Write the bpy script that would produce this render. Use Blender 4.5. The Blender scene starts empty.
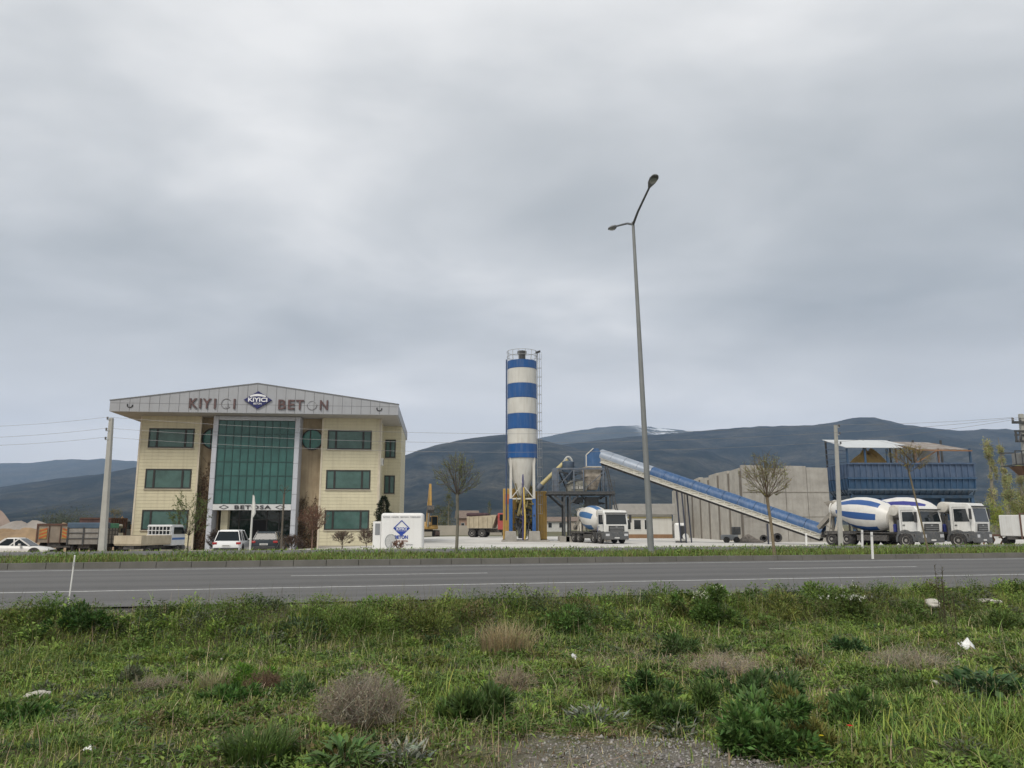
import bpy, math, random
import numpy as np
from mathutils import Vector, Matrix

R = math.radians
random.seed(7)
rng = np.random.default_rng(11)
S = bpy.context.scene
COL = S.collection

# ------------------------------------------------------------------ camera
F_PX, PITCH, EYE = 765.0, R(10.37), 1.2
cam_data = bpy.data.cameras.new('camera')
cam_data.sensor_width = 36.0
cam_data.lens = F_PX / 1024 * 36.0
cam_data.clip_start, cam_data.clip_end = 0.05, 60000
cam = bpy.data.objects.new('camera', cam_data)
COL.objects.link(cam)
cam.location = (0, 0, EYE)
cam.rotation_euler = (R(90) + PITCH, 0, 0)
S.camera = cam

# ------------------------------------------------------------------ world, sun, exposure
SUN_EL, SUN_AZ = R(52), R(205)      # high sun behind thick cloud, a little behind the camera
w = bpy.data.worlds.new('World')
S.world = w
w.use_nodes = True
nt = w.node_tree
nt.nodes.clear()
def N(t, kind, **kw):
    n = t.nodes.new(kind)
    for k, v in kw.items():
        if k.startswith('i_'):
            n.inputs[k[2:].replace('_', ' ')].default_value = v
        else:
            setattr(n, k, v)
    return n
def math_n(t, op, a, b=None, clamp=False):
    n = t.nodes.new('ShaderNodeMath'); n.operation = op; n.use_clamp = clamp
    for i, x in enumerate((a, b)):
        if x is None: continue
        if isinstance(x, (int, float)): n.inputs[i].default_value = x
        else: t.links.new(x, n.inputs[i])
    return n.outputs[0]
def ramp(t, fac, stops):
    n = t.nodes.new('ShaderNodeValToRGB')
    e = n.color_ramp.elements
    while len(e) < len(stops): e.new(0.5)
    for el, (p, c) in zip(e, stops):
        el.position = p; el.color = (*c, 1) if len(c) == 3 else c
    t.links.new(fac, n.inputs[0])
    return n.outputs[0]
out = N(nt, 'ShaderNodeOutputWorld')
sky = N(nt, 'ShaderNodeTexSky', sky_type='NISHITA', sun_disc=False, sun_elevation=SUN_EL, sun_rotation=SUN_AZ)
bg_sky = N(nt, 'ShaderNodeBackground'); bg_sky.inputs[1].default_value = 0.1
nt.links.new(sky.outputs[0], bg_sky.inputs[0])
tc = N(nt, 'ShaderNodeTexCoord')
sp = N(nt, 'ShaderNodeSeparateXYZ'); nt.links.new(tc.outputs['Generated'], sp.inputs[0])
zc = math_n(nt, 'MAXIMUM', sp.outputs[2], 0.0)
zd = math_n(nt, 'ADD', zc, 0.20)
cb = N(nt, 'ShaderNodeCombineXYZ')
nt.links.new(math_n(nt, 'DIVIDE', sp.outputs[0], zd), cb.inputs[0])
nt.links.new(math_n(nt, 'DIVIDE', sp.outputs[1], zd), cb.inputs[1])
mp = N(nt, 'ShaderNodeMapping')
mp.inputs['Location'].default_value = (-18.955072, 3.628478, 0); mp.inputs['Rotation'].default_value = (0, 0, 4.5935); mp.inputs['Scale'].default_value = (0.6, 0.8, 1)
nt.links.new(cb.outputs[0], mp.inputs[0])
n1 = N(nt, 'ShaderNodeTexNoise', i_Scale=0.9, i_Detail=5.0, i_Roughness=0.47, i_Distortion=0.4)
n2 = N(nt, 'ShaderNodeTexNoise', i_Scale=2.6, i_Detail=5.0, i_Roughness=0.5, i_Distortion=0.3)
nt.links.new(mp.outputs[0], n1.inputs[0]); nt.links.new(mp.outputs[0], n2.inputs[0])
cl = math_n(nt, 'ADD', math_n(nt, 'MULTIPLY', n1.outputs[0], 0.68), math_n(nt, 'MULTIPLY', n2.outputs[0], 0.32))
cloud = ramp(nt, cl, [(0.37, (0.335, 0.355, 0.368)), (0.46, (0.435, 0.452, 0.462)), (0.54, (0.555, 0.566, 0.573)), (0.62, (0.74, 0.738, 0.732))])
hz = ramp(nt, zc, [(0.0, (1, 1, 1)), (0.10, (.75, .75, .75)), (0.26, (0, 0, 0))])
mx = N(nt, 'ShaderNodeMix', data_type='RGBA')
nt.links.new(math_n(nt, 'MULTIPLY', hz, 0.80), mx.inputs[0])
nt.links.new(cloud, mx.inputs[6]); mx.inputs[7].default_value = (0.97, 0.94, 0.91, 1)
bg_cl = N(nt, 'ShaderNodeBackground'); bg_cl.inputs[1].default_value = 1.0
nt.links.new(mx.outputs[2], bg_cl.inputs[0])
ms = N(nt, 'ShaderNodeMixShader'); ms.inputs[0].default_value = 0.985
nt.links.new(bg_sky.outputs[0], ms.inputs[1]); nt.links.new(bg_cl.outputs[0], ms.inputs[2])
nt.links.new(ms.outputs[0], out.inputs[0])

sd = bpy.data.lights.new('sun', 'SUN')
sd.energy = 2.2; sd.angle = R(22); sd.color = (1, 0.94, 0.85)
sun = bpy.data.objects.new('sun', sd); COL.objects.link(sun)
sun.rotation_euler = Vector((math.sin(SUN_AZ) * math.cos(SUN_EL), math.cos(SUN_AZ) * math.cos(SUN_EL), math.sin(SUN_EL))).to_track_quat('Z', 'Y').to_euler()

S.view_settings.view_transform = 'Standard'
S.view_settings.look = 'None'
S.view_settings.exposure = 0.33
S.view_settings.gamma = 1.0
S.view_settings.use_curve_mapping = False
S.render.engine = 'CYCLES'
S.cycles.max_bounces = 6; S.cycles.diffuse_bounces = 3; S.cycles.glossy_bounces = 3
S.cycles.transmission_bounces = 3; S.cycles.transparent_max_bounces = 6; S.cycles.volume_bounces = 1
S.cycles.use_denoising = True
S.cycles.denoiser = 'OPENIMAGEDENOISE'
S.cycles.denoising_input_passes = 'RGB_ALBEDO_NORMAL'
S.cycles.denoising_prefilter = 'ACCURATE'

# ------------------------------------------------------------------ helpers
def P(px, py, Y):
    """World point at depth Y seen at a given picture position (used to read positions off the photograph)."""
    u = (px - 512) / F_PX; v = (384 - py) / F_PX
    d = Vector((u, math.cos(PITCH) - v * math.sin(PITCH), math.sin(PITCH) + v * math.cos(PITCH)))
    return Vector((0, 0, EYE)) + d * (Y / d.y)

SN, CS = math.sin(R(13.3)), math.cos(R(13.3))
def sm(a, b, x):
    t = np.clip((np.asarray(x, float) - a) / (b - a), 0, 1)
    return t * t * (3 - 2 * t)
def wob(x, y, f, s=0.0):
    return (np.sin(x * f + s + 1.3 * np.sin(y * f * .7 + s)) + np.sin(y * f * 1.17 + 2.1 * s + 1.1 * np.sin(x * f * .83 - s))) * .5
def g(x, y):
    """Height of the ground."""
    x = np.asarray(x, float); y = np.asarray(y, float)
    q = -x * SN + y * CS
    field = -.4 + .045 * wob(x, y, 1.9, .4) + .03 * wob(x, y, 4.3, 1.7) + .012 * wob(x, y, 11., 2.2)
    edge = -.03 + .04 * wob(x, y, 2.3, 3.1) + .02 * wob(x, y, 6.1, .2)
    bank = sm(10.7 + .35 * wob(x, y * 0, 1.1, .9), 12.1, q)
    z = field * (1 - bank) + edge * bank
    z = z * (1 - sm(12.4, 12.85, q)) + (-.06) * sm(12.4, 12.85, q)
    yard = -.45 - .4 * sm(-8, -20, x) - .3 * sm(-24, -34, x)
    z = z * (1 - sm(38.2, 46, q)) + yard * sm(38.2, 46, q)
    return z
def gz(x, y): return float(g(x, y))
def ground_at(px, py):
    """Where the ground is seen at a picture position."""
    u = (px - 512) / F_PX; v = (384 - py) / F_PX
    d = Vector((u, math.cos(PITCH) - v * math.sin(PITCH), math.sin(PITCH) + v * math.cos(PITCH)))
    k = 1.0
    for _ in range(4000):
        p = Vector((0, 0, EYE)) + d * k
        if p.z <= gz(p.x, p.y): break
        k += .01 if k < 16 else .05
    return p
def rq(r, q): return Vector((r * CS - q * SN, r * SN + q * CS, 0))

MATS = {}
def pm(name, col, rough=.65, metal=0.0, var=.12, scale=2.0, streak=0.0, dirt=None, dirt_amt=0.0, bump=0.0, spec=.5, coord='Object'):
    """Painted / mineral material: base colour with mottling, vertical streaks and patchy dirt."""
    if name in MATS: return MATS[name]
    m = bpy.data.materials.new(name); m.use_nodes = True
    t = m.node_tree; b = t.nodes['Principled BSDF']
    b.inputs['Roughness'].default_value = rough; b.inputs['Metallic'].default_value = metal
    b.inputs['Specular IOR Level'].default_value = spec
    c = t.nodes.new('ShaderNodeTexCoord'); co = c.outputs[coord]
    n = N(t, 'ShaderNodeTexNoise', i_Scale=scale, i_Detail=5.0, i_Roughness=.6); t.links.new(co, n.inputs[0])
    lo = tuple(max(0, x * (1 - var)) for x in col); hi = tuple(min(1, x * (1 + var)) for x in col)
    cur = ramp(t, n.outputs[0], [(.3, lo), (.7, hi)])
    if streak:
        mpn = N(t, 'ShaderNodeMapping'); mpn.inputs['Scale'].default_value = (5, 5, .35); t.links.new(co, mpn.inputs[0])
        n3 = N(t, 'ShaderNodeTexNoise', i_Scale=scale, i_Detail=4.0); t.links.new(mpn.outputs[0], n3.inputs[0])
        f = ramp(t, n3.outputs[0], [(.48, (0, 0, 0)), (.72, (1, 1, 1))])
        mm = N(t, 'ShaderNodeMix', data_type='RGBA'); t.links.new(math_n(t, 'MULTIPLY', f, streak), mm.inputs[0])
        t.links.new(cur, mm.inputs[6]); mm.inputs[7].default_value = (*(dirt or (.12, .10, .08)), 1); cur = mm.outputs[2]
    if dirt_amt:
        n4 = N(t, 'ShaderNodeTexNoise', i_Scale=scale * 1.7, i_Detail=6.0, i_Roughness=.7); t.links.new(co, n4.inputs[0])
        f = ramp(t, n4.outputs[0], [(.45, (0, 0, 0)), (.65, (1, 1, 1))])
        mm = N(t, 'ShaderNodeMix', data_type='RGBA'); t.links.new(math_n(t, 'MULTIPLY', f, dirt_amt), mm.inputs[0])
        t.links.new(cur, mm.inputs[6]); mm.inputs[7].default_value = (*(dirt or (.12, .10, .08)), 1); cur = mm.outputs[2]
    t.links.new(cur, b.inputs['Base Color'])
    if bump:
        n5 = N(t, 'ShaderNodeTexNoise', i_Scale=scale * 9, i_Detail=4.0); t.links.new(co, n5.inputs[0])
        bp = N(t, 'ShaderNodeBump'); bp.inputs['Strength'].default_value = bump; t.links.new(n5.outputs[0], bp.inputs['Height'])
        t.links.new(bp.outputs[0], b.inputs['Normal'])
    MATS[name] = m
    return m

class MB:
    """Collects shapes and links them as one mesh object."""
    def __init__(s, M=None):
        s.v, s.f, s.mi, s.sm = [], [], [], []
        s.M = M or Matrix(); s.m = 0; s.uv = {}
    def add(s, vs, fs, smooth=False):
        o = len(s.v)
        s.v += [s.M @ Vector(v) for v in vs]
        for f in fs:
            s.f.append([o + i for i in f]); s.mi.append(s.m); s.sm.append(smooth)
        return s
    def hexa(s, p):
        return s.add(p, [(3, 2, 1, 0), (4, 5, 6, 7), (0, 1, 5, 4), (1, 2, 6, 5), (2, 3, 7, 6), (3, 0, 4, 7)])
    def b(s, x0, x1, y0, y1, z0, z1):
        return s.hexa([(x0, y0, z0), (x1, y0, z0), (x1, y1, z0), (x0, y1, z0), (x0, y0, z1), (x1, y0, z1), (x1, y1, z1), (x0, y1, z1)])
    def bar(s, a, c, w, h=None, up=(0, 0, 1)):
        a, c = Vector(a), Vector(c); h = h or w
        d = (c - a).normalized(); u = Vector(up)
        if abs(d.dot(u)) > .98: u = Vector((0, 1, 0))
        sd_ = d.cross(u).normalized(); u = sd_.cross(d)
        q = []
        for p in (a, c):
            for i, j in ((-1, -1), (1, -1), (1, 1), (-1, 1)): q.append(p + sd_ * i * w / 2 + u * j * h / 2)
        return s.hexa(q)
    def tube(s, pts, rad, n=8, smooth=True):
        pts = [Vector(p) for p in pts]
        if isinstance(rad, (int, float)): rad = [rad] * len(pts)
        vs, fs = [], []
        u = None
        for i, p in enumerate(pts):
            d = (pts[min(i + 1, len(pts) - 1)] - pts[max(i - 1, 0)]).normalized()
            if u is None:
                u = Vector((0, 0, 1)) if abs(d.z) < .9 else Vector((1, 0, 0))
            a = d.cross(u).normalized(); u = a.cross(d).normalized()
            for k in range(n):
                t = 2 * math.pi * k / n
                vs.append(p + (a * math.cos(t) + u * math.sin(t)) * rad[i])
        for i in range(len(pts) - 1):
            for k in range(n):
                fs.append((i * n + k, i * n + (k + 1) % n, (i + 1) * n + (k + 1) % n, (i + 1) * n + k))
        s.add(vs, fs, smooth)
        o = len(s.v) - len(vs)
        for ring, rev in ((0, True), (len(pts) - 1, False)):
            f = [o + ring * n + k for k in range(n)]
            s.f.append(f[::-1] if rev else f); s.mi.append(s.m); s.sm.append(False)
        return s
    def lathe(s, prof, n=20, axis=None, smooth=True):
        """prof: (radius, height) along z, or along the axis matrix."""
        A = axis or Matrix()
        vs, fs = [], []
        for r, z in prof:
            for k in range(n):
                t = 2 * math.pi * k / n
                vs.append(A @ Vector((r * math.cos(t), r * math.sin(t), z)))
        L = len(prof)
        for i in range(L - 1):
            for k in range(n):
                fs.append((i * n + k, i * n + (k + 1) % n, (i + 1) * n + (k + 1) % n, (i + 1) * n + k))
        o = len(s.f)
        s.add(vs, fs, smooth)
        b0 = len(s.v) - len(vs)
        s.f.append([b0 + k for k in range(n)][::-1]); s.f.append([b0 + (L - 1) * n + k for k in range(n)])
        s.mi += [s.m, s.m]; s.sm += [False, False]
        return o
    def prism(s, poly, y0, y1, plane='xz', inset=None):
        """Polygon in the xz (or xy / yz) plane extruded along the third axis."""
        def mk(p, d):
            if plane == 'xz': return (p[0], d, p[1])
            if plane == 'xy': return (p[0], p[1], d)
            return (d, p[0], p[1])
        n = len(poly)
        vs = [mk(p, y0) for p in poly] + [mk(p, y1) for p in poly]
        fs = [list(range(n)), list(range(2 * n - 1, n - 1, -1))] + [(i, i + n, (i + 1) % n + n, (i + 1) % n) for i in range(n)]
        return s.add(vs, fs)
    def build(s, name, mats, parent=None, bevel=0, seg=2, loc=None, sharp=35):
        me = bpy.data.meshes.new(name)
        me.from_pydata([tuple(v) for v in s.v], [], s.f)
        mats = mats if isinstance(mats, (list, tuple)) else [mats]
        for m in mats: me.materials.append(m)
        me.polygons.foreach_set('material_index', s.mi)
        me.polygons.foreach_set('use_smooth', s.sm)
        import bmesh
        bm = bmesh.new(); bm.from_mesh(me)
        bmesh.ops.recalc_face_normals(bm, faces=bm.faces)
        bm.to_mesh(me); bm.free()
        if any(s.sm): me.set_sharp_from_angle(angle=R(sharp))
        me.update()
        o = bpy.data.objects.new(name, me); COL.objects.link(o)
        if parent: o.parent = parent
        if loc: o.location = loc
        if bevel:
            bv = o.modifiers.new('bevel', 'BEVEL'); bv.width = bevel; bv.segments = seg; bv.limit_method = 'ANGLE'; bv.angle_limit = R(40)
        return o

def tag(o, label=None, cat=None, group=None, kind=None):
    if label: o['label'] = label
    if cat: o['category'] = cat
    if group: o['group'] = group
    if cat and not kind: kind = 'thing'
    if kind: o['kind'] = kind
    return o
def thing(name, label, cat, loc=(0, 0, 0), rz=0, group=None):
    o = bpy.data.objects.new(name, None); COL.objects.link(o)
    o.empty_display_size = .3
    o.location = loc; o.rotation_euler = (0, 0, rz)
    return tag(o, label, cat, group)
def struct(o): o['kind'] = 'structure'; return o
KIDS = {}
def copy_thing(o, parent=None):
    c = o.copy(); COL.objects.link(c)
    if parent: c.parent = parent
    for ch in [k for k in bpy.data.objects if k.parent == o]:
        copy_thing(ch, c)
    return c

def text_mesh(body, width, height, depth, bold=0.0, spacing=1.0):
    """Lettering fitted into width x height, standing in the xz plane and facing -y, lower left at the origin."""
    cu = bpy.data.curves.new('lettering', 'FONT')
    cu.body = body; cu.size = 1.0; cu.extrude = .05; cu.offset = bold; cu.space_character = spacing; cu.resolution_u = 4
    o = bpy.data.objects.new('lettering', cu); COL.objects.link(o)
    dg = bpy.context.evaluated_depsgraph_get(); dg.update()
    me = bpy.data.meshes.new_from_object(o.evaluated_get(dg))
    bpy.data.objects.remove(o); bpy.data.curves.remove(cu)
    n = len(me.vertices); c = np.empty(n * 3, np.float32); me.vertices.foreach_get('co', c); c = c.reshape(-1, 3)
    lo, hi = c.min(0), c.max(0)
    vs = [((p[0] - lo[0]) / (hi[0] - lo[0]) * width, (-(p[2] - lo[2]) / (hi[2] - lo[2])) * depth, (p[1] - lo[1]) / (hi[1] - lo[1]) * height) for p in c]
    fs = [list(p.vertices) for p in me.polygons]
    bpy.data.meshes.remove(me)
    return vs, fs

# ------------------------------------------------------------------ vegetation batches (numpy)
class VB:
    def __init__(s): s.V, s.T, s.C, s.n = [], [], [], 0
    def put(s, V, T, C):
        s.V.append(V.reshape(-1, 3)); s.T.append(T.reshape(-1, 3) + s.n); s.C.append(C.reshape(-1, 3)); s.n += V.reshape(-1, 3).shape[0]
    def blades(s, p, h, wd, az, lean, col):
        n = len(p)
        if n == 0: return
        d = np.stack([np.cos(az), np.sin(az), np.zeros(n)], 1); sd_ = np.stack([-np.sin(az), np.cos(az), np.zeros(n)], 1)
        up = np.array([0, 0, 1.0])
        V = np.zeros((n, 7, 3))
        for k, (t, wf) in enumerate(((0, 1), (.4, .85), (.75, .5))):
            c = p + up * (h * t * (1 - .35 * lean * t))[:, None] + d * (h * lean * t * t)[:, None]
            V[:, 2 * k] = c - sd_ * (wd * wf / 2)[:, None]; V[:, 2 * k + 1] = c + sd_ * (wd * wf / 2)[:, None]
        V[:, 6] = p + up * (h * (1 - .35 * lean))[:, None] + d * (h * lean)[:, None]
        T = np.array([(0, 1, 2), (1, 3, 2), (2, 3, 4), (3, 5, 4), (4, 5, 6)])[None] + (np.arange(n) * 7)[:, None, None]
        s.put(V, T, np.repeat(col[:, None], 7, 1))
    def leaves(s, p, d, nrm, L, wd, col):
        n = len(p)
        if n == 0: return
        d = d / np.linalg.norm(d, axis=1, keepdims=True)
        sd_ = np.cross(d, nrm); sd_ /= np.linalg.norm(sd_, axis=1, keepdims=True) + 1e-9
        nn = np.cross(sd_, d)
        V = np.zeros((n, 5, 3)); L = L[:, None]; wd = wd[:, None]
        V[:, 0] = p
        V[:, 1] = p + d * L * .45 + sd_ * wd / 2 + nn * wd * .18
        V[:, 2] = p + d * L * .5
        V[:, 3] = p + d * L * .45 - sd_ * wd / 2 + nn * wd * .18
        V[:, 4] = p + d * L - nn * L * .12
        T = np.array([(0, 2, 1), (0, 3, 2), (1, 2, 4), (2, 3, 4)])[None] + (np.arange(n) * 5)[:, None, None]
        s.put(V, T, np.repeat(col[:, None], 5, 1))
    def sticks(s, a, c, r0, r1, col):
        n = len(a)
        if n == 0: return
        d = c - a; d = d / (np.linalg.norm(d, axis=1, keepdims=True) + 1e-9)
        u = np.where(np.abs(d[:, 2:3]) < .9, np.array([[0, 0, 1.0]]), np.array([[1.0, 0, 0]]))
        x = np.cross(d, u); x /= np.linalg.norm(x, axis=1, keepdims=True); y = np.cross(x, d)
        V = np.zeros((n, 6, 3))
        for k in range(3):
            t = 2 * math.pi * k / 3; o = x * math.cos(t) + y * math.sin(t)
            V[:, k] = a + o * r0[:, None]; V[:, 3 + k] = c + o * r1[:, None]
        T = np.array([(0, 1, 4), (0, 4, 3), (1, 2, 5), (1, 5, 4), (2, 0, 3), (2, 3, 5)])[None] + (np.arange(n) * 6)[:, None, None]
        s.put(V, T, np.repeat(col[:, None], 6, 1))
    def build(s, name, mat, parent=None, loc=None):
        V = np.concatenate(s.V).astype(np.float32); T = np.concatenate(s.T).astype(np.int32); C = np.concatenate(s.C)
        me = bpy.data.meshes.new(name)
        me.vertices.add(len(V)); me.vertices.foreach_set('co', V.ravel())
        me.loops.add(T.size); me.loops.foreach_set('vertex_index', T.ravel())
        me.polygons.add(len(T)); me.polygons.foreach_set('loop_start', np.arange(0, T.size, 3, dtype=np.int32))
        me.update(calc_edges=True)
        at = me.color_attributes.new('tint', 'FLOAT_COLOR', 'POINT')
        at.data.foreach_set('color', np.concatenate([np.clip(C, 0, 1), np.ones((len(C), 1))], 1).astype(np.float32).ravel())
        me.materials.append(mat)
        o = bpy.data.objects.new(name, me); COL.objects.link(o)
        if parent: o.parent = parent
        if loc is not None: o.location = loc
        return o

def plant_mat(name, rough=.6, transl=.25):
    m = bpy.data.materials.new(name); m.use_nodes = True
    t = m.node_tree; b = t.nodes['Principled BSDF']; b.inputs['Roughness'].default_value = rough
    b.inputs['Specular IOR Level'].default_value = .25
    a = N(t, 'ShaderNodeAttribute', attribute_name='tint')
    t.links.new(a.outputs[0], b.inputs['Base Color'])
    if transl:
        tr = N(t, 'ShaderNodeBsdfTranslucent'); t.links.new(a.outputs[0], tr.inputs[0])
        mxs = N(t, 'ShaderNodeMixShader'); mxs.inputs[0].default_value = transl
        t.links.new(b.outputs[0], mxs.inputs[1]); t.links.new(tr.outputs[0], mxs.inputs[2])
        t.links.new(mxs.outputs[0], t.nodes['Material Output'].inputs[0])
    return m
LEAF = plant_mat('leaf'); BARK = plant_mat('bark', .85, 0)
def U(a, b, n): return rng.uniform(a, b, n)
def tint(base, n, v=.25, hue=.12):
    base = np.asarray(base, float)
    c = base[None] * (1 + rng.uniform(-v, v, (n, 1))) * (1 + rng.uniform(-hue, hue, (n, 3)))
    return np.clip(c, .004, 1)
def unit(v): return v / (np.linalg.norm(v, axis=-1, keepdims=True) + 1e-9)

GLASS_DARK = pm('dark_glass', (.012, .016, .018), .06, var=.05, spec=.6)
RUBBER = pm('rubber', (.022, .022, .023), .85, var=.2, scale=6, dirt=(.16, .14, .12), dirt_amt=.35)
STEEL = pm('galvanised_steel', (.34, .35, .35), .5, .35, var=.12, scale=3)
DARK_STEEL = pm('dark_steel', (.055, .06, .065), .6, .2, var=.25, scale=4, dirt=(.14, .12, .10), dirt_amt=.4)
BLACK = pm('black_plastic', (.025, .026, .028), .6, var=.2, scale=5, dirt=(.12, .11, .10), dirt_amt=.25)
WHITE_PAINT = pm('white_paint', (.72, .72, .70), .35, var=.05, scale=1.4, streak=.18, dirt=(.35, .30, .24))
# ================================================================== setting: ground, roads, hills, haze
def grid_axis(lo, hi, step, far, ratio=1.35):
    a = list(np.arange(lo, hi + 1e-6, step)); s_ = step; up = [hi]; dn = [lo]
    while up[-1] < far: s_ *= ratio; up.append(up[-1] + s_)
    s_ = step
    while dn[-1] > -far: s_ *= ratio; dn.append(dn[-1] - s_)
    return np.array(dn[:0:-1] + a + up[1:])
gx = grid_axis(-14, 14, .16, 9000); gy = grid_axis(2.5, 17.0, .13, 9000)
gyf = np.unique(np.concatenate([gy, np.arange(16, 130, 1.5)])); gxf = np.unique(np.concatenate([gx, np.arange(-60, 60, 3.0)]))
X, Y = np.meshgrid(gxf, gyf); Zg = g(X, Y)
nx, ny = len(gxf), len(gyf)
idx = np.arange(nx * ny).reshape(ny, nx)
Fq = np.stack([idx[:-1, :-1], idx[:-1, 1:], idx[1:, 1:], idx[1:, :-1]], -1).reshape(-1, 4)
me = bpy.data.meshes.new('ground')
me.from_pydata(np.stack([X, Y, Zg], -1).reshape(-1, 3).tolist(), [], Fq.tolist())
me.polygons.foreach_set('use_smooth', [True] * len(me.polygons))
ground = struct(bpy.data.objects.new('ground', me)); COL.objects.link(ground)

gm = bpy.data.materials.new('ground'); gm.use_nodes = True; t = gm.node_tree; b = t.nodes['Principled BSDF']
b.inputs['Roughness'].default_value = .95; b.inputs['Specular IOR Level'].default_value = .2
geo = N(t, 'ShaderNodeNewGeometry'); pos = geo.outputs['Position']
sx = N(t, 'ShaderNodeSeparateXYZ'); t.links.new(pos, sx.inputs[0]); px_, py_ = sx.outputs[0], sx.outputs[1]
def nz(scale, detail=5, rough=.6):
    n = N(t, 'ShaderNodeTexNoise', i_Scale=scale, i_Detail=float(detail), i_Roughness=rough); t.links.new(pos, n.inputs[0]); return n.outputs[0]
def mixc(f, a, c):
    m = N(t, 'ShaderNodeMix', data_type='RGBA')
    for s_, i in ((f, 0), (a, 6), (c, 7)):
        if isinstance(s_, tuple): m.inputs[i].default_value = (*s_, 1)
        elif isinstance(s_, (float, int)): m.inputs[i].default_value = s_
        else: t.links.new(s_, m.inputs[i])
    return m.outputs[2]
def band(x, a, c):
    n = N(t, 'ShaderNodeMapRange', interpolation_type='SMOOTHSTEP'); t.links.new(x, n.inputs[0]); n.inputs[1].default_value = a; n.inputs[2].default_value = c
    return n.outputs[0]
q_ = math_n(t, 'ADD', math_n(t, 'MULTIPLY', px_, -SN), math_n(t, 'MULTIPLY', py_, CS))
soil = ramp(t, nz(7, 6, .7), [(.3, (.05, .045, .024)), (.5, (.085, .075, .042)), (.7, (.14, .12, .078))])
moss = ramp(t, nz(15, 6, .7), [(.3, (.045, .056, .018)), (.7, (.10, .11, .04))])
field = mixc(ramp(t, nz(1.6, 4), [(.42, (0, 0, 0)), (.58, (1, 1, 1))]), soil, moss)
gravel = ramp(t, nz(60, 6, .75), [(.3, (.07, .062, .05)), (.5, (.14, .128, .11)), (.68, (.27, .255, .23))])
dx = math_n(t, 'DIVIDE', math_n(t, 'SUBTRACT', px_, .95), 1.25); dy = math_n(t, 'DIVIDE', math_n(t, 'SUBTRACT', py_, 5.3), .85)
dd = math_n(t, 'ADD', math_n(t, 'ADD', math_n(t, 'MULTIPLY', dx, dx), math_n(t, 'MULTIPLY', dy, dy)), math_n(t, 'MULTIPLY', math_n(t, 'SUBTRACT', nz(3, 4), .5), 3.2))
field = mixc(math_n(t, 'MULTIPLY', band(dd, 1.35, .2), .9), field, gravel)
shoulder = ramp(t, nz(30, 5, .7), [(.3, (.11, .10, .085)), (.7, (.24, .22, .19))])
field = mixc(math_n(t, 'MULTIPLY', band(math_n(t, 'ADD', q_, math_n(t, 'MULTIPLY', nz(2.2, 4), .8)), 12.35, 12.65), .85), field, shoulder)
yardc = ramp(t, nz(.35, 6, .65), [(.3, (.40, .385, .36)), (.55, (.53, .52, .495)), (.75, (.60, .59, .57))])
earth = ramp(t, nz(.12, 6, .65), [(.3, (.22, .15, .09)), (.55, (.30, .21, .13)), (.75, (.20, .19, .10))])
plain = ramp(t, nz(.02, 6, .65), [(.3, (.07, .085, .04)), (.55, (.13, .12, .07)), (.75, (.09, .10, .05))])
far = mixc(band(px_, -22, -30), yardc, earth)
far = mixc(band(py_, 98, 112), far, plain)
c_ = mixc(band(q_, 37.5, 39.5), field, far)
t.links.new(c_, b.inputs['Base Color'])
bp = N(t, 'ShaderNodeBump'); bp.inputs['Strength'].default_value = .5; bp.inputs['Distance'].default_value = .03
t.links.new(nz(45, 5, .7), bp.inputs['Height']); t.links.new(bp.outputs[0], b.inputs['Normal'])
me.materials.append(gm)

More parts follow.
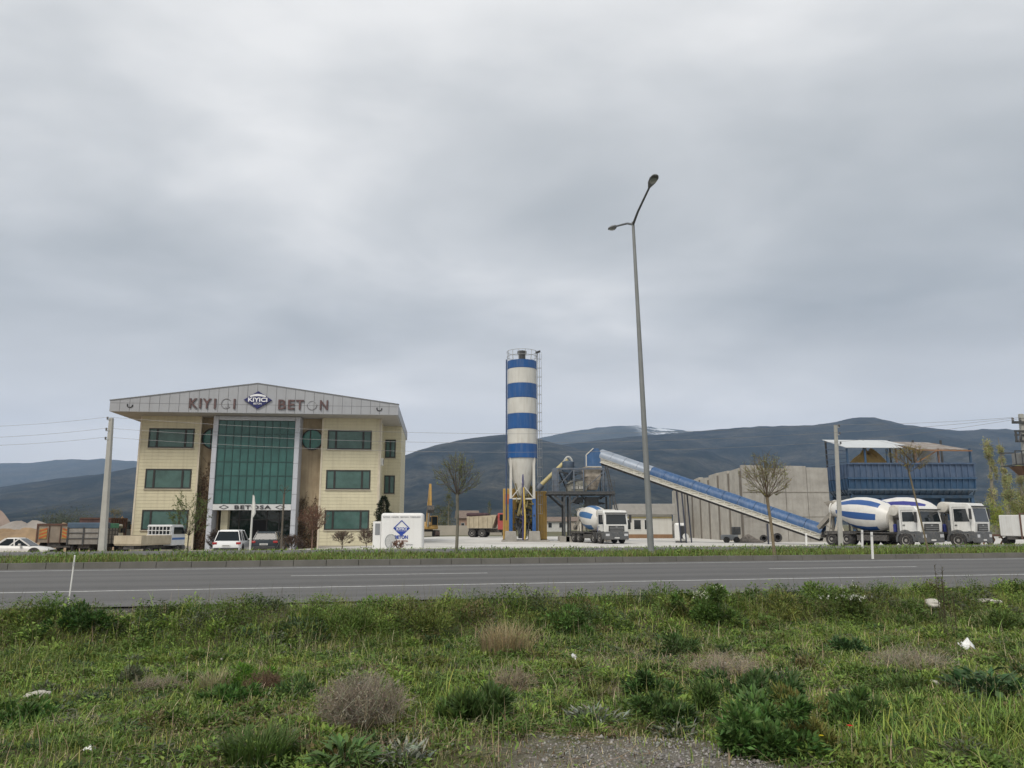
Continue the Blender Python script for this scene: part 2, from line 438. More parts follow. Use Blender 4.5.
# road with a ragged near edge; patterns run in road coordinates (r along, q across)
def strip(name, qa, qb, z, mat, r0=-160, r1=260, ragged=0.0, n=None, dz=0.0):
    n = n or (1200 if ragged else 60)
    vs, fs = [], []
    for i in range(n + 1):
        r = r0 + (r1 - r0) * i / n
        e = ragged * (.6 * math.sin(r * 1.1) * math.sin(r * .37 + 1) + .35 * math.sin(r * 3.7 + 2) + .3 * math.sin(r * 9.1) * math.sin(r * 1.9)) if ragged else 0
        for q, o in ((qa + e, z - dz), (qb, z)):
            p = rq(r, q); vs.append((p.x, p.y, o))
    for i in range(n): fs.append((2 * i, 2 * i + 2, 2 * i + 3, 2 * i + 1))
    m_ = MB(); m_.add(vs, fs)
    return struct(m_.build(name, mat))
def road_mat(name, base, tracks):
    m = bpy.data.materials.new(name); m.use_nodes = True
    global t, pos
    t = m.node_tree; b = t.nodes['Principled BSDF']; b.inputs['Roughness'].default_value = .82; b.inputs['Specular IOR Level'].default_value = .35
    geo = N(t, 'ShaderNodeNewGeometry')
    mp = N(t, 'ShaderNodeMapping'); mp.vector_type = 'POINT'; mp.inputs['Rotation'].default_value = (0, 0, -R(13.3)); t.links.new(geo.outputs['Position'], mp.inputs[0])
    pos = mp.outputs[0]
    sx = N(t, 'ShaderNodeSeparateXYZ'); t.links.new(pos, sx.inputs[0]); q = sx.outputs[1]
    ms_ = N(t, 'ShaderNodeMapping'); ms_.inputs['Scale'].default_value = (.06, 1.6, 1); t.links.new(pos, ms_.inputs[0])
    nst = N(t, 'ShaderNodeTexNoise', i_Scale=1.0, i_Detail=6.0, i_Roughness=.65); t.links.new(ms_.outputs[0], nst.inputs[0])
    lo = tuple(x * .80 for x in base); hi = tuple(min(1, x * 1.14) for x in base)
    c = ramp(t, nst.outputs[0], [(.3, lo), (.7, hi)])
    for qc, wd, am in tracks:
        d = math_n(t, 'ABSOLUTE', math_n(t, 'SUBTRACT', q, qc))
        c = mixc(math_n(t, 'MULTIPLY', band(d, wd, wd * .2), am), c, tuple(x * .55 for x in base))
    mc = N(t, 'ShaderNodeMapping'); mc.inputs['Scale'].default_value = (.10, .8, 1); t.links.new(pos, mc.inputs[0])
    nc = N(t, 'ShaderNodeTexNoise', i_Scale=1.0, i_Detail=7.0, i_Roughness=.7); t.links.new(mc.outputs[0], nc.inputs[0])
    c = mixc(math_n(t, 'MULTIPLY', band(math_n(t, 'ABSOLUTE', math_n(t, 'SUBTRACT', nc.outputs[0], .5)), .007, .002), .55), c, tuple(x * .45 for x in base))
    fine = ramp(t, nz(28, 5, .85), [(.28, (.62, .62, .62)), (.72, (1.3, 1.3, 1.3))])
    mm = N(t, 'ShaderNodeMix', data_type='RGBA', blend_type='MULTIPLY'); mm.inputs[0].default_value = 1
    t.links.new(c, mm.inputs[6]); t.links.new(fine, mm.inputs[7])
    t.links.new(mm.outputs[2], b.inputs['Base Color'])
    return m
ROADM = road_mat('asphalt', (.118, .116, .114), [(16.6, .7, .50), (18.2, .65, .45), (20.1, .6, .40), (21.7, .55, .38), (13.9, .45, .25)])
EDGEM = road_mat('asphalt_edge', (.055, .054, .052), [])
strip('road_edge', 12.42, 13.0, -.004, EDGEM, ragged=.16, dz=.05)
strip('road', 12.72, 23.55, 0.0, ROADM, ragged=.05)
LINE = pm('road_paint', (.46, .46, .45), .7, var=.25, scale=6, dirt=(.17, .17, .17), dirt_amt=.6, coord='Object')
mk = MB()
def stripe(m_, r0, r1, q, wd, z):
    n = max(1, int((r1 - r0) / 5))
    for i in range(n):
        a, c = r0 + (r1 - r0) * i / n, r0 + (r1 - r0) * (i + 1) / n
        m_.add([(*rq(a, q - wd / 2)[:2], z), (*rq(c, q - wd / 2)[:2], z), (*rq(c, q + wd / 2)[:2], z), (*rq(a, q + wd / 2)[:2], z)], [(0, 1, 2, 3)])
stripe(mk, -150, 250, 15.65, .14, .005); stripe(mk, -150, 250, 22.6, .14, .005)
for k in range(-10, 18): stripe(mk, -.8 + 12.5 * k, 3.9 + 12.5 * k, 19.15, .14, .005)
struct(mk.build('road_markings', LINE))
strip('far_road', 28.95, 38.2, -.004, ROADM)
KERB = pm('kerb_concrete', (.125, .12, .108), .9, var=.2, scale=1.2, dirt=(.10, .10, .085), dirt_amt=.5, bump=.3)
kb = MB()
for i in range(-110, 190):
    a, c = i * .92, i * .92 + .905
    hgt = .165 + random.uniform(-.008, .008)
    for q0, q1 in ((23.50, 23.72), (28.75, 28.95)):
        p = [rq(a, q0), rq(c, q0), rq(c, q1), rq(a, q1)]; pt = [rq(a, q0 + .03), rq(c, q0 + .03), rq(c, q1), rq(a, q1)]
        kb.hexa([(v.x, v.y, -.05) for v in p] + [(v.x, v.y, hgt) for v in pt])
struct(kb.build('kerb', KERB))
MED = pm('median_soil', (.06, .066, .03), .95, var=.4, scale=1.5, coord='Object')
strip('median', 23.715, 28.755, .145, MED)

# hills: each a relief with a ridge line read off the photograph, at its real distance
def interp(pts, x):
    xs = [p[0] for p in pts]; ys = [p[1] for p in pts]
    return np.interp(x, xs, ys)
def fbm(x, y, f, o=5):
    s_ = 0; a = 1.0
    for k in range(o):
        s_ = s_ + a * wob(x, y, f, k * 1.7 + .3); f *= 2.03; a *= .52
    return s_
def hill_mat(name, forest, bare, snow=None):
    m = bpy.data.materials.new(name); m.use_nodes = True
    global t, pos
    t = m.node_tree; b = t.nodes['Principled BSDF']; b.inputs['Roughness'].default_value = 1; b.inputs['Specular IOR Level'].default_value = 0
    geo = N(t, 'ShaderNodeNewGeometry'); pos = geo.outputs['Position']
    c = mixc(ramp(t, nz(.0045, 8, .72), [(.42, (0, 0, 0)), (.70, (1, 1, 1))]), forest, bare)
    sp_ = ramp(t, nz(.045, 7, .8), [(.36, (.25, .25, .25)), (.64, (1.75, 1.75, 1.75))])
    mm = N(t, 'ShaderNodeMix', data_type='RGBA', blend_type='MULTIPLY'); mm.inputs[0].default_value = 1
    t.links.new(c, mm.inputs[6]); t.links.new(sp_, mm.inputs[7]); c = mm.outputs[2]
    if snow:
        s3 = N(t, 'ShaderNodeSeparateXYZ'); t.links.new(pos, s3.inputs[0])
        f = math_n(t, 'MULTIPLY', math_n(t, 'MULTIPLY', band(s3.outputs[2], snow[0], snow[1]), band(s3.outputs[0], 1000, 1230)), ramp(t, nz(.007, 6, .7), [(.46, (0, 0, 0)), (.53, (1, 1, 1))]))
        c = mixc(f, c, (.62, .64, .66))
    t.links.new(c, b.inputs['Base Color'])
    return m
def hill(name, pts, y0, y1, mat, rough=1.0, x0=-500, x1=1500):
    cols, rows = 260, 46
    pxs = np.linspace(x0, x1, cols)
    ry = interp(pts, pxs)
    u = (pxs - 512) / F_PX; v = (384 - ry) / F_PX
    den = math.cos(PITCH) - v * math.sin(PITCH)
    zr = EYE + y1 * (math.sin(PITCH) + v * math.cos(PITCH)) / den
    xr = u * y1 / math.cos(PITCH)
    # keep the ridge where it is seen although pitch changes the horizontal spread a little
    xr = u * y1 / den
    vs = np.zeros((rows + 6, cols, 3))
    for j in range(rows + 6):
        tt = j / (rows - 1)
        if tt <= 1:
            yy = y0 + (y1 - y0) * tt; xx = xr * (yy / y1)
            prof = tt ** 1.15
            spur = fbm(xx, yy * .35, .0042 * 4000 / y1 * 1.2, 5)
            env = math.sin(math.pi * min(1, tt)) ** .8
            h = -2 + zr * prof + env * (.11 * spur) * zr * rough
            if tt == 1: h = zr + rough * zr * .006 * fbm(xx, yy, .05, 3)
        else:
            yy = y1 + (tt - 1) * (y1 - y0) * 2; xx = xr * (yy / y1); h = zr * (1 - (tt - 1) * 6)
        vs[j, :, 0] = xx; vs[j, :, 1] = yy; vs[j, :, 2] = h
    R_, C_ = vs.shape[:2]; id_ = np.arange(R_ * C_).reshape(R_, C_)
    fq = np.stack([id_[:-1, :-1], id_[:-1, 1:], id_[1:, 1:], id_[1:, :-1]], -1).reshape(-1, 4)
    me = bpy.data.meshes.new(name); me.from_pydata(vs.reshape(-1, 3).tolist(), [], fq.tolist())
    me.polygons.foreach_set('use_smooth', [True] * len(me.polygons)); me.materials.append(mat)
    o = bpy.data.objects.new(name, me); COL.objects.link(o); return struct(o)
HM1 = hill_mat('forested_slope', (.008, .013, .012), (.066, .062, .048))
HM2 = hill_mat('far_slope', (.03, .036, .028), (.085, .08, .06), snow=(640, 780))
hill('near_hills', [(-500, 500), (-100, 497), (0, 487), (60, 478), (100, 474), (136, 467), (200, 458), (300, 452), (360, 456), (405, 456), (418, 450), (440, 444), (470, 438), (505, 434), (530, 437), (560, 444), (600, 455), (650, 466), (720, 480), (900, 500), (1500, 505)], 1500, 3600, HM1)
hill('wooded_hills', [(-500, 515), (400, 505), (470, 480), (520, 455), (560, 445), (600, 440), (640, 436), (690, 432), (730, 428.5), (760, 426.5), (810, 425.5), (832, 423), (848, 419), (862, 417), (880, 418.5), (900, 424), (930, 428), (960, 431), (990, 429), (1024, 430), (1200, 436), (1500, 450)], 1900, 4300, HM1)
hill('snowy_mountains', [(-500, 480), (380, 475), (450, 456), (520, 442), (545, 437), (575, 431), (600, 427.5), (622, 426), (640, 425.5), (660, 428), (690, 430.5), (720, 436), (800, 445), (1500, 470)], 3800, 7000, HM2)
hill('distant_mountains', [(-500, 470), (-200, 467), (0, 463), (30, 463), (60, 459.5), (75, 459), (90, 460), (101, 458), (115, 460), (136, 461), (200, 468), (300, 478), (500, 500), (1500, 510)], 4200, 7600, HM2, rough=.8)

# aerial haze: one closed box round everything, sky outside
hb = MB(); hb.b(-9500, 9500, -400, 9300, -60, 1250)
haze = hb.build('haze', []); haze['kind'] = 'stuff'
hm = bpy.data.materials.new('haze'); hm.use_nodes = True; hm.node_tree.nodes.clear()
ho = hm.node_tree.nodes.new('ShaderNodeOutputMaterial'); hv = hm.node_tree.nodes.new('ShaderNodeVolumePrincipled')
hv.inputs['Color'].default_value = (.47, .64, .93, 1); hv.inputs['Density'].default_value = 8.5e-5
hm.node_tree.links.new(hv.outputs[0], ho.inputs['Volume'])
haze.data.materials.clear(); haze.data.materials.append(hm)
# ================================================================== office building

def cladding():
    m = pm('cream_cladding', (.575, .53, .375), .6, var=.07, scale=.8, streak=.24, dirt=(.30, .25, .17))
    t = m.node_tree; b = t.nodes['Principled BSDF']
    c = t.nodes.new('ShaderNodeTexCoord'); s_ = N(t, 'ShaderNodeSeparateXYZ'); t.links.new(c.outputs['Object'], s_.inputs[0])
    fr = math_n(t, 'FRACT', math_n(t, 'DIVIDE', s_.outputs[2], .275))
    gr = N(t, 'ShaderNodeMapRange'); t.links.new(fr, gr.inputs[0]); gr.inputs[1].default_value = 0; gr.inputs[2].default_value = .09
    src = b.inputs['Base Color'].links[0].from_socket
    mm = N(t, 'ShaderNodeMix', data_type='RGBA'); t.links.new(math_n(t, 'MULTIPLY', math_n(t, 'SUBTRACT', 1.0, gr.outputs[0]), .32), mm.inputs[0]); t.links.new(src, mm.inputs[6]); mm.inputs[7].default_value = (.16, .13, .09, 1)
    t.links.new(mm.outputs[2], b.inputs['Base Color'])
    bp = N(t, 'ShaderNodeBump'); bp.inputs['Strength'].default_value = .6; bp.inputs['Distance'].default_value = .03; t.links.new(gr.outputs[0], bp.inputs['Height']); t.links.new(bp.outputs[0], b.inputs['Normal'])
    return m
CREAM = cladding()
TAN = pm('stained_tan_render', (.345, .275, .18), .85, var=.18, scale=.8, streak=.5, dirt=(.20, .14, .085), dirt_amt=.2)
ALU = pm('fascia_panel', (.345, .355, .375), .45, .15, var=.05, scale=.7, streak=.25, dirt=(.24, .24, .245))
ALUD = pm('panel_joint', (.12, .12, .125), .6)
SOFF = pm('soffit', (.36, .345, .32), .7, var=.08, scale=1.0)
ROOFM = pm('roof_sheet', (.30, .31, .32), .5, .3, var=.12, scale=.6)
COLM = pm('bay_column_panel', (.48, .50, .545), .4, .1, var=.06, scale=.8, streak=.15, dirt=(.3, .3, .3))
FRAME = pm('window_frame_dark', (.022, .022, .02), .5)
def facade_glass(name, col, rough, var):
    m = pm(name, col, rough, 0, var=var, scale=.9, spec=.35)
    t = m.node_tree; b = t.nodes['Principled BSDF']
    c = t.nodes.new('ShaderNodeTexCoord'); n = N(t, 'ShaderNodeTexNoise', i_Scale=.8, i_Detail=2.0); t.links.new(c.outputs['Object'], n.inputs[0])
    bp = N(t, 'ShaderNodeBump'); bp.inputs['Strength'].default_value = .12; bp.inputs['Distance'].default_value = .2; t.links.new(n.outputs[0], bp.inputs['Height']); t.links.new(bp.outputs[0], b.inputs['Normal'])
    return m
GG = facade_glass('green_glass', (.034, .108, .097), .11, .2)
GW = facade_glass('green_window_glass', (.058, .115, .102), .12, .28)
GMUL = pm('green_mullion', (.016, .056, .050), .4)
GDARK = facade_glass('entrance_glass', (.012, .022, .018), .06, .4)
bc = P(258, 500, 63)
BLD = thing('office_building', 'three storey cream office building with green glass bay under a wide grey gabled fascia', 'office building', (bc.x, 63, -.8), R(5.5))

m = MB()
for s in (-1, 1):   # a front block and a set-back wing each side
    xs = sorted((s * 4.95, s * 9.6)); m = MB(); m.b(xs[0], xs[1], 0, 14, -.6, 10.75); m.build('front_wall', CREAM, BLD)
    xs = sorted((s * 9.597, s * 11.2)); m = MB(); m.b(xs[0], xs[1], 5, 14, -.6, 10.75); m.build('wing_wall', CREAM, BLD)
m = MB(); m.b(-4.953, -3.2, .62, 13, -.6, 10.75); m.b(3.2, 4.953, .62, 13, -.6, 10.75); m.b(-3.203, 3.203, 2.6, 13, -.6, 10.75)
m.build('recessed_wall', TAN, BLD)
for x in (-9.63, -4.93, 4.93, 9.63):
    m = MB(); m.b(x - .07, x + .07, -.035, .08, -.5, 10.7); m.build('corner_trim', pm('cream_trim', (.56, .50, .39), .5), BLD)
for s in (-1, 1):
    xs = sorted((s * 4.98, s * 9.55)); m = MB(); m.b(xs[0], xs[1], -.05, .02, -.6, .25); m.build('plinth', pm('plinth_stone', (.30, .28, .25), .85, var=.15), BLD)
# roof slab, gabled fascia, soffit
E0, E1, PK = 10.72, 11.58, 13.12
m = MB(); m.prism([(-11.25, E0), (11.25, E0), (11.25, E1), (0, PK), (-11.25, E1)], -2.4, -2.1); m.build('fascia', ALU, BLD)
m = MB()
for x in np.arange(-10.5, 10.6, .75):
    top = E1 + (PK - E1) * (1 - abs(x) / 11.25)
    m.b(x - .016, x + .016, -2.406, -2.39, E0 + .03, top - .05)
m.b(-11.2, 11.2, -2.405, -2.39, 11.38, 11.405)
m.build('panel_joint', ALUD, BLD)
m = MB()
for s in (-1, 1): m.bar((s * 11.3, -2.27, E1 + .02), (0, -2.27, PK + .03), .34, .07)
m.build('fascia_cap', pm('cap_flashing', (.18, .185, .19), .5, .3), BLD)
m = MB(); m.b(-11.24, 11.24, -2.1, 16.6, E0 + .004, E0 + .10); m.build('soffit', SOFF, BLD)
m = MB()
for s in (-1, 1): xs = sorted((s * 11.25, s * 11.10)); m.b(xs[0], xs[1], -2.098, 16.7, E0 - .003, E1 - .02)
m.b(-11.1, 11.1, 16.45, 16.7, E0, E1)
m.build('side_fascia', ALU, BLD)
m = MB()
for s in (-1, 1):
    m.hexa([(0, -2.1, PK - .12), (s * 11.1, -2.1, E1 - .1), (s * 11.1, 16.6, E1 - .1), (0, 16.6, PK - .12), (0, -2.1, PK - .06), (s * 11.1, -2.1, E1 - .04), (s * 11.1, 16.6, E1 - .04), (0, 16.6, PK - .06)])
m.prism([(-11.1, E0 + .2), (11.1, E0 + .2), (0, PK - .14)], 16.3, 16.42)
m.build('roof', ROOFM, BLD)
# windows
def window(x0, x1, z0, z1, y, div, dark=False):
    m = MB(); w_ = .10
    m.b(x0, x1, y - .05, y + .03, z0, z0 + w_); m.b(x0, x1, y - .05, y + .03, z1 - w_, z1)
    m.b(x0, x0 + w_, y - .05, y + .03, z0 + w_, z1 - w_); m.b(x1 - w_, x1, y - .05, y + .03, z0 + w_, z1 - w_)
    for d in div:
        x = x0 + (x1 - x0) * d; m.b(x - .075, x + .075, y - .055, y + .03, z0 + w_, z1 - w_)
    f = m.build('window', FRAME, BLD)
    m = MB()
    ed = [0] + list(div) + [1]
    for i, (a, c) in enumerate(zip(ed[:-1], ed[1:])):
        k = random.uniform(-.006, .006)
        a_, c_ = x0 + (x1 - x0) * a + .04, x0 + (x1 - x0) * c - .04
        m.hexa([(a_, y - .012 + k, z0 + .05), (c_, y - .012 - k, z0 + .05), (c_, y + .02, z0 + .05), (a_, y + .02, z0 + .05), (a_, y - .012 - k, z1 - .05), (c_, y - .012 + k, z1 - .05), (c_, y + .02, z1 - .05), (a_, y + .02, z1 - .05)])
    m.build('pane', GW, f)
    m = MB(); m.b(x0 - .06, x1 + .06, y - .10, y + .01, z0 - .075, z0 - .003); m.build('sill', pm('sill_stone', (.42, .38, .30), .8), f)
for z0, z1 in ((8.1, 9.7), (4.8, 6.4), (1.52, 3.12)):
    window(-8.97, -5.38, z0, z1, 0, (.19, .81)); window(5.37, 8.98, z0, z1, 0, (.19, .81))
for z0, z1 in ((7.85, 9.5), (4.65, 6.28), (1.4, 3.0)): window(9.78, 10.72, z0, z1, 5, (.5,))
for s in (-1, 1):   # round windows
    A = Matrix.Translation((s * 4.03, .55, 8.95)) @ Matrix.Rotation(R(90), 4, 'X')
    m = MB(); m.lathe([(.88, -.08), (.88, .12), (.78, .12), (.78, -.08)], 40, A); f = m.build('round_window', FRAME, BLD)
    m = MB(); m.lathe([(.8, -.04), (.8, .05), (.001, .05)], 40, A); m.build('pane', facade_glass('round_glass', (.035, .15, .12), .1, .2), f)
    m = MB(); m.b(s * 4.03 - .20, s * 4.03 - .12, .44, .56, 8.15, 9.75); m.build('mullion', FRAME, f)
# glass bay
m = MB()
nxp, nzp = 10, 6
gx0, gx1, gz0, gz1 = -3.33, 2.80, 3.6, 10.34
wx, wz = (gx1 - gx0) / nxp, (gz1 - gz0) / nzp
for i in range(nxp):
    for j in range(nzp):
        k1, k2 = random.uniform(-.008, .008), random.uniform(-.008, .008)
        a, c, d, e = gx0 + i * wx + .01, gx0 + (i + 1) * wx - .01, gz0 + j * wz + .01, gz0 + (j + 1) * wz - .01
        m.hexa([(a, -.6 + k1, d), (c, -.6 + k2, d), (c, -.55, d), (a, -.55, d), (a, -.6 - k2, e), (c, -.6 - k1, e), (c, -.55, e), (a, -.55, e)])
m.build('glass_wall', GG, BLD)
m = MB()
for i in range(nxp + 1):
    x = gx0 + i * wx; m.b(x - .035, x + .035, -.64, -.56, gz0, gz1)
for j in range(nzp + 1):
    z = gz0 + j * wz; m.b(gx0, gx1, -.632, -.562, z - .03, z + .03)
m.build('mullion', GMUL, BLD)
m = MB(); m.b(-3.33, 2.80, -.52, 2.7, 3.25, 10.6); m.build('bay_core', pm('bay_interior', (.05, .05, .05), .9), BLD)
m = MB()
m.b(-3.33, 2.80, -.74, -.5, 10.36, 10.70); m.build('bay_lintel', COLM, BLD, bevel=.05)
for xc in (-3.53, 3.0):
    m = MB(); m.b(xc - .2, xc + .2, -.78, .9, -.5, 10.70); o = m.build('bay_column', COLM, BLD, bevel=.05)
    m = MB()
    for z in np.arange(.6, 10.5, 1.25): m.b(xc - .205, xc + .205, -.786, -.7, z, z + .025)
    m.build('column_joint', ALUD, o)
m = MB(); m.b(-3.33, 2.80, -.78, .4, 3.1, 3.56); BAND = m.build('entrance_band', pm('band_white', (.56, .57, .57), .5, var=.06), BLD)
INK = pm('sign_dark', (.022, .022, .026), .5)
vs, fs = text_mesh('BETOSA', 2.85, .30, .05, .012, 1.1)
m = MB(Matrix.Translation((-1.62, -.79, 3.18))); m.add(vs, fs); m.build('lettering', INK, BAND)
m = MB()
for cx in (-2.45, 1.95):
    for a, c in (((-.36, 0), (0, .15)), ((0, .15), (.36, 0)), ((.36, 0), (0, -.15)), ((0, -.15), (-.36, 0))):
        m.bar((cx + a[0], -.79, 3.33 + a[1]), (cx + c[0], -.79, 3.33 + c[1]), .03, .045)
m.build('diamond_mark', INK, BAND)
# entrance under the band
m = MB(); m.b(-2.75, 2.6, .9, 1.0, .05, 3.1); m.build('entrance_glazing', GDARK, BLD)
m = MB()
for x in (-2.75, -1.6, -.62, .62, 1.6, 2.6): m.b(x - .05, x + .05, .84, 1.02, .0, 3.1)
m.b(-2.75, 2.6, .85, 1.02, 2.3, 2.38)
m.build('entrance_frame', FRAME, BLD)
m = MB(); m.b(-.57, .57, .86, .895, .05, 2.28); dr = m.build('dark_doorway', pm('doorway_shade', (.006, .006, .006), .9), BLD)  # near-black panel: shade inside the open doorway put into its colour
m = MB(); m.b(-.06, -.03, .80, .86, .9, 1.5); m.build('handle', STEEL, dr)
m = MB(); m.b(-2.9, -2.35, .2, .85, -.3, 3.1); m.build('entrance_pillar', CREAM, BLD)
m = MB()
for k in range(4): m.b(-3.1, 3.1, -2.6 + k * .32, .9, -.6 + k * .17 - .02, -.43 + k * .17)
m.build('entrance_steps', pm('step_marble', (.44, .43, .41), .6, var=.12), BLD)
# sign lettering on the fascia
SGN = pm('faded_sign_letters', (.085, .055, .055), .55, var=.5, scale=5, dirt=(.16, .06, .05), dirt_amt=.5)
GHOST = pm('ghost_letters', (.30, .30, .31), .6, var=.1)
def fascia_text(txt, x0, x1, z0, z1, mat, name='lettering', bold=.02):
    vs, fs = text_mesh(txt, x1 - x0, z1 - z0, .09, bold)
    m = MB(Matrix.Translation((x0, -2.41, z0))); m.add(vs, fs); return m.build(name, mat, BLD)
for ch, x0, x1 in (('K', -5.2, -4.55), ('I', -4.42, -4.27), ('Y', -4.18, -3.52), ('I', -3.30, -3.15), ('I', -1.80, -1.65)): fascia_text(ch, x0, x1, 11.05, 11.84, SGN)
for ch, x0, x1 in (('B', 1.70, 2.30), ('E', 2.46, 2.98), ('T', 3.08, 3.70), ('N', 4.98, 5.62)): fascia_text(ch, x0, x1, 11.05, 11.84, SGN)
def arc(cx, cz, rx, rz, a0, a1, mat, name, rad=.03, y=-2.42):
    m = MB(); m.tube([(cx + rx * math.cos(R(a)), y, cz + rz * math.sin(R(a))) for a in np.linspace(a0, a1, 14)], rad, 6); m.build(name, mat, BLD)
GHOST2 = pm('ghost_letter_edge', (.17, .165, .175), .6)
arc(-2.36, 11.45, .38, .40, 40, 320, GHOST2, 'lettering'); arc(-2.30, 11.32, .12, .22, -150, 60, GHOST2, 'lettering', .02)
arc(4.34, 11.45, .38, .40, 175, 365, GHOST2, 'lettering'); arc(4.34, 11.45, .3, .32, 20, 160, GHOST, 'lettering', .018)
for s in (-9.72, 9.72): arc(s, 11.22, .2, .17, 150, 375, INK, 'crescent_mark', .045)
NAVY = pm('navy_sign', (.016, .02, .105), .4); SIGNW = pm('sign_white', (.72, .73, .75), .45)
m = MB(); m.prism([(-1.02, 11.78), (.09, 11.05), (1.2, 11.78), (.09, 12.5)], -2.52, -2.40)
LOGO = m.build('logo_sign', NAVY, BLD, bevel=.02)
m = MB()
xs = np.linspace(-.52, .70, 12); m.prism([(x, 12.10 + .16 * (1 - ((x - .09) / .61) ** 2)) for x in xs] + [(x, 12.0 + .08 * (1 - ((x - .09) / .61) ** 2)) for x in xs[::-1]], -2.535, -2.515); m.build('logo_arc', SIGNW, LOGO)
vs, fs = text_mesh('KIYICI', 1.5, .34, .03, .03); m = MB(Matrix.Translation((-.66, -2.525, 11.62))); m.add(vs, fs); m.build('lettering', SIGNW, LOGO)
vs, fs = text_mesh('BETON', .62, .15, .03, .015); m = MB(Matrix.Translation((-.22, -2.525, 11.40))); m.add(vs, fs); m.build('lettering', SIGNW, LOGO)
# gutter pipes, a wall lamp, air-conditioner units
m = MB()
m.tube([(9.75, -.08, -.5), (9.75, -.08, 10.7)], .05, 8); m.build('downpipe', pm('pipe_cream', (.5, .46, .38), .5), BLD)
for z in (3.6, 6.9):
    m = MB(); m.b(9.62, 9.9, 1.0, 1.8, z, z + .6); u_ = m.build('air_conditioner', WHITE_PAINT, BLD, bevel=.03)
    m = MB(); m.lathe([(.22, 0), (.22, .02), (.001, .02)], 18, Matrix.Translation((9.9, 1.4, z + .3)) @ Matrix.Rotation(R(90), 4, 'Y')); m.build('fan_grille', DARK_STEEL, u_)

# ================================================================== silo tower
SY = 75.0
sc_ = P(522.3, 500, SY); sx0 = sc_.x; sg = gz(sx0, SY)
SILO = thing('cement_silo', 'tall round silo tower with blue and white bands', 'silo', (sx0, SY, sg))
BLUE = pm('plant_blue', (.008, .075, .245), .42, var=.10, scale=1.2, streak=.28, dirt=(.16, .19, .26))
OFFW = pm('plant_white', (.55, .54, .50), .5, var=.07, scale=1.0, streak=.4, dirt=(.36, .33, .28))
YEL = pm('plant_yellow', (.46, .285, .06), .55, var=.15, scale=1.4, streak=.4, dirt=(.30, .22, .12), dirt_amt=.35)
CONC = pm('raw_concrete', (.33, .315, .285), .92, var=.18, scale=.8, streak=.35, dirt=(.20, .18, .155), dirt_amt=.3, bump=.25)
def sz(py): return P(522, py, SY).z - sg
SR = 1.45
bands = [(362, 370, 1), (370, 385, 0), (385, 399.3, 1), (399.3, 414.8, 0), (414.8, 430, 1), (430, 444.7, 0), (444.7, 458.7, 1)]
for a, c, bl in bands:
    m = MB(); z1, z0 = sz(a), sz(c)
    r_ = SR + (.012 if bl else 0)
    m.lathe([(r_, z0), (r_, z0 + .05), (r_ + .015, z0 + .06), (r_ + .015, z0 + .10), (r_, z0 + .11), (r_, z1)], 40)
    m.build('blue_band' if bl else 'white_band', BLUE if bl else OFFW, SILO)
m = MB(); m.lathe([(.28, sz(500)), (.55, sz(494)), (1.0, sz(478)), (SR - .05, sz(458.9)), (SR - .05, sz(458))], 32); m.build('cone', OFFW, SILO)
LEGS = [(-1.12, -.75), (1.12, -.75), (-1.12, 1.0), (1.12, 1.0)]
for lx, ly in LEGS:
    m = MB(); m.bar((lx, ly, sz(499)), (lx * .98, ly, sz(458)), .24); l_ = m.build('leg', OFFW, SILO)
    m = MB(); m.bar((lx, ly, sz(532)), (lx, ly, sz(499)), .34); m.build('lower_leg', BLUE, l_)
    m = MB(); m.prism([(-.62, -.2), (.62, -.2), (.5, sz(531)), (-.5, sz(531))], -.6, .6); m.M = Matrix(); m.v = [v + Vector((lx, ly, 0)) for v in m.v]; m.build('footing', CONC, l_, bevel=.03)
m = MB()
for sgn in (-1, 1):
    m.bar((sgn * 1.12, -.78, sz(459)), (0, -.9, sz(484)), .10); m.bar((sgn * 1.12, -.78, sz(499)), (sgn * .1, -.9, sz(486)), .08)
m.bar((-1.12, -.78, sz(499)), (1.12, -.78, sz(499)), .14)
m.build('bracing', OFFW, SILO)
m = MB(); m.tube([(.05, -1.0, .1), (.05, -1.0, sz(470))], .07, 8); m.build('fill_pipe', pm('pipe_violet_blue', (.05, .05, .16), .5), SILO)
# top rail, filter, lamp, ladder
m = MB()
zt = sz(362)
for k in range(14):
    a = 2 * math.pi * k / 14; c_, s_ = math.cos(a), math.sin(a)
    m.bar((1.42 * c_, 1.42 * s_, zt), (1.5 * c_, 1.5 * s_, zt + 1.05), .045)
for h in (.5, 1.02):
    m.tube([(1.5 * math.cos(2 * math.pi * k / 24), 1.5 * math.sin(2 * math.pi * k / 24), zt + h) for k in range(25)], .025, 5)
m.build('guard_rail', STEEL, SILO)
m = MB(); m.lathe([(.34, zt), (.34, zt + .75), (.46, zt + .80), (.46, zt + 1.1), (.1, zt + 1.18)], 18); m.build('dust_filter', DARK_STEEL, SILO)
m = MB(); m.bar((1.5, -.3, zt), (1.55, -.3, zt + .85), .05); m.hexa([(1.4, -.5, zt + .8), (1.85, -.5, zt + .95), (1.85, -.2, zt + .95), (1.4, -.2, zt + .8), (1.36, -.5, zt + .95), (1.81, -.5, zt + 1.1), (1.81, -.2, zt + 1.1), (1.36, -.2, zt + .95)]); m.build('floodlight', BLACK, SILO)
m = MB()
for yy in (-.25, .25): m.bar((1.52, yy, .3), (1.52, yy, zt + 1), .05)
for z in np.arange(.6, zt + 1, .33): m.bar((1.52, -.25, z), (1.52, .25, z), .03)
m.build('ladder', STEEL, SILO)
m = MB()
for z in np.arange(2.6, zt + 1, .9): m.tube([(1.52 + .42 * math.sin(R(a)), -.34 * math.cos(R(a)), z) for a in np.linspace(0, 180, 9)], .018, 4)
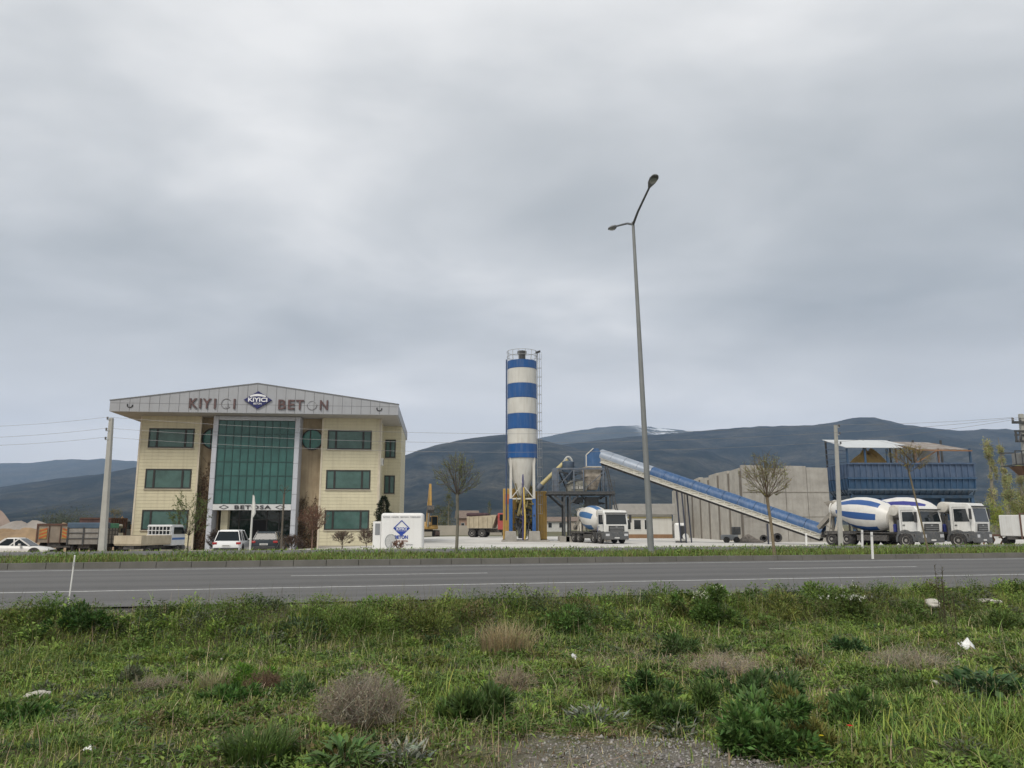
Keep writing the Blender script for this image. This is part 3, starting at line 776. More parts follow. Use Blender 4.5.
for a in (30, 90, 150): m.tube([(1.52 + .42 * math.sin(R(a)), -.34 * math.cos(R(a)), 2.6), (1.52 + .42 * math.sin(R(a)), -.34 * math.cos(R(a)), zt + 1)], .015, 4)
m.build('ladder_cage', STEEL, SILO)
m = MB(); m.tube([(-1.55, -.2, 2.0), (-1.55, -.2, zt + .2)], .07, 8); m.build('air_pipe', pm('pipe_blue', (.05, .08, .16), .5), SILO)

# yellow clad screw-feed cabin below the silo
def cement_cabin():
    c = P(524, 500, SY + 2.5)
    o = thing('yellow_tank', 'weathered yellow clad enclosure standing under and behind the banded silo', 'enclosure', (c.x, SY + 2.4, gz(c.x, SY + 2.4)))
    zt = P(524, 488.5, SY + 1.5).z - gz(c.x, SY + 2.4)
    for x0, x1, tp in ((-2.1, -.75, zt), (.9, 2.25, zt - .25)):
        m = MB(); m.b(x0, x1, -.6, 1.8, .15, tp); m.build('side_cladding', YEL, o, bevel=.05)
        m = MB()
        for x in np.linspace(x0 + .12, x1 - .12, 5): m.b(x - .02, x + .02, -.625, -.595, .2, tp - .1)
        m.build('cladding_rib', pm('yellow_rib', (.34, .22, .06), .6), o)
    m = MB(); m.b(-.75, .9, .1, 1.7, 1.2, zt + .3); m.build('rear_cladding', pm('olive_yellow', (.30, .235, .07), .7, var=.4, scale=2.5, dirt=(.1, .09, .06), dirt_amt=.6), o)
    m = MB(); m.b(-1.9, -1.2, -.66, -.615, zt - 1.5, zt - .55); m.build('orange_plate', pm('rust_orange', (.42, .14, .05), .7, var=.3), o)
    for mt, cnt, zlo, zhi, nm in ((DARK_STEEL, 36, .3, 3.3, 'pipework'), (pm('grimy_olive', (.20, .165, .06), .75, var=.4, dirt_amt=.5), 22, 1.6, zt + .5, 'screw_pipe'), (pm('grimy_violet', (.07, .06, .12), .7, var=.3, dirt_amt=.4), 8, .6, 3.0, 'cable_duct')):
        m = MB(); a = Vector((0, -2.6, (zlo + zhi) / 2))
        for k in range(cnt):
            c = Vector((random.uniform(-1.0, 1.0), random.uniform(-3.7, -1.3), random.uniform(zlo, zhi)))
            m.bar(a, c, random.uniform(.05, .15)); a = c
        m.build(nm, mt, o)
    m = MB(); m.b(-.6, .2, -2.6, -1.4, .3, 1.7); m.build('motor_housing', DARK_STEEL, o, bevel=.05)
    m = MB(); m.lathe([(.25, 1.7), (.5, 2.2), (.5, 3.1), (.2, 3.4)], 14, Matrix.Translation((.35, -2.0, 0))); m.build('dosing_hopper', pm('olive_yellow', (.30, .235, .07)), o)
    m = MB(); m.tube([(0, -3.5, .2), (.05, -3.5, 2.2), (-.1, -3.4, zt)], .09, 8); m.build('yellow_pipe', pm('pipe_yellow', (.55, .40, .10), .5), o)
    m = MB(); m.b(-2.2, 2.35, -3.9, 1.9, -.2, .12); m.build('base_slab', CONC, o)
cement_cabin()

# ================================================================== batching plant
BY = 74.5
bo = P(580, 500, BY); bg = gz(bo.x, BY)
PLANT = thing('batching_plant', 'grey steel mixing platform on posts with a blue capped hopper and yellow screw conveyor', 'batching plant', (bo.x, BY, bg))
def L(px, py, dy=0.0):
    p = P(px, py, BY + dy); return Vector((p.x - bo.x, dy, p.z - bg))
zp = L(580, 493).z
xl, xr = L(547, 493).x, L(613, 493).x
m = MB(); m.b(xl, xr, -1.3, 2.0, zp - .04, zp + .10); m.build('platform_deck', DARK_STEEL, PLANT)
m = MB()
for x in (xl, xl * .5, 0, xr * .5, xr): m.b(x - .07, x + .07, -1.34, 2.04, zp - .20, zp - .05)
m.b(xl, xr, -1.36, -1.22, zp - .18, zp - .05); m.b(xl, xr, 1.92, 2.06, zp - .18, zp - .05)
m.build('deck_beam', DARK_STEEL, PLANT)
BST = pm('plant_grey_blue', (.10, .125, .165), .55, .1, var=.2, scale=2, dirt=(.2, .18, .15), dirt_amt=.4)
for px in (563.5, 569, 608.5):
    for yy in (-1.1, 1.8):
        x = L(px, 500).x
        m = MB(); m.bar((x, yy, -.1), (x, yy, zp - .3), .17); p_ = m.build('post', DARK_STEEL, PLANT)
        m = MB(); m.b(x - .45, x + .45, yy - .45, yy + .45, -.3, .5); m.build('footing', CONC, p_, bevel=.03)
m = MB(); m.bar(L(553, 495) + Vector((0, -1.1, 0)), L(564, 506) + Vector((0, -1.1, 0)), .2); m.bar(L(578, 495) + Vector((0, -1.1, 0)), L(568, 505) + Vector((0, -1.1, 0)), .16); m.bar(L(549, 494) + Vector((0, 1.6, 0)), L(564, 508) + Vector((0, 1.6, 0)), .2)
m.build('knee_brace', DARK_STEEL, PLANT)
zu = L(580, 469.5).z
for yy in (-1.1, 1.7):
    m = MB()
    for px in (554, 557.5, 573, 582.5, 602, 606): x = L(px, 480).x; m.bar((x, yy, zp), (x, yy, zu), .12)
    m.bar((L(553, 469).x, yy, zu), (L(609, 469).x, yy, zu), .16)
    for a, c in ((554, 573), (582, 606)): m.bar((L(a, 480).x, yy - .02, zp + .2), (L(c, 480).x, yy - .02, zu), .06)
    m.build('upper_frame', BST, PLANT)
m = MB()
for x in np.linspace(xl, xr, 12): m.bar((x, -1.3, zp + .1), (x, -1.3, zp + 1.1), .035)
for h in (.6, 1.1): m.bar((xl, -1.3, zp + h), (xr, -1.3, zp + h), .03)
m.build('guard_rail', DARK_STEEL, PLANT)
# mixer drum under dust, weigh hopper, blue head
m = MB()
a, c = L(567, 489).x, L(586, 489).x
m.prism([(a, zp + .1), (c, zp + .1), (c + .1, zp + .8), (c - .3, zp + 1.15), (a + .3, zp + 1.15), (a - .1, zp + .8)], -.9, .8)
mx_ = m.build('pan_mixer', pm('dusty_grey_green', (.19, .19, .16), .8, var=.3, scale=2.5, dirt=(.34, .32, .28), dirt_amt=.6), PLANT, bevel=.06)
m = MB()
x = a + .35
for k in range(5): m.b(x, x + .17, -.945, -.915, zp + .35, zp + .62 + .04 * (k % 2)); x += .24
m.build('worn_marking', pm('worn_white', (.55, .54, .5), .7, var=.3, scale=6, dirt=(.3, .28, .25), dirt_amt=.5), mx_)
m = MB()
x0, x1 = L(583, 480).x, L(600, 480).x; zb, zm, ztp = L(590, 490).z, L(590, 477).z, L(590, 467.5).z
m.hexa([(x0 + .35, -.5, zb), (x1 - .35, -.5, zb), (x1 - .35, .9, zb), (x0 + .35, .9, zb), (x0, -.9, zm), (x1, -.9, zm), (x1, 1.2, zm), (x0, 1.2, zm)])
m.b(x0, x1, -.9, 1.2, zm + .002, ztp)
m.build('weigh_hopper', pm('cement_caked', (.34, .30, .25), .9, var=.35, scale=1.8, streak=.6, dirt=(.16, .13, .10), dirt_amt=.5), PLANT)
m = MB()
x0, x1 = L(585.5, 460).x, L(600, 460).x; z0, z1, z2 = L(590, 467).z, L(590, 455.5).z, L(594, 449).z
m.prism([(x0, z0), (x1, z0), (x1, z1 + .2), (x0 + .85 * (x1 - x0), z2), (x0 + .5 * (x1 - x0), z2), (x0, z1)], -.7, 1.0)
hd = m.build('hopper_head', pm('faded_blue', (.035, .10, .23), .5, var=.15, streak=.4, dirt=(.2, .24, .3)), PLANT)
m = MB()
m.b(x0 - .05, x1 + .05, -.75, 1.05, z0 - .35, z0 + .02)
m.bar((x0, -.72, z0), (x0, -.72, z1), .10); m.bar((x0, -.72, z1), (x0 + .5 * (x1 - x0), -.72, z2), .10)
m.build('white_trim', OFFW, hd)
# yellow screw conveyor and looped hose
m = MB(); m.tube([L(540.5, 485.5, .3), L(567.5, 459.5, .3)], .21, 14); sc2 = m.build('screw_conveyor', pm('screw_yellow', (.47, .40, .19), .5, var=.12, streak=.4, dirt=(.3, .26, .18)), PLANT)
m = MB(); m.tube([L(537.5, 489, .3), L(541.5, 484.5, .3)], .36, 12); m.build('screw_motor', BST, sc2)
m = MB(); m.tube([L(565 + 3.2 + 4.2 * -math.cos(R(a)), 464 - 7 * math.sin(R(a)), .2) for a in np.linspace(0, 180, 12)] + [L(572.4, 470, .2)], .10, 8); m.build('loop_hose', pm('hose_grey', (.42, .43, .42), .5), PLANT)
m = MB(); p0 = L(568, 461, .2); m.lathe([(.14, p0.z - 2.0), (.62, p0.z - .9), (.62, p0.z - .1), (.4, p0.z)], 16, Matrix.Translation((p0.x, .3, 0))); m.build('cement_hopper', pm('hopper_slate', (.055, .085, .13), .6, var=.25, scale=2, dirt=(.2, .19, .17), dirt_amt=.35), PLANT)
m = MB(); m.b(L(585, 500).x, L(598, 500).x, -.5, .7, zp - 1.25, zp - .42); m.b(L(574, 500).x, L(583, 500).x, -.3, .7, zp - .85, zp - .42); m.lathe([(.25, zp - 1.9), (.5, zp - 1.2)], 12, Matrix.Translation((L(592, 500).x, .1, 0)))
m.build('discharge_chute', DARK_STEEL, PLANT)
m = MB(); m.bar(L(605, 466, -1.2), L(617, 517, -1.2), .10); m.bar(L(607, 466, -1.2), L(619, 517, -1.2), .10)
m.build('stair_stringer', DARK_STEEL, PLANT)
m = MB(); a = Vector((L(575, 480).x, -.6, zp + .5))
for k in range(16):
    c = Vector((random.uniform(L(556, 480).x, L(606, 480).x), random.uniform(-1.0, .8), random.uniform(zp + .2, zu - .1)))
    m.bar(a, c, random.uniform(.04, .11)); a = c
m.build('pipework', DARK_STEEL, PLANT)
m = MB(); a = Vector((L(585, 480).x, -.4, zp - .4))
for k in range(12):
    c = Vector((random.uniform(L(572, 480).x, L(606, 480).x), random.uniform(-.8, .8), random.uniform(zp - 1.3, zp - .1)))
    m.bar(a, c, random.uniform(.05, .13)); a = c
m.build('under_deck_pipework', DARK_STEEL, PLANT)
m = MB(); m.bar((L(554, 480).x, -1.0, zp + .1), (L(554, 480).x, -1.0, zu), .5, .4); m.build('control_cabinet', BST, PLANT)

# inclined conveyor with round blue cover
CA, CB = P(600.5, 457.5, BY), P(823, 534.5, 63.0)
cg = gz(CB.x, CB.y)
CONV = thing('belt_conveyor', 'long inclined belt conveyor with rounded blue cover running from the hopper down to the yard', 'conveyor', (CB.x, CB.y, cg))
M0 = Matrix.Translation((-CB.x, -CB.y, -cg))
d = (CB - CA).normalized(); side = d.cross(Vector((0, 0, 1))).normalized(); upv = side.cross(d)
m = MB(M0)
def halfpipe(a, c, r, n=12, off=.12, a0=-5, a1=185):
    vs, fs = [], []
    for i, p in enumerate((a, c)):
        for rr in (r, r - .03):
            for k in range(n + 1):
                t_ = R(a0 + (a1 - a0) * k / n)
                vs.append(p + side * math.cos(t_) * rr + upv * (math.sin(t_) * rr + off))
    w_ = n + 1
    for k in range(n):
        fs += [(k, k + 1, 2 * w_ + k + 1, 2 * w_ + k), (w_ + k + 1, w_ + k, 3 * w_ + k, 3 * w_ + k + 1)]
        fs += [(k, w_ + k, w_ + k + 1, k + 1), (2 * w_ + k, 2 * w_ + k + 1, 3 * w_ + k + 1, 3 * w_ + k)]
    return vs, fs
TL = (CB - CA).length
CBL = pm('cover_blue', (.022, .075, .185), .5, .0, var=.14, scale=1.1, streak=.3, dirt=(.20, .25, .33))
CGR = pm('cover_sheen', (.26, .30, .36), .38, .2, var=.12, scale=1.0, streak=.3, dirt=(.40, .40, .40))  # paler grey puts the sheen near the head into the cover's colour
nseg = 15
for i in range(nseg):
    a, c = CA + d * (TL * i / nseg), CA + d * (TL * (i + 1) / nseg - .03)
    m = MB(M0); vs, fs = halfpipe(a, c, .70 + .004 * (i % 2)); m.add(vs, fs, True); m.build('cover', CGR if i < 4 else CBL, CONV)
m = MB(M0)
for sgn in (-1, 1):
    o1 = side * sgn * .62
    m.bar(CA + o1 + upv * .06, CB + o1 + upv * .06, .10, .16); m.bar(CA + o1 - upv * .38, CB + o1 - upv * .34, .09, .10)
    n_ = 26
    for i in range(n_):
        a = CA + o1 + d * (TL * i / n_); c = CA + o1 + d * (TL * (i + 1) / n_)
        m.bar(a + upv * .02, a - upv * .38, .06)
        m.bar(a - upv * .38, c + upv * .02, .05)
m.build('truss', OFFW, CONV)
m = MB(M0)
m.hexa([CA + side * s1 * .5 + upv * u1 + d * 0 for s1, u1 in ((-1, -.02), (1, -.02), (1, .04), (-1, .04))] + [CB + side * s1 * .5 + upv * u1 for s1, u1 in ((-1, -.02), (1, -.02), (1, .04), (-1, .04))])
m.build('belt', RUBBER, CONV)
m = MB(M0)
m.hexa([CA + side * s1 * .6 + upv * u1 for s1, u1 in ((-1, -.34), (1, -.34), (1, -.05), (-1, -.05))] + [CB + side * s1 * .6 + upv * u1 for s1, u1 in ((-1, -.30), (1, -.30), (1, -.05), (-1, -.05))])
m.build('side_panel', pm('conveyor_cream', (.47, .45, .38), .6, var=.12, streak=.5, dirt=(.25, .22, .17)), CONV)
m = MB(M0)
for sgn in (-1, 1): m.bar(CA + side * sgn * .5 - upv * .52, CB + side * sgn * .5 - upv * .46, .12, .2)
m.hexa([CA + side * s1 * .45 + upv * u1 for s1, u1 in ((-1, -.62), (1, -.62), (1, -.56), (-1, -.56))] + [CB + side * s1 * .45 + upv * u1 for s1, u1 in ((-1, -.56), (1, -.56), (1, -.50), (-1, -.50))])
m.build('dark_underside', RUBBER, CONV)  # dark bars and thin sheet along the conveyor's underside
m = MB(M0); m.tube([CA - side * .55 - d * .1, CA + side * .55 - d * .1], .3, 14); m.build('head_pulley', DARK_STEEL, CONV)
for fr in (.405, .43, .80):
    pt = CA + d * (TL * fr)
    for sgn in (-1, 1):
        q1 = pt + side * sgn * .6 - upv * .6
        m = MB(M0); m.bar(q1, (q1.x + (.25 if fr < .6 else 0), q1.y, gz(q1.x, q1.y) - .1), .11); m.build('support_leg', pm('leg_navy', (.035, .04, .06), .5), CONV)
# ================================================================== aggregate bin, concrete wall, yard buildings
def aggregate_bin():
    x0, x1, y0, y1 = 33.2, 45.8, 76.0, 81.2
    gd = gz(39, 78)
    o = thing('aggregate_bin', 'large dark blue aggregate bin on stilts with open posts and patchy sheet roof', 'aggregate bin', (x0, y0, gd))
    zt, zb = 7.09 - gd, 4.0 - gd; W_, D_ = x1 - x0, y1 - y0
    BB = [pm('bin_blue_light', (.048, .082, .145), .6, var=.16, scale=.8, streak=.35, dirt=(.13, .16, .22), dirt_amt=.25), pm('bin_blue', (.022, .066, .135), .6, var=.14, scale=.8, streak=.35, dirt=(.09, .13, .19), dirt_amt=.25), pm('bin_blue_grey', (.06, .10, .15), .65, var=.2, scale=.8, streak=.4, dirt=(.16, .16, .16), dirt_amt=.3)]
    hs = [zt, zt - 1.45, zt - 2.55, zb]
    ins = [0, 0, .12, .55]
    for k in range(3):
        a, c = ins[k], ins[k + 1]
        m = MB()
        zt_, zb_ = hs[k] - .02, hs[k + 1] + .02
        m.hexa([(c, c, zb_), (W_ - c, c, zb_), (W_ - c, D_ - c, zb_), (c, D_ - c, zb_), (a, a, zt_), (W_ - a, a, zt_), (W_ - a, D_ - a, zt_), (a, D_ - a, zt_)])
        pnl = m.build('bin_panel', BB[k], o)
        m = MB()
        for x in np.linspace(.1, W_ - .1, 22): m.bar((x, c - .06, zb_), (x, a - .06, zt_), .09, .10)
        for yy in np.linspace(.3, D_ - .3, 8): m.bar((c - .06, yy, zb_), (a - .06, yy, zt_), .09, .1)
        m.bar((-.08, a - .08, hs[k]), (W_ + .08, a - .08, hs[k]), .16)
        m.build('panel_rib', BB[k], pnl)
    m = MB()
    for x in (1.6, 4.7, 7.8, 10.9): m.hexa([(x - .5, 1.5, zb - 1.1), (x + .5, 1.5, zb - 1.1), (x + .5, 3.5, zb - 1.1), (x - .5, 3.5, zb - 1.1), (x - 1.3, .8, zb), (x + 1.3, .8, zb), (x + 1.3, 4.3, zb), (x - 1.3, 4.3, zb)])
    m.build('discharge_hopper', BB[2], o)
    m = MB(); m.bar((.3, .3, zb - .15), (W_ - .3, .3, zb - .15), .3); m.bar((.3, D_ - .3, zb - .15), (W_ - .3, D_ - .3, zb - .15), .3); m.b(.6, W_ - .6, 2.2, 3.0, zb - 1.55, zb - 1.2)
    m.build('lower_frame', pm('bin_blue_dark', (.014, .04, .075), .7, var=.25, dirt=(.10, .10, .10), dirt_amt=.3), o)
    m = MB(); m.b(.58, W_ - .58, .60, .68, zb - 1.3, zb - .02); m.build('skirt', pm('bin_blue_dark', (.014, .04, .075)), o)
    for x in np.linspace(.4, W_ - .4, 5):
        for yy in (.3, D_ - .3):
            m = MB(); m.bar((x, yy, -.1), (x, yy, zb), .28); m.build('leg', BB[1], o)
    # open frame and roof
    zf, zk = 8.64 - gd, 10.0 - gd
    RUST = pm('rusty_post', (.16, .10, .07), .8, var=.3, scale=3, dirt=(.05, .06, .09), dirt_amt=.5)
    for x in (.12, 1.9, 4.1, 5.0, 6.9, 9.2, W_ - .25):
        m = MB(); m.bar((x, .1, zt), (x, .1, zf - .05), .16); m.build('post', RUST if 4.5 < x < 12 else BB[1], o)
    for x in (.12, 4.1, 6.9, 9.4, W_ - .25):
        m = MB(); m.bar((x, D_ - .1, zt), (x, D_ - .1, zk - .05), .16); m.build('rear_post', DARK_STEEL, o)
    m = MB()
    for k in range(4): m.bar((.05, .1, zt + .35 * k + .2), (.05, D_ - .1, zt + (.35 + .22) * k + .2), .07)
    m.build('side_rail', BB[0], o)
    m = MB(); m.hexa([(-.15, -.3, zf), (5.6, -.3, zf - .03), (6.15, D_ + .2, zk - .05), (-.1, D_ + .2, zk), (-.15, -.3, zf + .05), (5.6, -.3, zf + .02), (6.15, D_ + .2, zk), (-.1, D_ + .2, zk + .05)])
    SHEET = pm('roof_white_sheet', (.52, .54, .55), .5, .1, var=.06, scale=.6, streak=.2, dirt=(.36, .34, .30))
    m.build('roof_sheet', SHEET, o)
    m = MB(); m.hexa([(5.9, 1.6, zf + .45), (6.7, 1.6, zf + .42), (6.6, D_, zk - .1), (5.7, D_, zk - .05), (5.9, 1.6, zf + .5), (6.7, 1.6, zf + .47), (6.6, D_, zk - .05), (5.7, D_, zk)]); m.build('torn_roof_sheet', SHEET, o)
    m = MB(); m.hexa([(7.2, .2, zf - .12), (W_ - .6, -.2, zf - .2), (W_ - 1.5, D_ + .1, zk - .30), (7.0, D_ + .1, zk - .22), (7.2, .2, zf - .07), (W_ - .6, -.2, zf - .15), (W_ - 1.5, D_ + .1, zk - .25), (7.0, D_ + .1, zk - .17)])
    m.build('rusty_roof_sheet', pm('rusty_sheet', (.20, .165, .14), .8, var=.3, scale=.9, dirt=(.33, .33, .32), dirt_amt=.85), o)
    m = MB()
    for x in np.linspace(7.1, W_ - .8, 7): m.bar((x, -.1, zf - .25), (x - .2, D_, zk - .38), .09)
    m.bar((6.9, -.2, zf - .22), (W_ - .2, -.2, zf - .3), .13); m.bar((6.8, D_, zk - .35), (W_ - 1.2, D_, zk - .42), .13)
    m.bar((7.0, .1, zt + .1), (9.2, .1, zf - .2), .1); m.bar((9.5, D_ - .1, zt + .1), (7.5, D_ - .1, zk - .3), .1)
    m.build('purlin', pm('orange_purlin', (.22, .12, .065), .8, var=.3), o)
    m = MB(); m.hexa([(10.0, D_ - .5, zt), (11.6, D_ - .5, zt), (11.6, D_ - .45, zt), (10.0, D_ - .45, zt), (9.2, D_ - .5, zk - .5), (11.3, D_ - .5, zk - .45), (11.3, D_ - .45, zk - .45), (9.2, D_ - .45, zk - .5)]); m.build('hanging_sheet', SHEET, o)
    return o
aggregate_bin()
def sand_heap(name, label, cat, x, y, z, r, h, mat, seed=0, sq=1.0, flat=False):
    n, k = 26, 9
    vs = [(0, 0, h)]; fs = []
    for j in range(1, k + 1):
        for i in range(n):
            a = 2 * math.pi * i / n; rr = r * j / k * (1 + .13 * math.sin(3 * a + seed) + .08 * math.sin(7 * a + seed * 2))
            hh = h * ((1 + math.cos(math.pi * (j / k) ** 1.4)) / 2 if flat else (1 - j / k) ** 1.05) * (1 + (.16 * math.sin(2 * a + seed) + .1 * math.sin(5 * a + 2 * seed) if flat else 0)) + (.05 * h * math.sin(5 * a + j + seed) if j < k else -.25)
            vs.append((rr * math.cos(a), rr * math.sin(a) * sq, hh))
    for i in range(n): fs.append((0, 1 + i, 1 + (i + 1) % n))
    for j in range(k - 1):
        for i in range(n):
            a = 1 + j * n; fs.append((a + i, a + n + i, a + n + (i + 1) % n, a + (i + 1) % n))
    m = MB(); m.add(vs, fs, True); o = m.build(name, mat, loc=(x, y, z)); tag(o, label, cat); return o
sand_heap('sand_heap', 'ochre sand heaped up inside the blue bin under its white roof', 'sand heap', 36.6, 78.7, 6.7, 2.3, 1.75, pm('ochre_sand', (.40, .27, .10), .95, var=.2, scale=2, bump=.4), 1, 1.0, True)

def retaining_wall():
    Wx = 30.0
    o = thing('concrete_wall', 'tall raw concrete panel wall with buttress strips behind the conveyor', 'concrete wall', (21.8, 73, gz(22, 73)))
    H_ = 6.9
    n = 4; Wr = (30.0 - 21.8) / n
    for k in range(n):
        m = MB(); hgt = H_ + (.22, -.05, .16, .0)[k]
        m.prism([(k * Wr + .02, -.2), ((k + 1) * Wr - .02, -.2), ((k + 1) * Wr - .02, hgt), (k * Wr + .02, hgt + .05)], 0, .5)
        p_ = m.build('wall_panel', CONC, o, bevel=.02)
        m = MB(); m.b(k * Wr + .03, (k + 1) * Wr - .03, -.025, .01, H_ * .66, H_ * .66 + .08); m.b(k * Wr + .03, (k + 1) * Wr - .03, -.02, .01, H_ * .33, H_ * .33 + .06); m.build('pour_joint', pm('concrete_dark', (.19, .175, .15), .9, var=.2), p_)
    m = MB()
    for k in range(1, n): m.b(k * Wr - .09, k * Wr + .09, .08, .42, -.2, H_ - .02)
    m.build('joint', pm('concrete_dark', (.19, .175, .15), .9), o)
    hs = [6.95, 6.95, 7.0, 6.75, 7.0, 6.8, 6.6, 6.4, 5.5]
    for k in range(8):
        y0, y1 = .55 + k * 4.0, .55 + (k + 1) * 4.0
        m = MB(); m.prism([(y0 + .28, -.3), (y1 - .28, -.3), (y1 - .28, (hs[k] + hs[k + 1]) / 2 + random.uniform(-.1, .1)), (y0 + .28, hs[k])], 0, .5, 'yz')
        m.build('wall_panel', pm('raw_concrete_side', (.42, .395, .345), .92, var=.16, scale=.8, streak=.4, dirt=(.22, .19, .16), dirt_amt=.3, bump=.2), o, bevel=.02)
        m = MB(); m.prism([(y0 - .28, -.3), (y0 + .28, -.3), (y0 + .28, hs[k] - .3), (y0 - .28, hs[k] - .3)], -.04, .45, 'yz'); m.build('buttress', pm('concrete_dark_strip', (.16, .14, .115), .92, var=.25, scale=1.0, streak=.4, dirt=(.25, .22, .18)), o)  # darker strips between the paler side panels
retaining_wall()

def boxes(name, label, cat, loc, rz, parts):
    o = thing(name, label, cat, loc, rz)
    for pn, mat, fn in parts:
        m = MB(); fn(m); m.build(pn, mat, o)
    return o
# site office
so = P(645, 530, 92); sog = gz(so.x, 92)
OFF = thing('site_office', 'low white prefab site office with two square windows and thick grey flat roof', 'site office', (so.x, 92, sog))
s_ = 92 / 765.
m = MB(); m.b(-2.9, 3.2, 0, 5, -.1, 2.75); m.build('wall', pm('office_white', (.56, .55, .51), .6, var=.06, streak=.25, scale=1, dirt=(.4, .36, .3)), OFF)
m = MB(); m.b(-3.1, 3.6, -.4, 5.3, 2.75, 4.0); m.build('roof', pm('office_roof', (.33, .32, .30), .8, var=.1), OFF, bevel=.03)
m = MB(); m.b(-2.92, 3.22, -.04, .0, -.1, .45); m.build('base_board', pm('office_base', (.24, .14, .075), .8), OFF)
m = MB(); m.b(-2.9, 3.2, -.05, .0, 2.3, 2.5); m.build('yellow_trim', pm('office_trim', (.42, .36, .18), .7), OFF)
for x0 in (-2.55, -1.35, -.1):
    m = MB(); w1 = .95; m.b(x0, x0 + w1, -.03, .02, .95, 2.2); f = m.build('window', pm('office_frame', (.6, .6, .58), .5), OFF)
    m = MB(); m.b(x0 + .08, x0 + w1 - .08, -.036, 0, 1.03, 2.12); m.build('pane', GLASS_DARK, f)
sand_heap('gravel_heap', 'grey gravel heap beside the receding concrete wall', 'gravel heap', 18.6, 98, gz(18, 98), 3.0, 4.2, pm('grey_gravel', (.33, .32, .30), .95, var=.25, scale=2.5, bump=.4), 2)
sand_heap('rubble_heap', 'low heap of dark rubble at the foot of the concrete wall', 'rubble heap', P(750, 540, 70).x, 70.5, gz(22, 70), 1.3, .75, pm('dark_rubble', (.13, .115, .10), .95, var=.5, scale=5, bump=.8), 3)
# white fuel cabinet
fc = P(681, 540, 70)
FU = thing('fuel_cabinet', 'small white rounded fuel cabinet with open dark front by the conveyor supports', 'fuel cabinet', (fc.x, 70, gz(fc.x, 70)), R(-12))
m = MB(); m.b(-.55, .45, .0, .9, .1, 1.75); m.build('body', WHITE_PAINT, FU, bevel=.16)
m = MB(); m.b(-.02, .40, -.03, .3, .35, 1.5); m.build('opening', BLACK, FU, bevel=.05)
m = MB(); m.lathe([(.01, -.25), (.27, -.22), (.27, .1)], 18, Matrix.Translation((.42, -.1, .55)) @ Matrix.Rotation(R(90), 4, 'X')); m.build('tank_end', WHITE_PAINT, FU)
m = MB(); m.b(-.5, .4, .05, .85, -.05, .11); m.build('skid', DARK_STEEL, FU)
# old wheels and pipe drum leaning on the wall
for k, (px, r_) in enumerate(((764, .34), (778, .42))):
    p = P(px, 534, 71.4); z = gz(p.x, 71.5)
    m = MB(Matrix.Translation((0, 0, r_)) @ Matrix.Rotation(R(78), 4, 'X')); m.lathe([(r_ * .55, -.13), (r_ * .95, -.14), (r_, 0), (r_ * .95, .14), (r_ * .55, .13), (r_ * .55, -.13)], 24)
    o = m.build('old_tyre', RUBBER, loc=(p.x, 71.6, z)); tag(o, ('worn black tyre leaning on the concrete wall beside a bare tree', 'larger worn tyre leaning on the concrete wall near the conveyor foot')[k], 'tyre')
# steel box of scrap by the wall
sb = P(733, 538, 70)
SB = thing('scrap_machine', 'small grey compressor with dark hood parked at the wall beside the rubble', 'compressor', (sb.x, 70, gz(sb.x, 70)))
m = MB(); m.b(-.9, .5, 0, .8, .25, .7); m.build('body', pm('machine_grey', (.25, .26, .27), .6, var=.2), SB, bevel=.06)
m = MB(); m.b(.1, .75, .05, .75, .7, 1.4); m.build('hood', DARK_STEEL, SB, bevel=.05)
for x in (-.6, .3):
    m = MB(); m.lathe([(.28, -.02), (.28, .1)], 16, Matrix.Translation((x, -.02, .24)) @ Matrix.Rotation(R(90), 4, 'X')); m.build('wheel', RUBBER, SB)

# ================================================================== wheels and lorries
def wheel(par, x, y, r, wd, out, name='wheel', rim=None):
    """out = +1 / -1: which side the rim faces along y."""
    A = Matrix.Translation((x, y, r)) @ Matrix.Rotation(R(-90 * out), 4, 'X')
    m = MB(); m.lathe([(r * .55, -wd / 2), (r * .93, -wd / 2), (r, -wd * .36), (r, wd * .36), (r * .93, wd / 2), (r * .58, wd / 2), (r * .55, wd * .35)], 28, A)
    t_ = m.build(name, RUBBER, par)
    m = MB(); m.lathe([(r * .57, -wd * .3), (r * .57, wd * .42), (r * .48, wd * .34), (r * .34, wd * .12), (r * .22, wd * .14), (r * .20, wd * .40), (.001, wd * .42)], 24, A)
    m.build('rim', rim or pm('lorry_rim', (.30, .29, .27), .6, .2, var=.2, scale=4, dirt=(.16, .14, .12), dirt_amt=.5), t_)
    return t_
LW = pm('lorry_white', (.66, .66, .64), .32, var=.05, scale=1.5, streak=.25, dirt=(.40, .36, .30), dirt_amt=.12)
LGREY = pm('lorry_grey_plastic', (.075, .08, .085), .6, var=.2, scale=3, dirt=(.22, .20, .18), dirt_amt=.4)
CHAS = pm('lorry_chassis', (.05, .048, .046), .7, var=.3, scale=4, dirt=(.20, .18, .16), dirt_amt=.5)
LAMP = pm('lamp_glass', (.55, .56, .58), .12, .1, var=.05)
AMB = pm('amber_lens', (.5, .18, .02), .3)
REDL = pm('red_lens', (.30, .015, .015), .3)
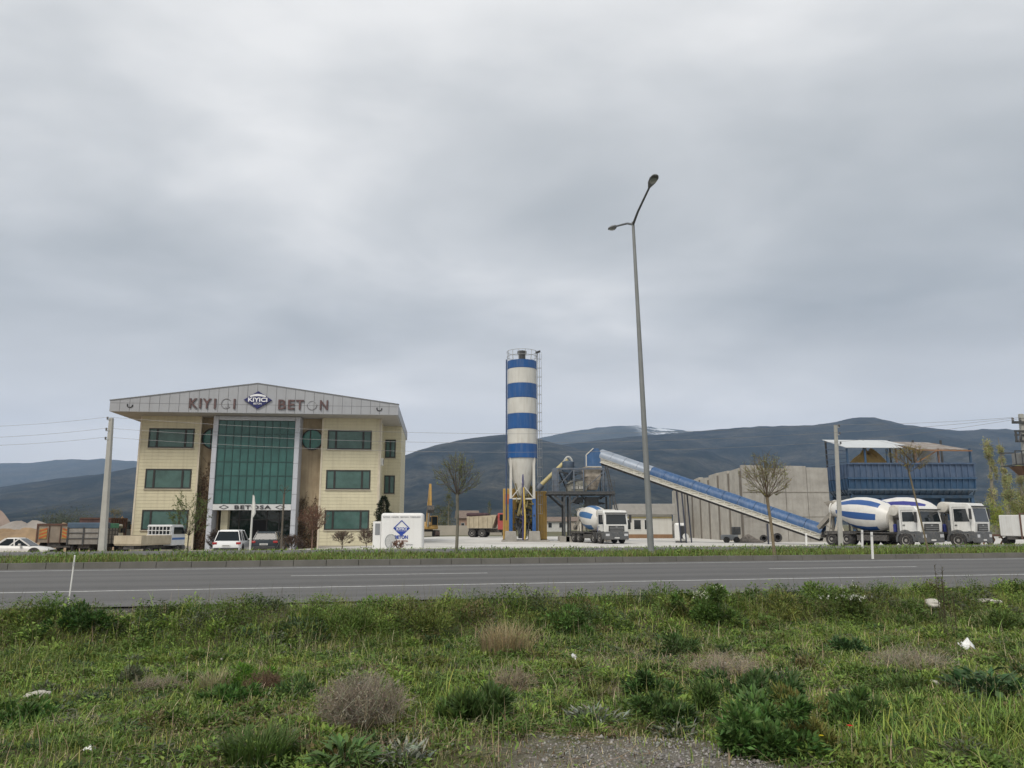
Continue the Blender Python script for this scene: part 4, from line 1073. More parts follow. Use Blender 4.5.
def drum_mat(name, blue, twist, count, duty=.46):
    m = pm(name, (.62, .61, .58), .4, var=.06, scale=1.2, dirt=(.42, .38, .32), dirt_amt=.25)
    t = m.node_tree; b = t.nodes['Principled BSDF']; src = b.inputs['Base Color'].links[0].from_socket
    c = t.nodes.new('ShaderNodeTexCoord'); s = N(t, 'ShaderNodeSeparateXYZ'); t.links.new(c.outputs['Object'], s.inputs[0])
    ang = math_n(t, 'ARCTAN2', s.outputs[1], s.outputs[0])
    ph = math_n(t, 'FRACT', math_n(t, 'ADD', math_n(t, 'MULTIPLY', ang, count / (2 * math.pi)), math_n(t, 'MULTIPLY', s.outputs[2], twist)))
    inb = math_n(t, 'MULTIPLY', math_n(t, 'LESS_THAN', ph, duty), math_n(t, 'MULTIPLY', math_n(t, 'GREATER_THAN', s.outputs[2], .75), math_n(t, 'LESS_THAN', s.outputs[2], 4.5)))
    mm = N(t, 'ShaderNodeMix', data_type='RGBA'); t.links.new(inb, mm.inputs[0]); t.links.new(src, mm.inputs[6]); mm.inputs[7].default_value = (*blue, 1)
    t.links.new(mm.outputs[2], b.inputs['Base Color']); return m
def mixer_lorry(label, loc, rz, blue=(.02, .085, .30), twist=.10, count=5, phase=0.0, axles=(3.1, -1.75, -3.1), tall=0.0, group='concrete mixer lorries in the yard'):
    o = thing('mixer_lorry', label, 'mixer lorry', loc, rz, group)
    W_ = 1.22; H_ = 2.9 + tall
    m = MB()
    m.prism([(2.68, .95), (4.22, .95), (4.30, 1.75), (4.14, H_ - .28), (3.92, H_ - .02), (2.85, H_ + .02), (2.68, H_ - .1)], -W_, W_)
    cab = m.build('cab', LW, o, bevel=.07, seg=3)
    def fx(z): return 4.305 - (z - 1.75) / (H_ - .28 - 1.75) * .16
    m = MB(); z0, z1 = 1.80, H_ - .40
    m.hexa([(fx(z0) - .03, -1.06, z0), (fx(z0) + .012, -1.06, z0), (fx(z0) + .012, 1.06, z0), (fx(z0) - .03, 1.06, z0), (fx(z1) - .03, -1.0, z1), (fx(z1) + .012, -1.0, z1), (fx(z1) + .012, 1.0, z1), (fx(z1) - .03, 1.0, z1)])
    m.build('windscreen', GLASS_DARK, cab, bevel=.01)
    for s in (-1, 1):
        m = MB(); y = s * W_
        m.prism([(2.98, 1.82), (3.98, 1.82), (3.90, 2.05), (3.80, H_ - .42), (2.98, H_ - .42)], min(y - .02, y + .015), max(y - .02, y + .015)); m.build('side_window', GLASS_DARK, cab)
        m = MB(); yy = s * (W_ + .008)
        for a, c in (((2.9, 1.0), (2.9, H_ - .3)), ((4.02, 1.0), (4.02, 1.8)), ((2.9, H_ - .3), (3.8, H_ - .3)), ((2.9, 1.0), (4.02, 1.0))): m.bar((a[0], yy, a[1]), (c[0], yy, c[1]), .02)
        dr = m.build('door', pm('door_gap', (.2, .2, .2), .7), cab)
        m = MB(); m.b(2.98, 3.15, s * (W_ + .03) - .02, s * (W_ + .03) + .02, 1.55, 1.6); m.build('handle', BLACK, dr)
        m = MB(); m.bar((4.05, s * 1.2, H_ - .45), (4.22, s * 1.5, H_ - .45), .04); m.b(4.12, 4.22, s * 1.5 - .12, s * 1.5 + .12, H_ - 1.15, H_ - .42); m.build('mirror', BLACK, cab, bevel=.03)
        m = MB()
        for k in range(10):
            a0, a1 = R(-8 + 19.6 * k), R(-8 + 19.6 * (k + 1)); ax, az = axles[0], .52
            q = [(ax + rr * math.cos(aa), az + rr * math.sin(aa)) for rr, aa in ((.60, a0), (.74, a0), (.74, a1), (.60, a1))]
            m.prism(q, min(s * .9, s * 1.25), max(s * .9, s * 1.25))
        m.build('fender', LGREY, o)
        m = MB(); m.prism([(axles[0] + .62 * math.cos(R(a)), .52 + .62 * math.sin(R(a))) for a in range(-5, 186, 10)], min(s * 1.14, s * 1.19), max(s * 1.14, s * 1.19)); m.build('wheel_arch', BLACK, o)
        m = MB(); m.b(4.30, 4.375, s * .95 - .2, s * .95 + .2, .72, .94); m.build('headlight', LAMP, o, bevel=.02)
        m = MB(); m.b(3.82, 4.2, min(s * 1.15, s * 1.24), max(s * 1.15, s * 1.24), .5, 1.16); m.b(2.66, 3.9, min(s * 1.15, s * 1.238), max(s * 1.15, s * 1.238), 1.0, 1.14); m.build('lower_panel', LGREY, o)
        m = MB(); m.b(2.42, 2.64, s * .9 - .2, s * .9 + .2, .9, 1.9); m.build('step_box', LGREY, o, bevel=.03)
        m = MB(); m.b(-.9, 1.6, s * 1.05 - .12, s * 1.05 + .12, .45, .85); m.build('side_guard', CHAS, o, bevel=.02)
    m = MB(); m.b(4.05, 4.36, -1.235, 1.235, .38, 1.12); m.b(2.66, 4.1, -.8, .8, .75, .97); m.build('bumper', LGREY, o, bevel=.06)
    m = MB(); m.b(4.2, 4.318, -.8, .8, 1.16, 1.66); gr = m.build('grille', BLACK, cab, bevel=.02)
    m = MB()
    for z in (1.25, 1.38, 1.5): m.b(4.3, 4.33, -.72, .72, z, z + .03)
    m.b(4.3, 4.33, -.1, .1, 1.49, 1.6); m.build('chrome_strip', STEEL, gr)
    m = MB(); m.b(4.05, 4.35, -1.1, 1.1, H_ - .30, H_ - .22); m.build('sun_visor', BLACK, cab)
    m = MB(); m.b(4.355, 4.37, -.26, .26, .5, .61); m.build('number_plate', pm('plate_white', (.6, .6, .58), .5), o)
    m = MB(); m.b(-4.1, 2.6, -.45, -.3, .72, .98); m.b(-4.1, 2.6, .3, .45, .72, .98); m.b(-4.15, -4.05, -1.2, 1.2, .6, .85); m.b(-4.0, 2.3, -.9, .9, .985, 1.06); m.build('chassis', CHAS, o)
    for i, x in enumerate(axles):
        for s in (-1, 1): wheel(o, x, s * (1.09 if i == 0 else 1.05), .52, .32 if i == 0 or (len(axles) > 3 and i == 1) else .5, s)
    if len(axles) > 2:
        for s in (-1, 1):
            m = MB(); m.prism([(axles[-1] - .62, .9), (axles[-2] + .62, .9), (axles[-2] + .55, 1.12), (axles[-1] - .55, 1.12)], s * 1.05 - .28, s * 1.05 + .28); m.build('rear_fender', CHAS, o)
    # drum
    D0, D1 = Vector((1.45, 0, 2.05)), Vector((-3.6, 0, 2.85)); dz_ = (D1 - D0).normalized()
    m = MB(); m.lathe([(.42, 0), (.72, .12), (1.10, .85), (1.23, 1.5), (1.25, 2.3), (1.15, 3.1), (.88, 4.0), (.62, 4.7), (.56, 5.15), (.66, 5.16), (.66, 5.05)], 40)
    dm = m.build('drum', drum_mat('drum_stripes_%d' % int(abs(blue[0] * 1e4) + count * 7 + phase * 100), blue, twist, count), o)
    dm.rotation_mode = 'QUATERNION'; dm.rotation_quaternion = dz_.to_track_quat('Z', 'Y') @ Matrix.Rotation(phase, 3, 'Z').to_quaternion(); dm.location = D0
    m = MB(); m.b(1.42, 1.8, -.6, .6, 1.06, 2.3); m.build('drum_gearbox', pm('gear_beige', (.42, .39, .33), .7, var=.2, dirt_amt=.4), o, bevel=.05)
    m = MB()
    for s in (-1, 1): m.bar((-3.05, s * .85, 1.0), (-2.85, s * .6, 2.05), .16); m.bar((-2.3, s * .85, 1.0), (-2.8, s * .6, 2.05), .12); m.bar((-3.9, s * .5, 1.0), (-3.5, s * .5, 3.2), .09)
    m.bar((-2.85, -.7, 2.02), (-2.85, .7, 2.02), .2); m.build('rear_support', pm('support_beige', (.45, .42, .36), .7, var=.2, dirt_amt=.4), o)
    m = MB(); m.hexa([(-3.75, -.3, 2.75), (-3.35, -.3, 2.75), (-3.35, .3, 2.75), (-3.75, .3, 2.75), (-4.15, -.62, 3.35), (-3.35, -.55, 3.45), (-3.35, .55, 3.45), (-4.15, .62, 3.35)]); m.build('charge_hopper', pm('hopper_caked', (.40, .37, .32), .85, var=.25, dirt_amt=.5), o)
    m = MB()
    ch0, ch1 = Vector((-3.75, 0, 2.45)), Vector((-4.95, -.35, 1.25))
    for sgn in (-1, 1): m.bar(ch0 + Vector((0, sgn * .22, .1)), ch1 + Vector((0, sgn * .17, .1)), .05, .28)
    m.bar(ch0, ch1, .42, .05); m.bar((-3.9, 0, 1.0), (-3.85, 0, 2.3), .16); m.bar((-3.9, 0, 1.2), (-4.5, -.2, 1.6), .09)
    m.build('chute', pm('chute_steel', (.22, .205, .18), .7, .2, var=.3, dirt=(.38, .35, .3), dirt_amt=.4), o)
    m = MB(); m.bar((-3.75, .5, .9), (-3.95, .5, 3.3), .05); m.bar((-3.75, .8, .9), (-3.95, .8, 3.3), .05)
    for k in range(7): z = 1.1 + k * .32; m.bar((-3.77 - .02 * k, .5, z), (-3.77 - .02 * k, .8, z), .035)
    m.build('ladder', pm('ladder_beige', (.42, .40, .34), .7), o)
    A = Matrix.Translation((2.12, 0, H_ - .30)) @ Matrix.Rotation(R(90), 4, 'X')
    m = MB(); m.lathe([(.05, -1.02), (.36, -.95), (.40, -.85), (.40, .85), (.36, .95), (.05, 1.02)], 22, A); m.build('water_tank', pm('tank_beige', (.55, .53, .48), .5, var=.08, streak=.3, scale=1, dirt=(.38, .34, .28), dirt_amt=.25), o)
    m = MB()
    for s in (-1, 1): m.bar((2.3, s * .7, 1.05), (2.2, s * .7, H_ - .7), .09)
    m.b(1.95, 2.4, -.85, .85, H_ - .78, H_ - .7); m.build('tank_bracket', CHAS, o)
    m = MB(); m.lathe([(.13, 0), (.13, .5), (.06, .55)], 12, Matrix.Translation((2.1, -.85, 1.1))); m.lathe([(.16, 0), (.16, .35)], 12, Matrix.Translation((1.9, .9, 1.1))); m.build('filter', pm('pump_blue', (.02, .03, .16), .5), o)
    return o
def on_yard(px, Y): p = P(px, 540, Y); return (p.x, Y, gz(p.x, Y))
def place(front_px, Y, rz, ax=3.1):
    p = P(front_px, 540, Y); x, y = p.x - ax * math.cos(rz), Y - ax * math.sin(rz)
    return (x, y, gz(x, y))
mixer_lorry('white mixer lorry with broad blue drum stripes, parked in front of another', place(917, 55.0, R(-62)), R(-62), (.018, .075, .24), .06, 7, R(40))
mixer_lorry('taller white mixer lorry with navy blue drum stripe parked furthest right of the three', place(966, 55.3, R(-53)), R(-53), (.025, .03, .20), .10, 6, R(95), tall=.22)
p_ = P(615.5, 540, 66.0)
mixer_lorry('white mixer lorry facing the road at the batching platform', (p_.x - 3.6 * math.cos(R(-72)), 66 - 3.6 * math.sin(R(-72)), gz(p_.x, 66)), R(-72), (.045, .13, .29), .05, 6, R(10), axles=(3.1, 1.55, -1.9, -3.25), tall=.22).scale = (.9, .9, .9)

# ------------------------------------------------------------------ cars
CARGLASS = pm('car_glass', (.014, .019, .022), .08, var=.05, spec=.22)
def car(name, label, loc, rz, L_=4.5, W_=1.82, H_=1.62, paint=None, wr=.34, hood=1.1, boot=.35, belt=.95, estate=True):
    o = thing(name, label, 'car', loc, rz)
    xr, xf = -L_ / 2, L_ / 2
    n = 9
    # body shell: stations along x with half width, sill height and shoulder height
    st = [(xr, .80, .42, .78), (xr + .06, .90, .36, belt - .02), (xr + .5, .985, .24, belt + .02), (-.3, 1.0, .22, belt), (xf - hood - .3, 1.0, .22, belt - .02), (xf - hood, .99, .22, belt - .04), (xf - .45, .96, .24, belt - .14), (xf - .08, .86, .32, belt - .26), (xf, .72, .40, .60)]
    vs, fs = [], []
    for x, wf, z0, z1 in st:
        h = W_ / 2 * wf
        ring = [(-h * .94, z0), (-h, z0 + .18), (-h * 1.0, (z0 + z1) / 2 + .08), (-h * .93, z1 - .04), (-h * .84, z1), (h * .84, z1), (h * .93, z1 - .04), (h, (z0 + z1) / 2 + .08), (h, z0 + .18), (h * .94, z0)]
        vs += [(x, y, z) for y, z in ring]
    k = 10
    for i in range(len(st) - 1):
        for j in range(k): fs.append((i * k + j, i * k + (j + 1) % k, (i + 1) * k + (j + 1) % k, (i + 1) * k + j))
    fs += [list(range(k))[::-1], [(len(st) - 1) * k + j for j in range(k)]]
    m = MB(); m.add(vs, fs, True); body = m.build('body', paint, o, sharp=50)
    # cabin
    c0, c1 = (xr + boot, xf - hood + .05); t0, t1 = (c0 + (.28 if estate else .62), c1 - .75)
    b_, t_ = W_ / 2 * .86, W_ / 2 * .66
    zb_, zt_ = belt - .03, H_ - .06
    m = MB(); m.hexa([(c0, -b_, zb_), (c1, -b_, zb_), (c1, b_, zb_), (c0, b_, zb_), (t0, -t_, zt_), (t1, -t_, zt_), (t1, t_, zt_), (t0, t_, zt_)]); m.build('glazing', CARGLASS, o, bevel=.03)
    m = MB(); m.hexa([(t0 - .08, -t_ - .02, zt_ - .05), (t1 + .06, -t_ - .02, zt_ - .05), (t1 + .06, t_ + .02, zt_ - .05), (t0 - .08, t_ + .02, zt_ - .05), (t0 + .05, -t_ + .06, H_), (t1 - .08, -t_ + .06, H_), (t1 - .08, t_ - .06, H_), (t0 + .05, t_ - .06, H_)]); m.build('roof', paint, o, bevel=.04, seg=3)
    for s in (-1, 1):
        for xb, xt, w1 in ((c0 + .02, t0 + .02, .12), (c0 + .95, t0 + .85, .08), ((c0 + c1) / 2 + .15, (t0 + t1) / 2 + .1, .08), (c1 - .02, t1 - .02, .08)):
            m = MB(); m.bar((xb, s * (b_ + .008), zb_), (xt, s * (t_ + .008), zt_), w1, .035, up=(0, 1, 0)); m.build('window_pillar', paint, o)
    for s in (-1, 1):
        for x in (xr + .85, xf - .88):
            A = Matrix.Translation((x, s * (W_ / 2 - .02), wr + .02)) @ Matrix.Rotation(R(-90 * s), 4, 'X')
            m = MB(); m.lathe([(.001, 0), (wr + .07, 0), (wr + .07, .024), (.001, .024)], 24, A); m.build('wheel_arch', BLACK, o)
            wheel(o, x, s * (W_ / 2 - .09), wr, .22, s, rim=pm('alloy', (.42, .43, .44), .35, .5))
        m = MB(); m.b(xr - .02, xr + .16, s * W_ * .40 - .17, s * W_ * .40 + .12, belt - .22, belt - .07); m.build('tail_light', REDL, o, bevel=.03)
        m = MB(); m.b(xf - .25, xf - .02, s * W_ * .36 - .16, s * W_ * .36 + .12, belt - .40, belt - .27); m.build('headlight', LAMP, o, bevel=.03)
        m = MB(); m.b(c1 - .65, c1 - .5, s * (W_ / 2 + .08) - .09, s * (W_ / 2 + .08) + .09, belt, belt + .13); m.build('mirror', paint, o, bevel=.03)
    m = MB(); m.b(xr - .035, xr + .05, -W_ * .42, W_ * .42, .33, .52); m.build('rear_bumper', BLACK, o, bevel=.03)
    m = MB(); m.b(xr - .045, xr - .0, -.26, .26, .60, .71); m.build('number_plate', pm('plate_white', (.6, .6, .58), .5), o)
    m = MB()
    for k in range(7): m.b(xr - .05, xr - .044, -.20 + k * .06, -.165 + k * .06, .63, .68)
    m.build('plate_characters', pm('sign_dark', (.02, .02, .02)), o)
    m = MB(); m.b(xf - .03, xf + .03, -W_ * .3, W_ * .3, .36, .6); m.build('front_grille', BLACK, o, bevel=.03)
    return o
PW = pm('car_white', (.74, .745, .75), .22, var=.02); PD = pm('car_dark_blue', (.02, .028, .034), .25, var=.1); PS = pm('car_old_white', (.60, .60, .585), .4, var=.06, dirt=(.4, .37, .32), dirt_amt=.2)
def car_at(px, Y): p = P(px, 540, Y); return (p.x, Y, gz(p.x, Y))
car('estate_car', 'white sport utility car seen from behind parked before the glass entrance', car_at(233, 53), R(99), 4.45, 1.84, 1.66, PW)
car('hatchback_car', 'dark car half hidden by shrubs to the right of the entrance', car_at(270, 54), R(97), 4.3, 1.78, 1.48, PD)
car('saloon_car', 'old white saloon car at the left end of the parked lorries', car_at(20, 54), R(10), 4.3, 1.66, 1.42, PS, hood=1.25, boot=.85, belt=.9, estate=False)

# ------------------------------------------------------------------ left hand lorries
BEIGE = pm('lorry_bed_beige', (.46, .40, .29), .7, var=.15, scale=1.2, streak=.35, dirt=(.28, .23, .16), dirt_amt=.3)
RUSTF = pm('rusty_frame', (.11, .06, .045), .85, var=.3, scale=3)
CHEV_O = pm('chevron_orange', (.48, .12, .03), .6, dirt_amt=.4); CHEV_Y = pm('chevron_yellow', (.42, .29, .08), .6, dirt_amt=.4)
def cab_small(o, x0, x1, W_, z0, z1, paint, blue=None):
    m = MB(); m.prism([(x0, z0), (x1 - .02, z0), (x1, z0 + .55), (x1 - .25, z1 - .15), (x1 - .4, z1), (x0, z1)], -W_ / 2, W_ / 2); cab = m.build('cab', paint, o, bevel=.05, seg=3)
    zw = z0 + (z1 - z0) * .55
    m = MB(); m.hexa([(x1 - .06, -W_ * .43, zw), (x1 + .0, -W_ * .43, zw), (x1 + .0, W_ * .43, zw), (x1 - .06, W_ * .43, zw), (x1 - .30, -W_ * .40, z1 - .16), (x1 - .22, -W_ * .40, z1 - .16), (x1 - .22, W_ * .40, z1 - .16), (x1 - .30, W_ * .40, z1 - .16)]); m.build('windscreen', CARGLASS, cab)
    for s in (-1, 1):
        y = s * W_ / 2
        m = MB(); m.prism([(x0 + .25, zw), (x1 - .18, zw), (x1 - .36, z1 - .16), (x0 + .25, z1 - .16)], min(y - .02, y + .012), max(y - .02, y + .012)); m.build('side_window', CARGLASS, cab)
        m = MB(); m.b(x1 - .3, x1 - .2, y + s * .12 - .06, y + s * .12 + .06, zw, zw + .35); m.build('mirror', BLACK, cab)
        m = MB(); m.b(x1 - .06, x1 + .025, y - s * .25 - .14, y - s * .25 + .14, z0 + .12, z0 + .3); m.build('headlight', LAMP, cab)
        if blue:
            m = MB(); m.b(x0 + .1, x1 - .1, y - .01, y + .01, z0 + .38, z0 + .52) if s > 0 else m.b(x0 + .1, x1 - .1, y - .012, y + .008, z0 + .38, z0 + .52); m.build('blue_stripe', blue, cab)
    m = MB(); m.b(x1 - .3, x1 + .05, -W_ / 2, W_ / 2, z0 - .3, z0 - .005); m.build('bumper', LGREY, o, bevel=.03)
    return cab
# flatbed truck: beige bed, white cab
rzf = R(83); fp = P(128, 540, 49) + Vector((math.cos(rzf), math.sin(rzf), 0)) * 2.4
FB = thing('flatbed_truck', 'small white truck with beige drop side bed and barred rear cab window beside the building', 'flatbed truck', (fp.x, fp.y, gz(fp.x, 50.5)), rzf)
STR = pm('stripe_blue', (.06, .15, .38), .5)
cb_ = cab_small(FB, 1.0, 2.75, 1.75, .62, 2.0, pm('truck_white', (.64, .65, .66), .35, var=.05, dirt=(.4, .37, .32), dirt_amt=.15), STR)
m = MB()
for k in range(6): m.b(.985, 1.01, -.72 + k * .25, -.72 + k * .25 + .19, 1.38, 1.86)
m.build('rear_window', CARGLASS, cb_)
m = MB()
for z in (1.34, 1.62, 1.9): m.bar((.95, -.85, z), (.95, .85, z), .05)
for k in range(7): m.bar((.95, -.78 + k * .26, .95), (.95, -.78 + k * .26, 1.92), .045)
m.build('rear_guard', pm('guard_white', (.6, .61, .62), .5), cb_)
m = MB(); m.b(.97, 1.0, -.85, -.15, 1.0, 1.2); m.b(.97, 1.0, .05, .7, 1.0, 1.2); m.build('blue_panel', STR, cb_)
for nm, bx in (('bed_side', (-2.4, .9, -.95, -.90)), ('bed_side', (-2.4, .9, .90, .95)), ('tailgate', (-2.45, -2.40, -.93, .93)), ('headboard', (.88, .93, -.9, .9))):
    m = MB(); m.b(*bx, .80, 1.32); m.build(nm, BEIGE, FB, bevel=.012)
m = MB(); m.b(-2.4, .9, -.9, .9, .72, .80); m.build('bed_floor', BEIGE, FB)
m = MB(); m.b(-2.3, 2.4, -.35, .35, .48, .70); m.build('chassis', CHAS, FB)
for x in (-1.45, 1.9):
    for s in (-1, 1): wheel(FB, x, s * .76, .34, .22, s)
# tipper with chevron tail boards
RZ = R(108); tp = P(54, 540, 60) + Vector((math.cos(RZ), math.sin(RZ), 0)) * 3.5
TI = thing('tipper_lorry', 'dirty beige lorry body seen from behind with two orange hazard panels', 'lorry', (tp.x, tp.y, gz(tp.x, 60)), RZ)
m = MB(); m.b(-3.5, 2.2, -1.2, 1.2, .95, 2.32); bd = m.build('load_body', pm('tipper_beige', (.27, .23, .185), .75, var=.2, scale=1.2, streak=.4, dirt=(.20, .16, .12), dirt_amt=.4), TI)
m = MB(); m.b(-3.56, -3.5, -1.24, 1.24, 2.25, 2.38); m.b(-3.56, -3.5, -1.24, -1.14, .9, 2.25); m.b(-3.56, -3.5, 1.14, 1.24, .9, 2.25); m.b(-3.56, -3.5, -.42, -.36, .9, 2.25); m.b(-3.56, -3.5, .36, .42, .9, 2.25); m.build('tail_frame', RUSTF, bd)
for s in (-1, 1):
    m = MB(); m.b(-3.545, -3.5, s * .78 - .27, s * .78 + .27, 1.25, 2.0); pn = m.build('hazard_panel', CHEV_Y, bd)
    m = MB()
    for k in range(3):
        zz = 1.3 + k * .26; zz -= .02; e_ = -.2 * s; z_a, z_b = zz + .1 - e_ / 2, zz + .1 + e_ / 2; m.hexa([(-3.552, s * .78 - .26, z_a - .07), (-3.552, s * .78 + .26, z_b - .07), (-3.54, s * .78 + .26, z_b - .07), (-3.54, s * .78 - .26, z_a - .07), (-3.552, s * .78 - .26, z_a + .07), (-3.552, s * .78 + .26, z_b + .07), (-3.54, s * .78 + .26, z_b + .07), (-3.54, s * .78 - .26, z_a + .07)])
    m.build('chevron', CHEV_O, pn)
cab_small(TI, 2.4, 4.0, 2.2, .8, 2.15, PS)
m = MB(); m.b(-3.4, 3.8, -.45, .45, .62, .94); m.b(-3.5, -3.42, -1.15, 1.15, .55, .7); m.build('chassis', CHAS, TI)
for x in (-2.4, -1.2, 3.1):
    for s in (-1, 1): wheel(TI, x, s * .95, .48, .4, s)
# stake truck with blue rail and green tarp, facing right
kp = P(83, 540, 57.5) + Vector((math.cos(R(99)), math.sin(R(99)), 0)) * 2.7
KT = thing('stake_truck', 'white cab truck with slatted grey body under blue and green covers behind the leaning pole', 'truck', (kp.x, kp.y, gz(kp.x, 57)), R(99))
TB = pm('stake_body', (.26, .25, .23), .75, var=.2, scale=1.3, streak=.4, dirt=(.14, .12, .1), dirt_amt=.3)
m = MB(); m.b(-2.7, 1.2, -1.1, 1.1, .85, 2.05); bd = m.build('load_body', TB, KT)
m = MB()
for x in np.linspace(-2.68, 1.18, 7): m.b(x - .04, x + .04, -1.14, -1.095, .8, 2.1)
for z in (1.15, 1.5, 1.8): m.b(-2.7, 1.2, -1.13, -1.097, z, z + .05)
for yy in (-1.08, 0, 1.08): m.b(-2.76, -2.70, yy - .05, yy + .05, .8, 2.1)
for z in (1.25, 1.65): m.b(-2.75, -2.70, -1.05, 1.05, z, z + .05)
m.build('stake', DARK_STEEL, bd)
m = MB(); m.b(-2.74, -.7, -1.16, 1.16, 2.0, 2.42); m.build('blue_cover', pm('cover_slate_blue', (.06, .10, .15), .7, var=.2), bd, bevel=.05)
m = MB(); m.b(-.68, 1.24, -1.16, 1.16, 2.0, 2.36); m.build('green_tarp', pm('tarp_green', (.05, .24, .15), .6, var=.2), bd, bevel=.06)
cab_small(KT, 1.35, 2.9, 2.0, .8, 2.3, PS)
m = MB(); m.b(-2.5, 2.7, -.4, .4, .55, .84); m.build('chassis', CHAS, KT)
for x in (-1.6, 2.1):
    for s in (-1, 1): wheel(KT, x, s * .9, .40, .3, s)
# maroon lorry behind
rp = P(93, 540, 65) + Vector((math.cos(R(99)), math.sin(R(99)), 0)) * 2.6
MR = thing('maroon_lorry', 'dark maroon high sided lorry standing behind the stake truck', 'lorry', (rp.x, rp.y, gz(rp.x, 66)), R(99))
m = MB(); m.b(-2.6, 1.6, -1.2, 1.2, 1.0, 2.8); bd = m.build('load_body', pm('maroon', (.075, .035, .032), .7, var=.25, scale=1.5, streak=.3, dirt=(.15, .10, .08)), MR)
m = MB()
for x in np.linspace(-2.55, 1.55, 8): m.b(x - .05, x + .05, -1.25, -1.19, .95, 2.84)
m.b(-2.65, 1.65, -1.26, 1.2, 2.75, 2.87); m.build('body_rib', RUSTF, bd)
m = MB(); m.tube([(-1.5, 0, 2.8), (-1.2, 0, 3.25), (-.3, 0, 3.3), (.1, 0, 2.8)], .05, 6); m.build('load_hoop', BLACK, bd)
cab_small(MR, 1.75, 3.3, 2.2, .95, 2.7, pm('cab_slate', (.08, .10, .12), .5, var=.1))
m = MB(); m.b(-2.5, 3.1, -.45, .45, .62, .98); m.build('chassis', CHAS, MR)
for x in (-1.7, 2.5):
    for s in (-1, 1): wheel(MR, x, s * .95, .48, .36, s)
# dump truck in the yard
dp = P(488.5, 540, 99)
DT = thing('dump_truck', 'dump truck with sandy tipping body and red cab parked far back in the white yard', 'dump truck', (dp.x, 99, gz(dp.x, 99)), R(-12))
m = MB(); m.hexa([(-2.5, -1.15, 1.15), (.75, -1.15, 1.15), (.75, 1.15, 1.15), (-2.5, 1.15, 1.15), (-2.55, -1.25, 2.55), (1.3, -1.25, 2.75), (1.3, 1.25, 2.75), (-2.55, 1.25, 2.55)]); bd = m.build('tipping_body', BEIGE, DT)
m = MB()
for x in np.linspace(-2.3, .7, 6): m.bar((x, -1.2, 1.15), (x, -1.29, 2.6), .12)
m.build('body_rib', BEIGE, bd)
m = MB(); m.b(-2.7, -.1, -1.1, 1.1, 2.6, 3.05); m.build('load', pm('dark_load', (.07, .04, .045), .9, var=.3), bd, bevel=.2)
cab_small(DT, 1.45, 3.3, 2.3, .95, 3.0, pm('cab_red', (.36, .055, .05), .45, var=.12, dirt=(.3, .2, .17), dirt_amt=.3))
m = MB(); m.b(-2.5, 3.1, -.45, .45, .6, 1.1); m.build('chassis', CHAS, DT)
for x in (-1.9, -.6, 2.5):
    for s in (-1, 1): wheel(DT, x, s * .95, .52, .42, s)
# excavator
ep = P(427.5, 540, 108)
EX = thing('excavator', 'yellow tracked excavator with raised boom behind the white kiosk', 'excavator', (ep.x, 108, gz(ep.x, 108)), R(-75))
EY = pm('excavator_yellow', (.40, .24, .06), .6, var=.2, scale=1.5, dirt=(.25, .2, .15), dirt_amt=.35)
for s in (-1, 1):
    m = MB(); m.prism([(-1.7, .25), (-1.45, 0), (1.45, 0), (1.7, .25), (1.7, .6), (1.45, .85), (-1.45, .85), (-1.7, .6)], s * 1.15 - .27, s * 1.15 + .27); tr = m.build('track', pm('track_steel', (.10, .07, .06), .8, .2, var=.3), EX, bevel=.03)
    m = MB()
    for x in np.linspace(-1.5, 1.5, 14): m.b(x - .06, x + .06, s * 1.15 - .3, s * 1.15 + .3, .84, .90)
    m.build('track_shoe', CHAS, tr)
m = MB(); m.lathe([(.7, .7), (.7, 1.0)], 18); m.build('turntable', CHAS, EX)
m = MB(); m.prism([(-2.2, 1.02), (1.2, 1.02), (1.2, 1.45), (-.4, 1.9), (-2.2, 2.05)], -1.25, 1.25); m.build('engine_house', EY, EX, bevel=.1)
m = MB(); m.b(-2.4, -1.8, -1.2, 1.2, 1.05, 1.9); m.build('counterweight', LGREY, EX, bevel=.12)
m = MB(); m.b(-.1, 1.25, .3, 1.2, 1.46, 2.85); cb_ = m.build('cab', EY, EX, bevel=.08)
m = MB(); m.b(1.2, 1.27, .38, 1.12, 1.6, 2.75); m.b(.05, 1.1, 1.17, 1.215, 1.9, 2.7); m.b(.05, 1.1, .285, .31, 1.9, 2.7); m.build('cab_window', CARGLASS, cb_)
B0, B1, B2, B3 = Vector((.9, -.2, 1.5)), Vector((2.0, -.2, 4.6)), Vector((2.9, -.2, 6.6)), Vector((3.4, -.2, 4.1))
m = MB(); m.bar(B0, B1, .4, .62); m.bar(B1 - (B1 - B0).normalized() * .1, B2, .36, .5); bm_ = m.build('boom', EY, EX, bevel=.05)
m = MB(); m.bar(B2 + Vector((-.15, 0, .5)), B3, .3, .42); m.build('stick', EY, EX, bevel=.04)
m = MB(); m.prism([(3.1, 4.2), (3.75, 4.2), (3.95, 3.6), (3.5, 3.15), (3.0, 3.4)], -.65, .25); m.build('bucket', CHAS, EX, bevel=.05)
m = MB(); m.tube([B0 + Vector((.4, .0, -.1)), B1 + Vector((.15, 0, -.6))], .09, 8); m.tube([B1 + Vector((-.3, 0, .0)), B2 + Vector((-.3, 0, .3))], .08, 8); m.build('hydraulic_ram', STEEL, EX)
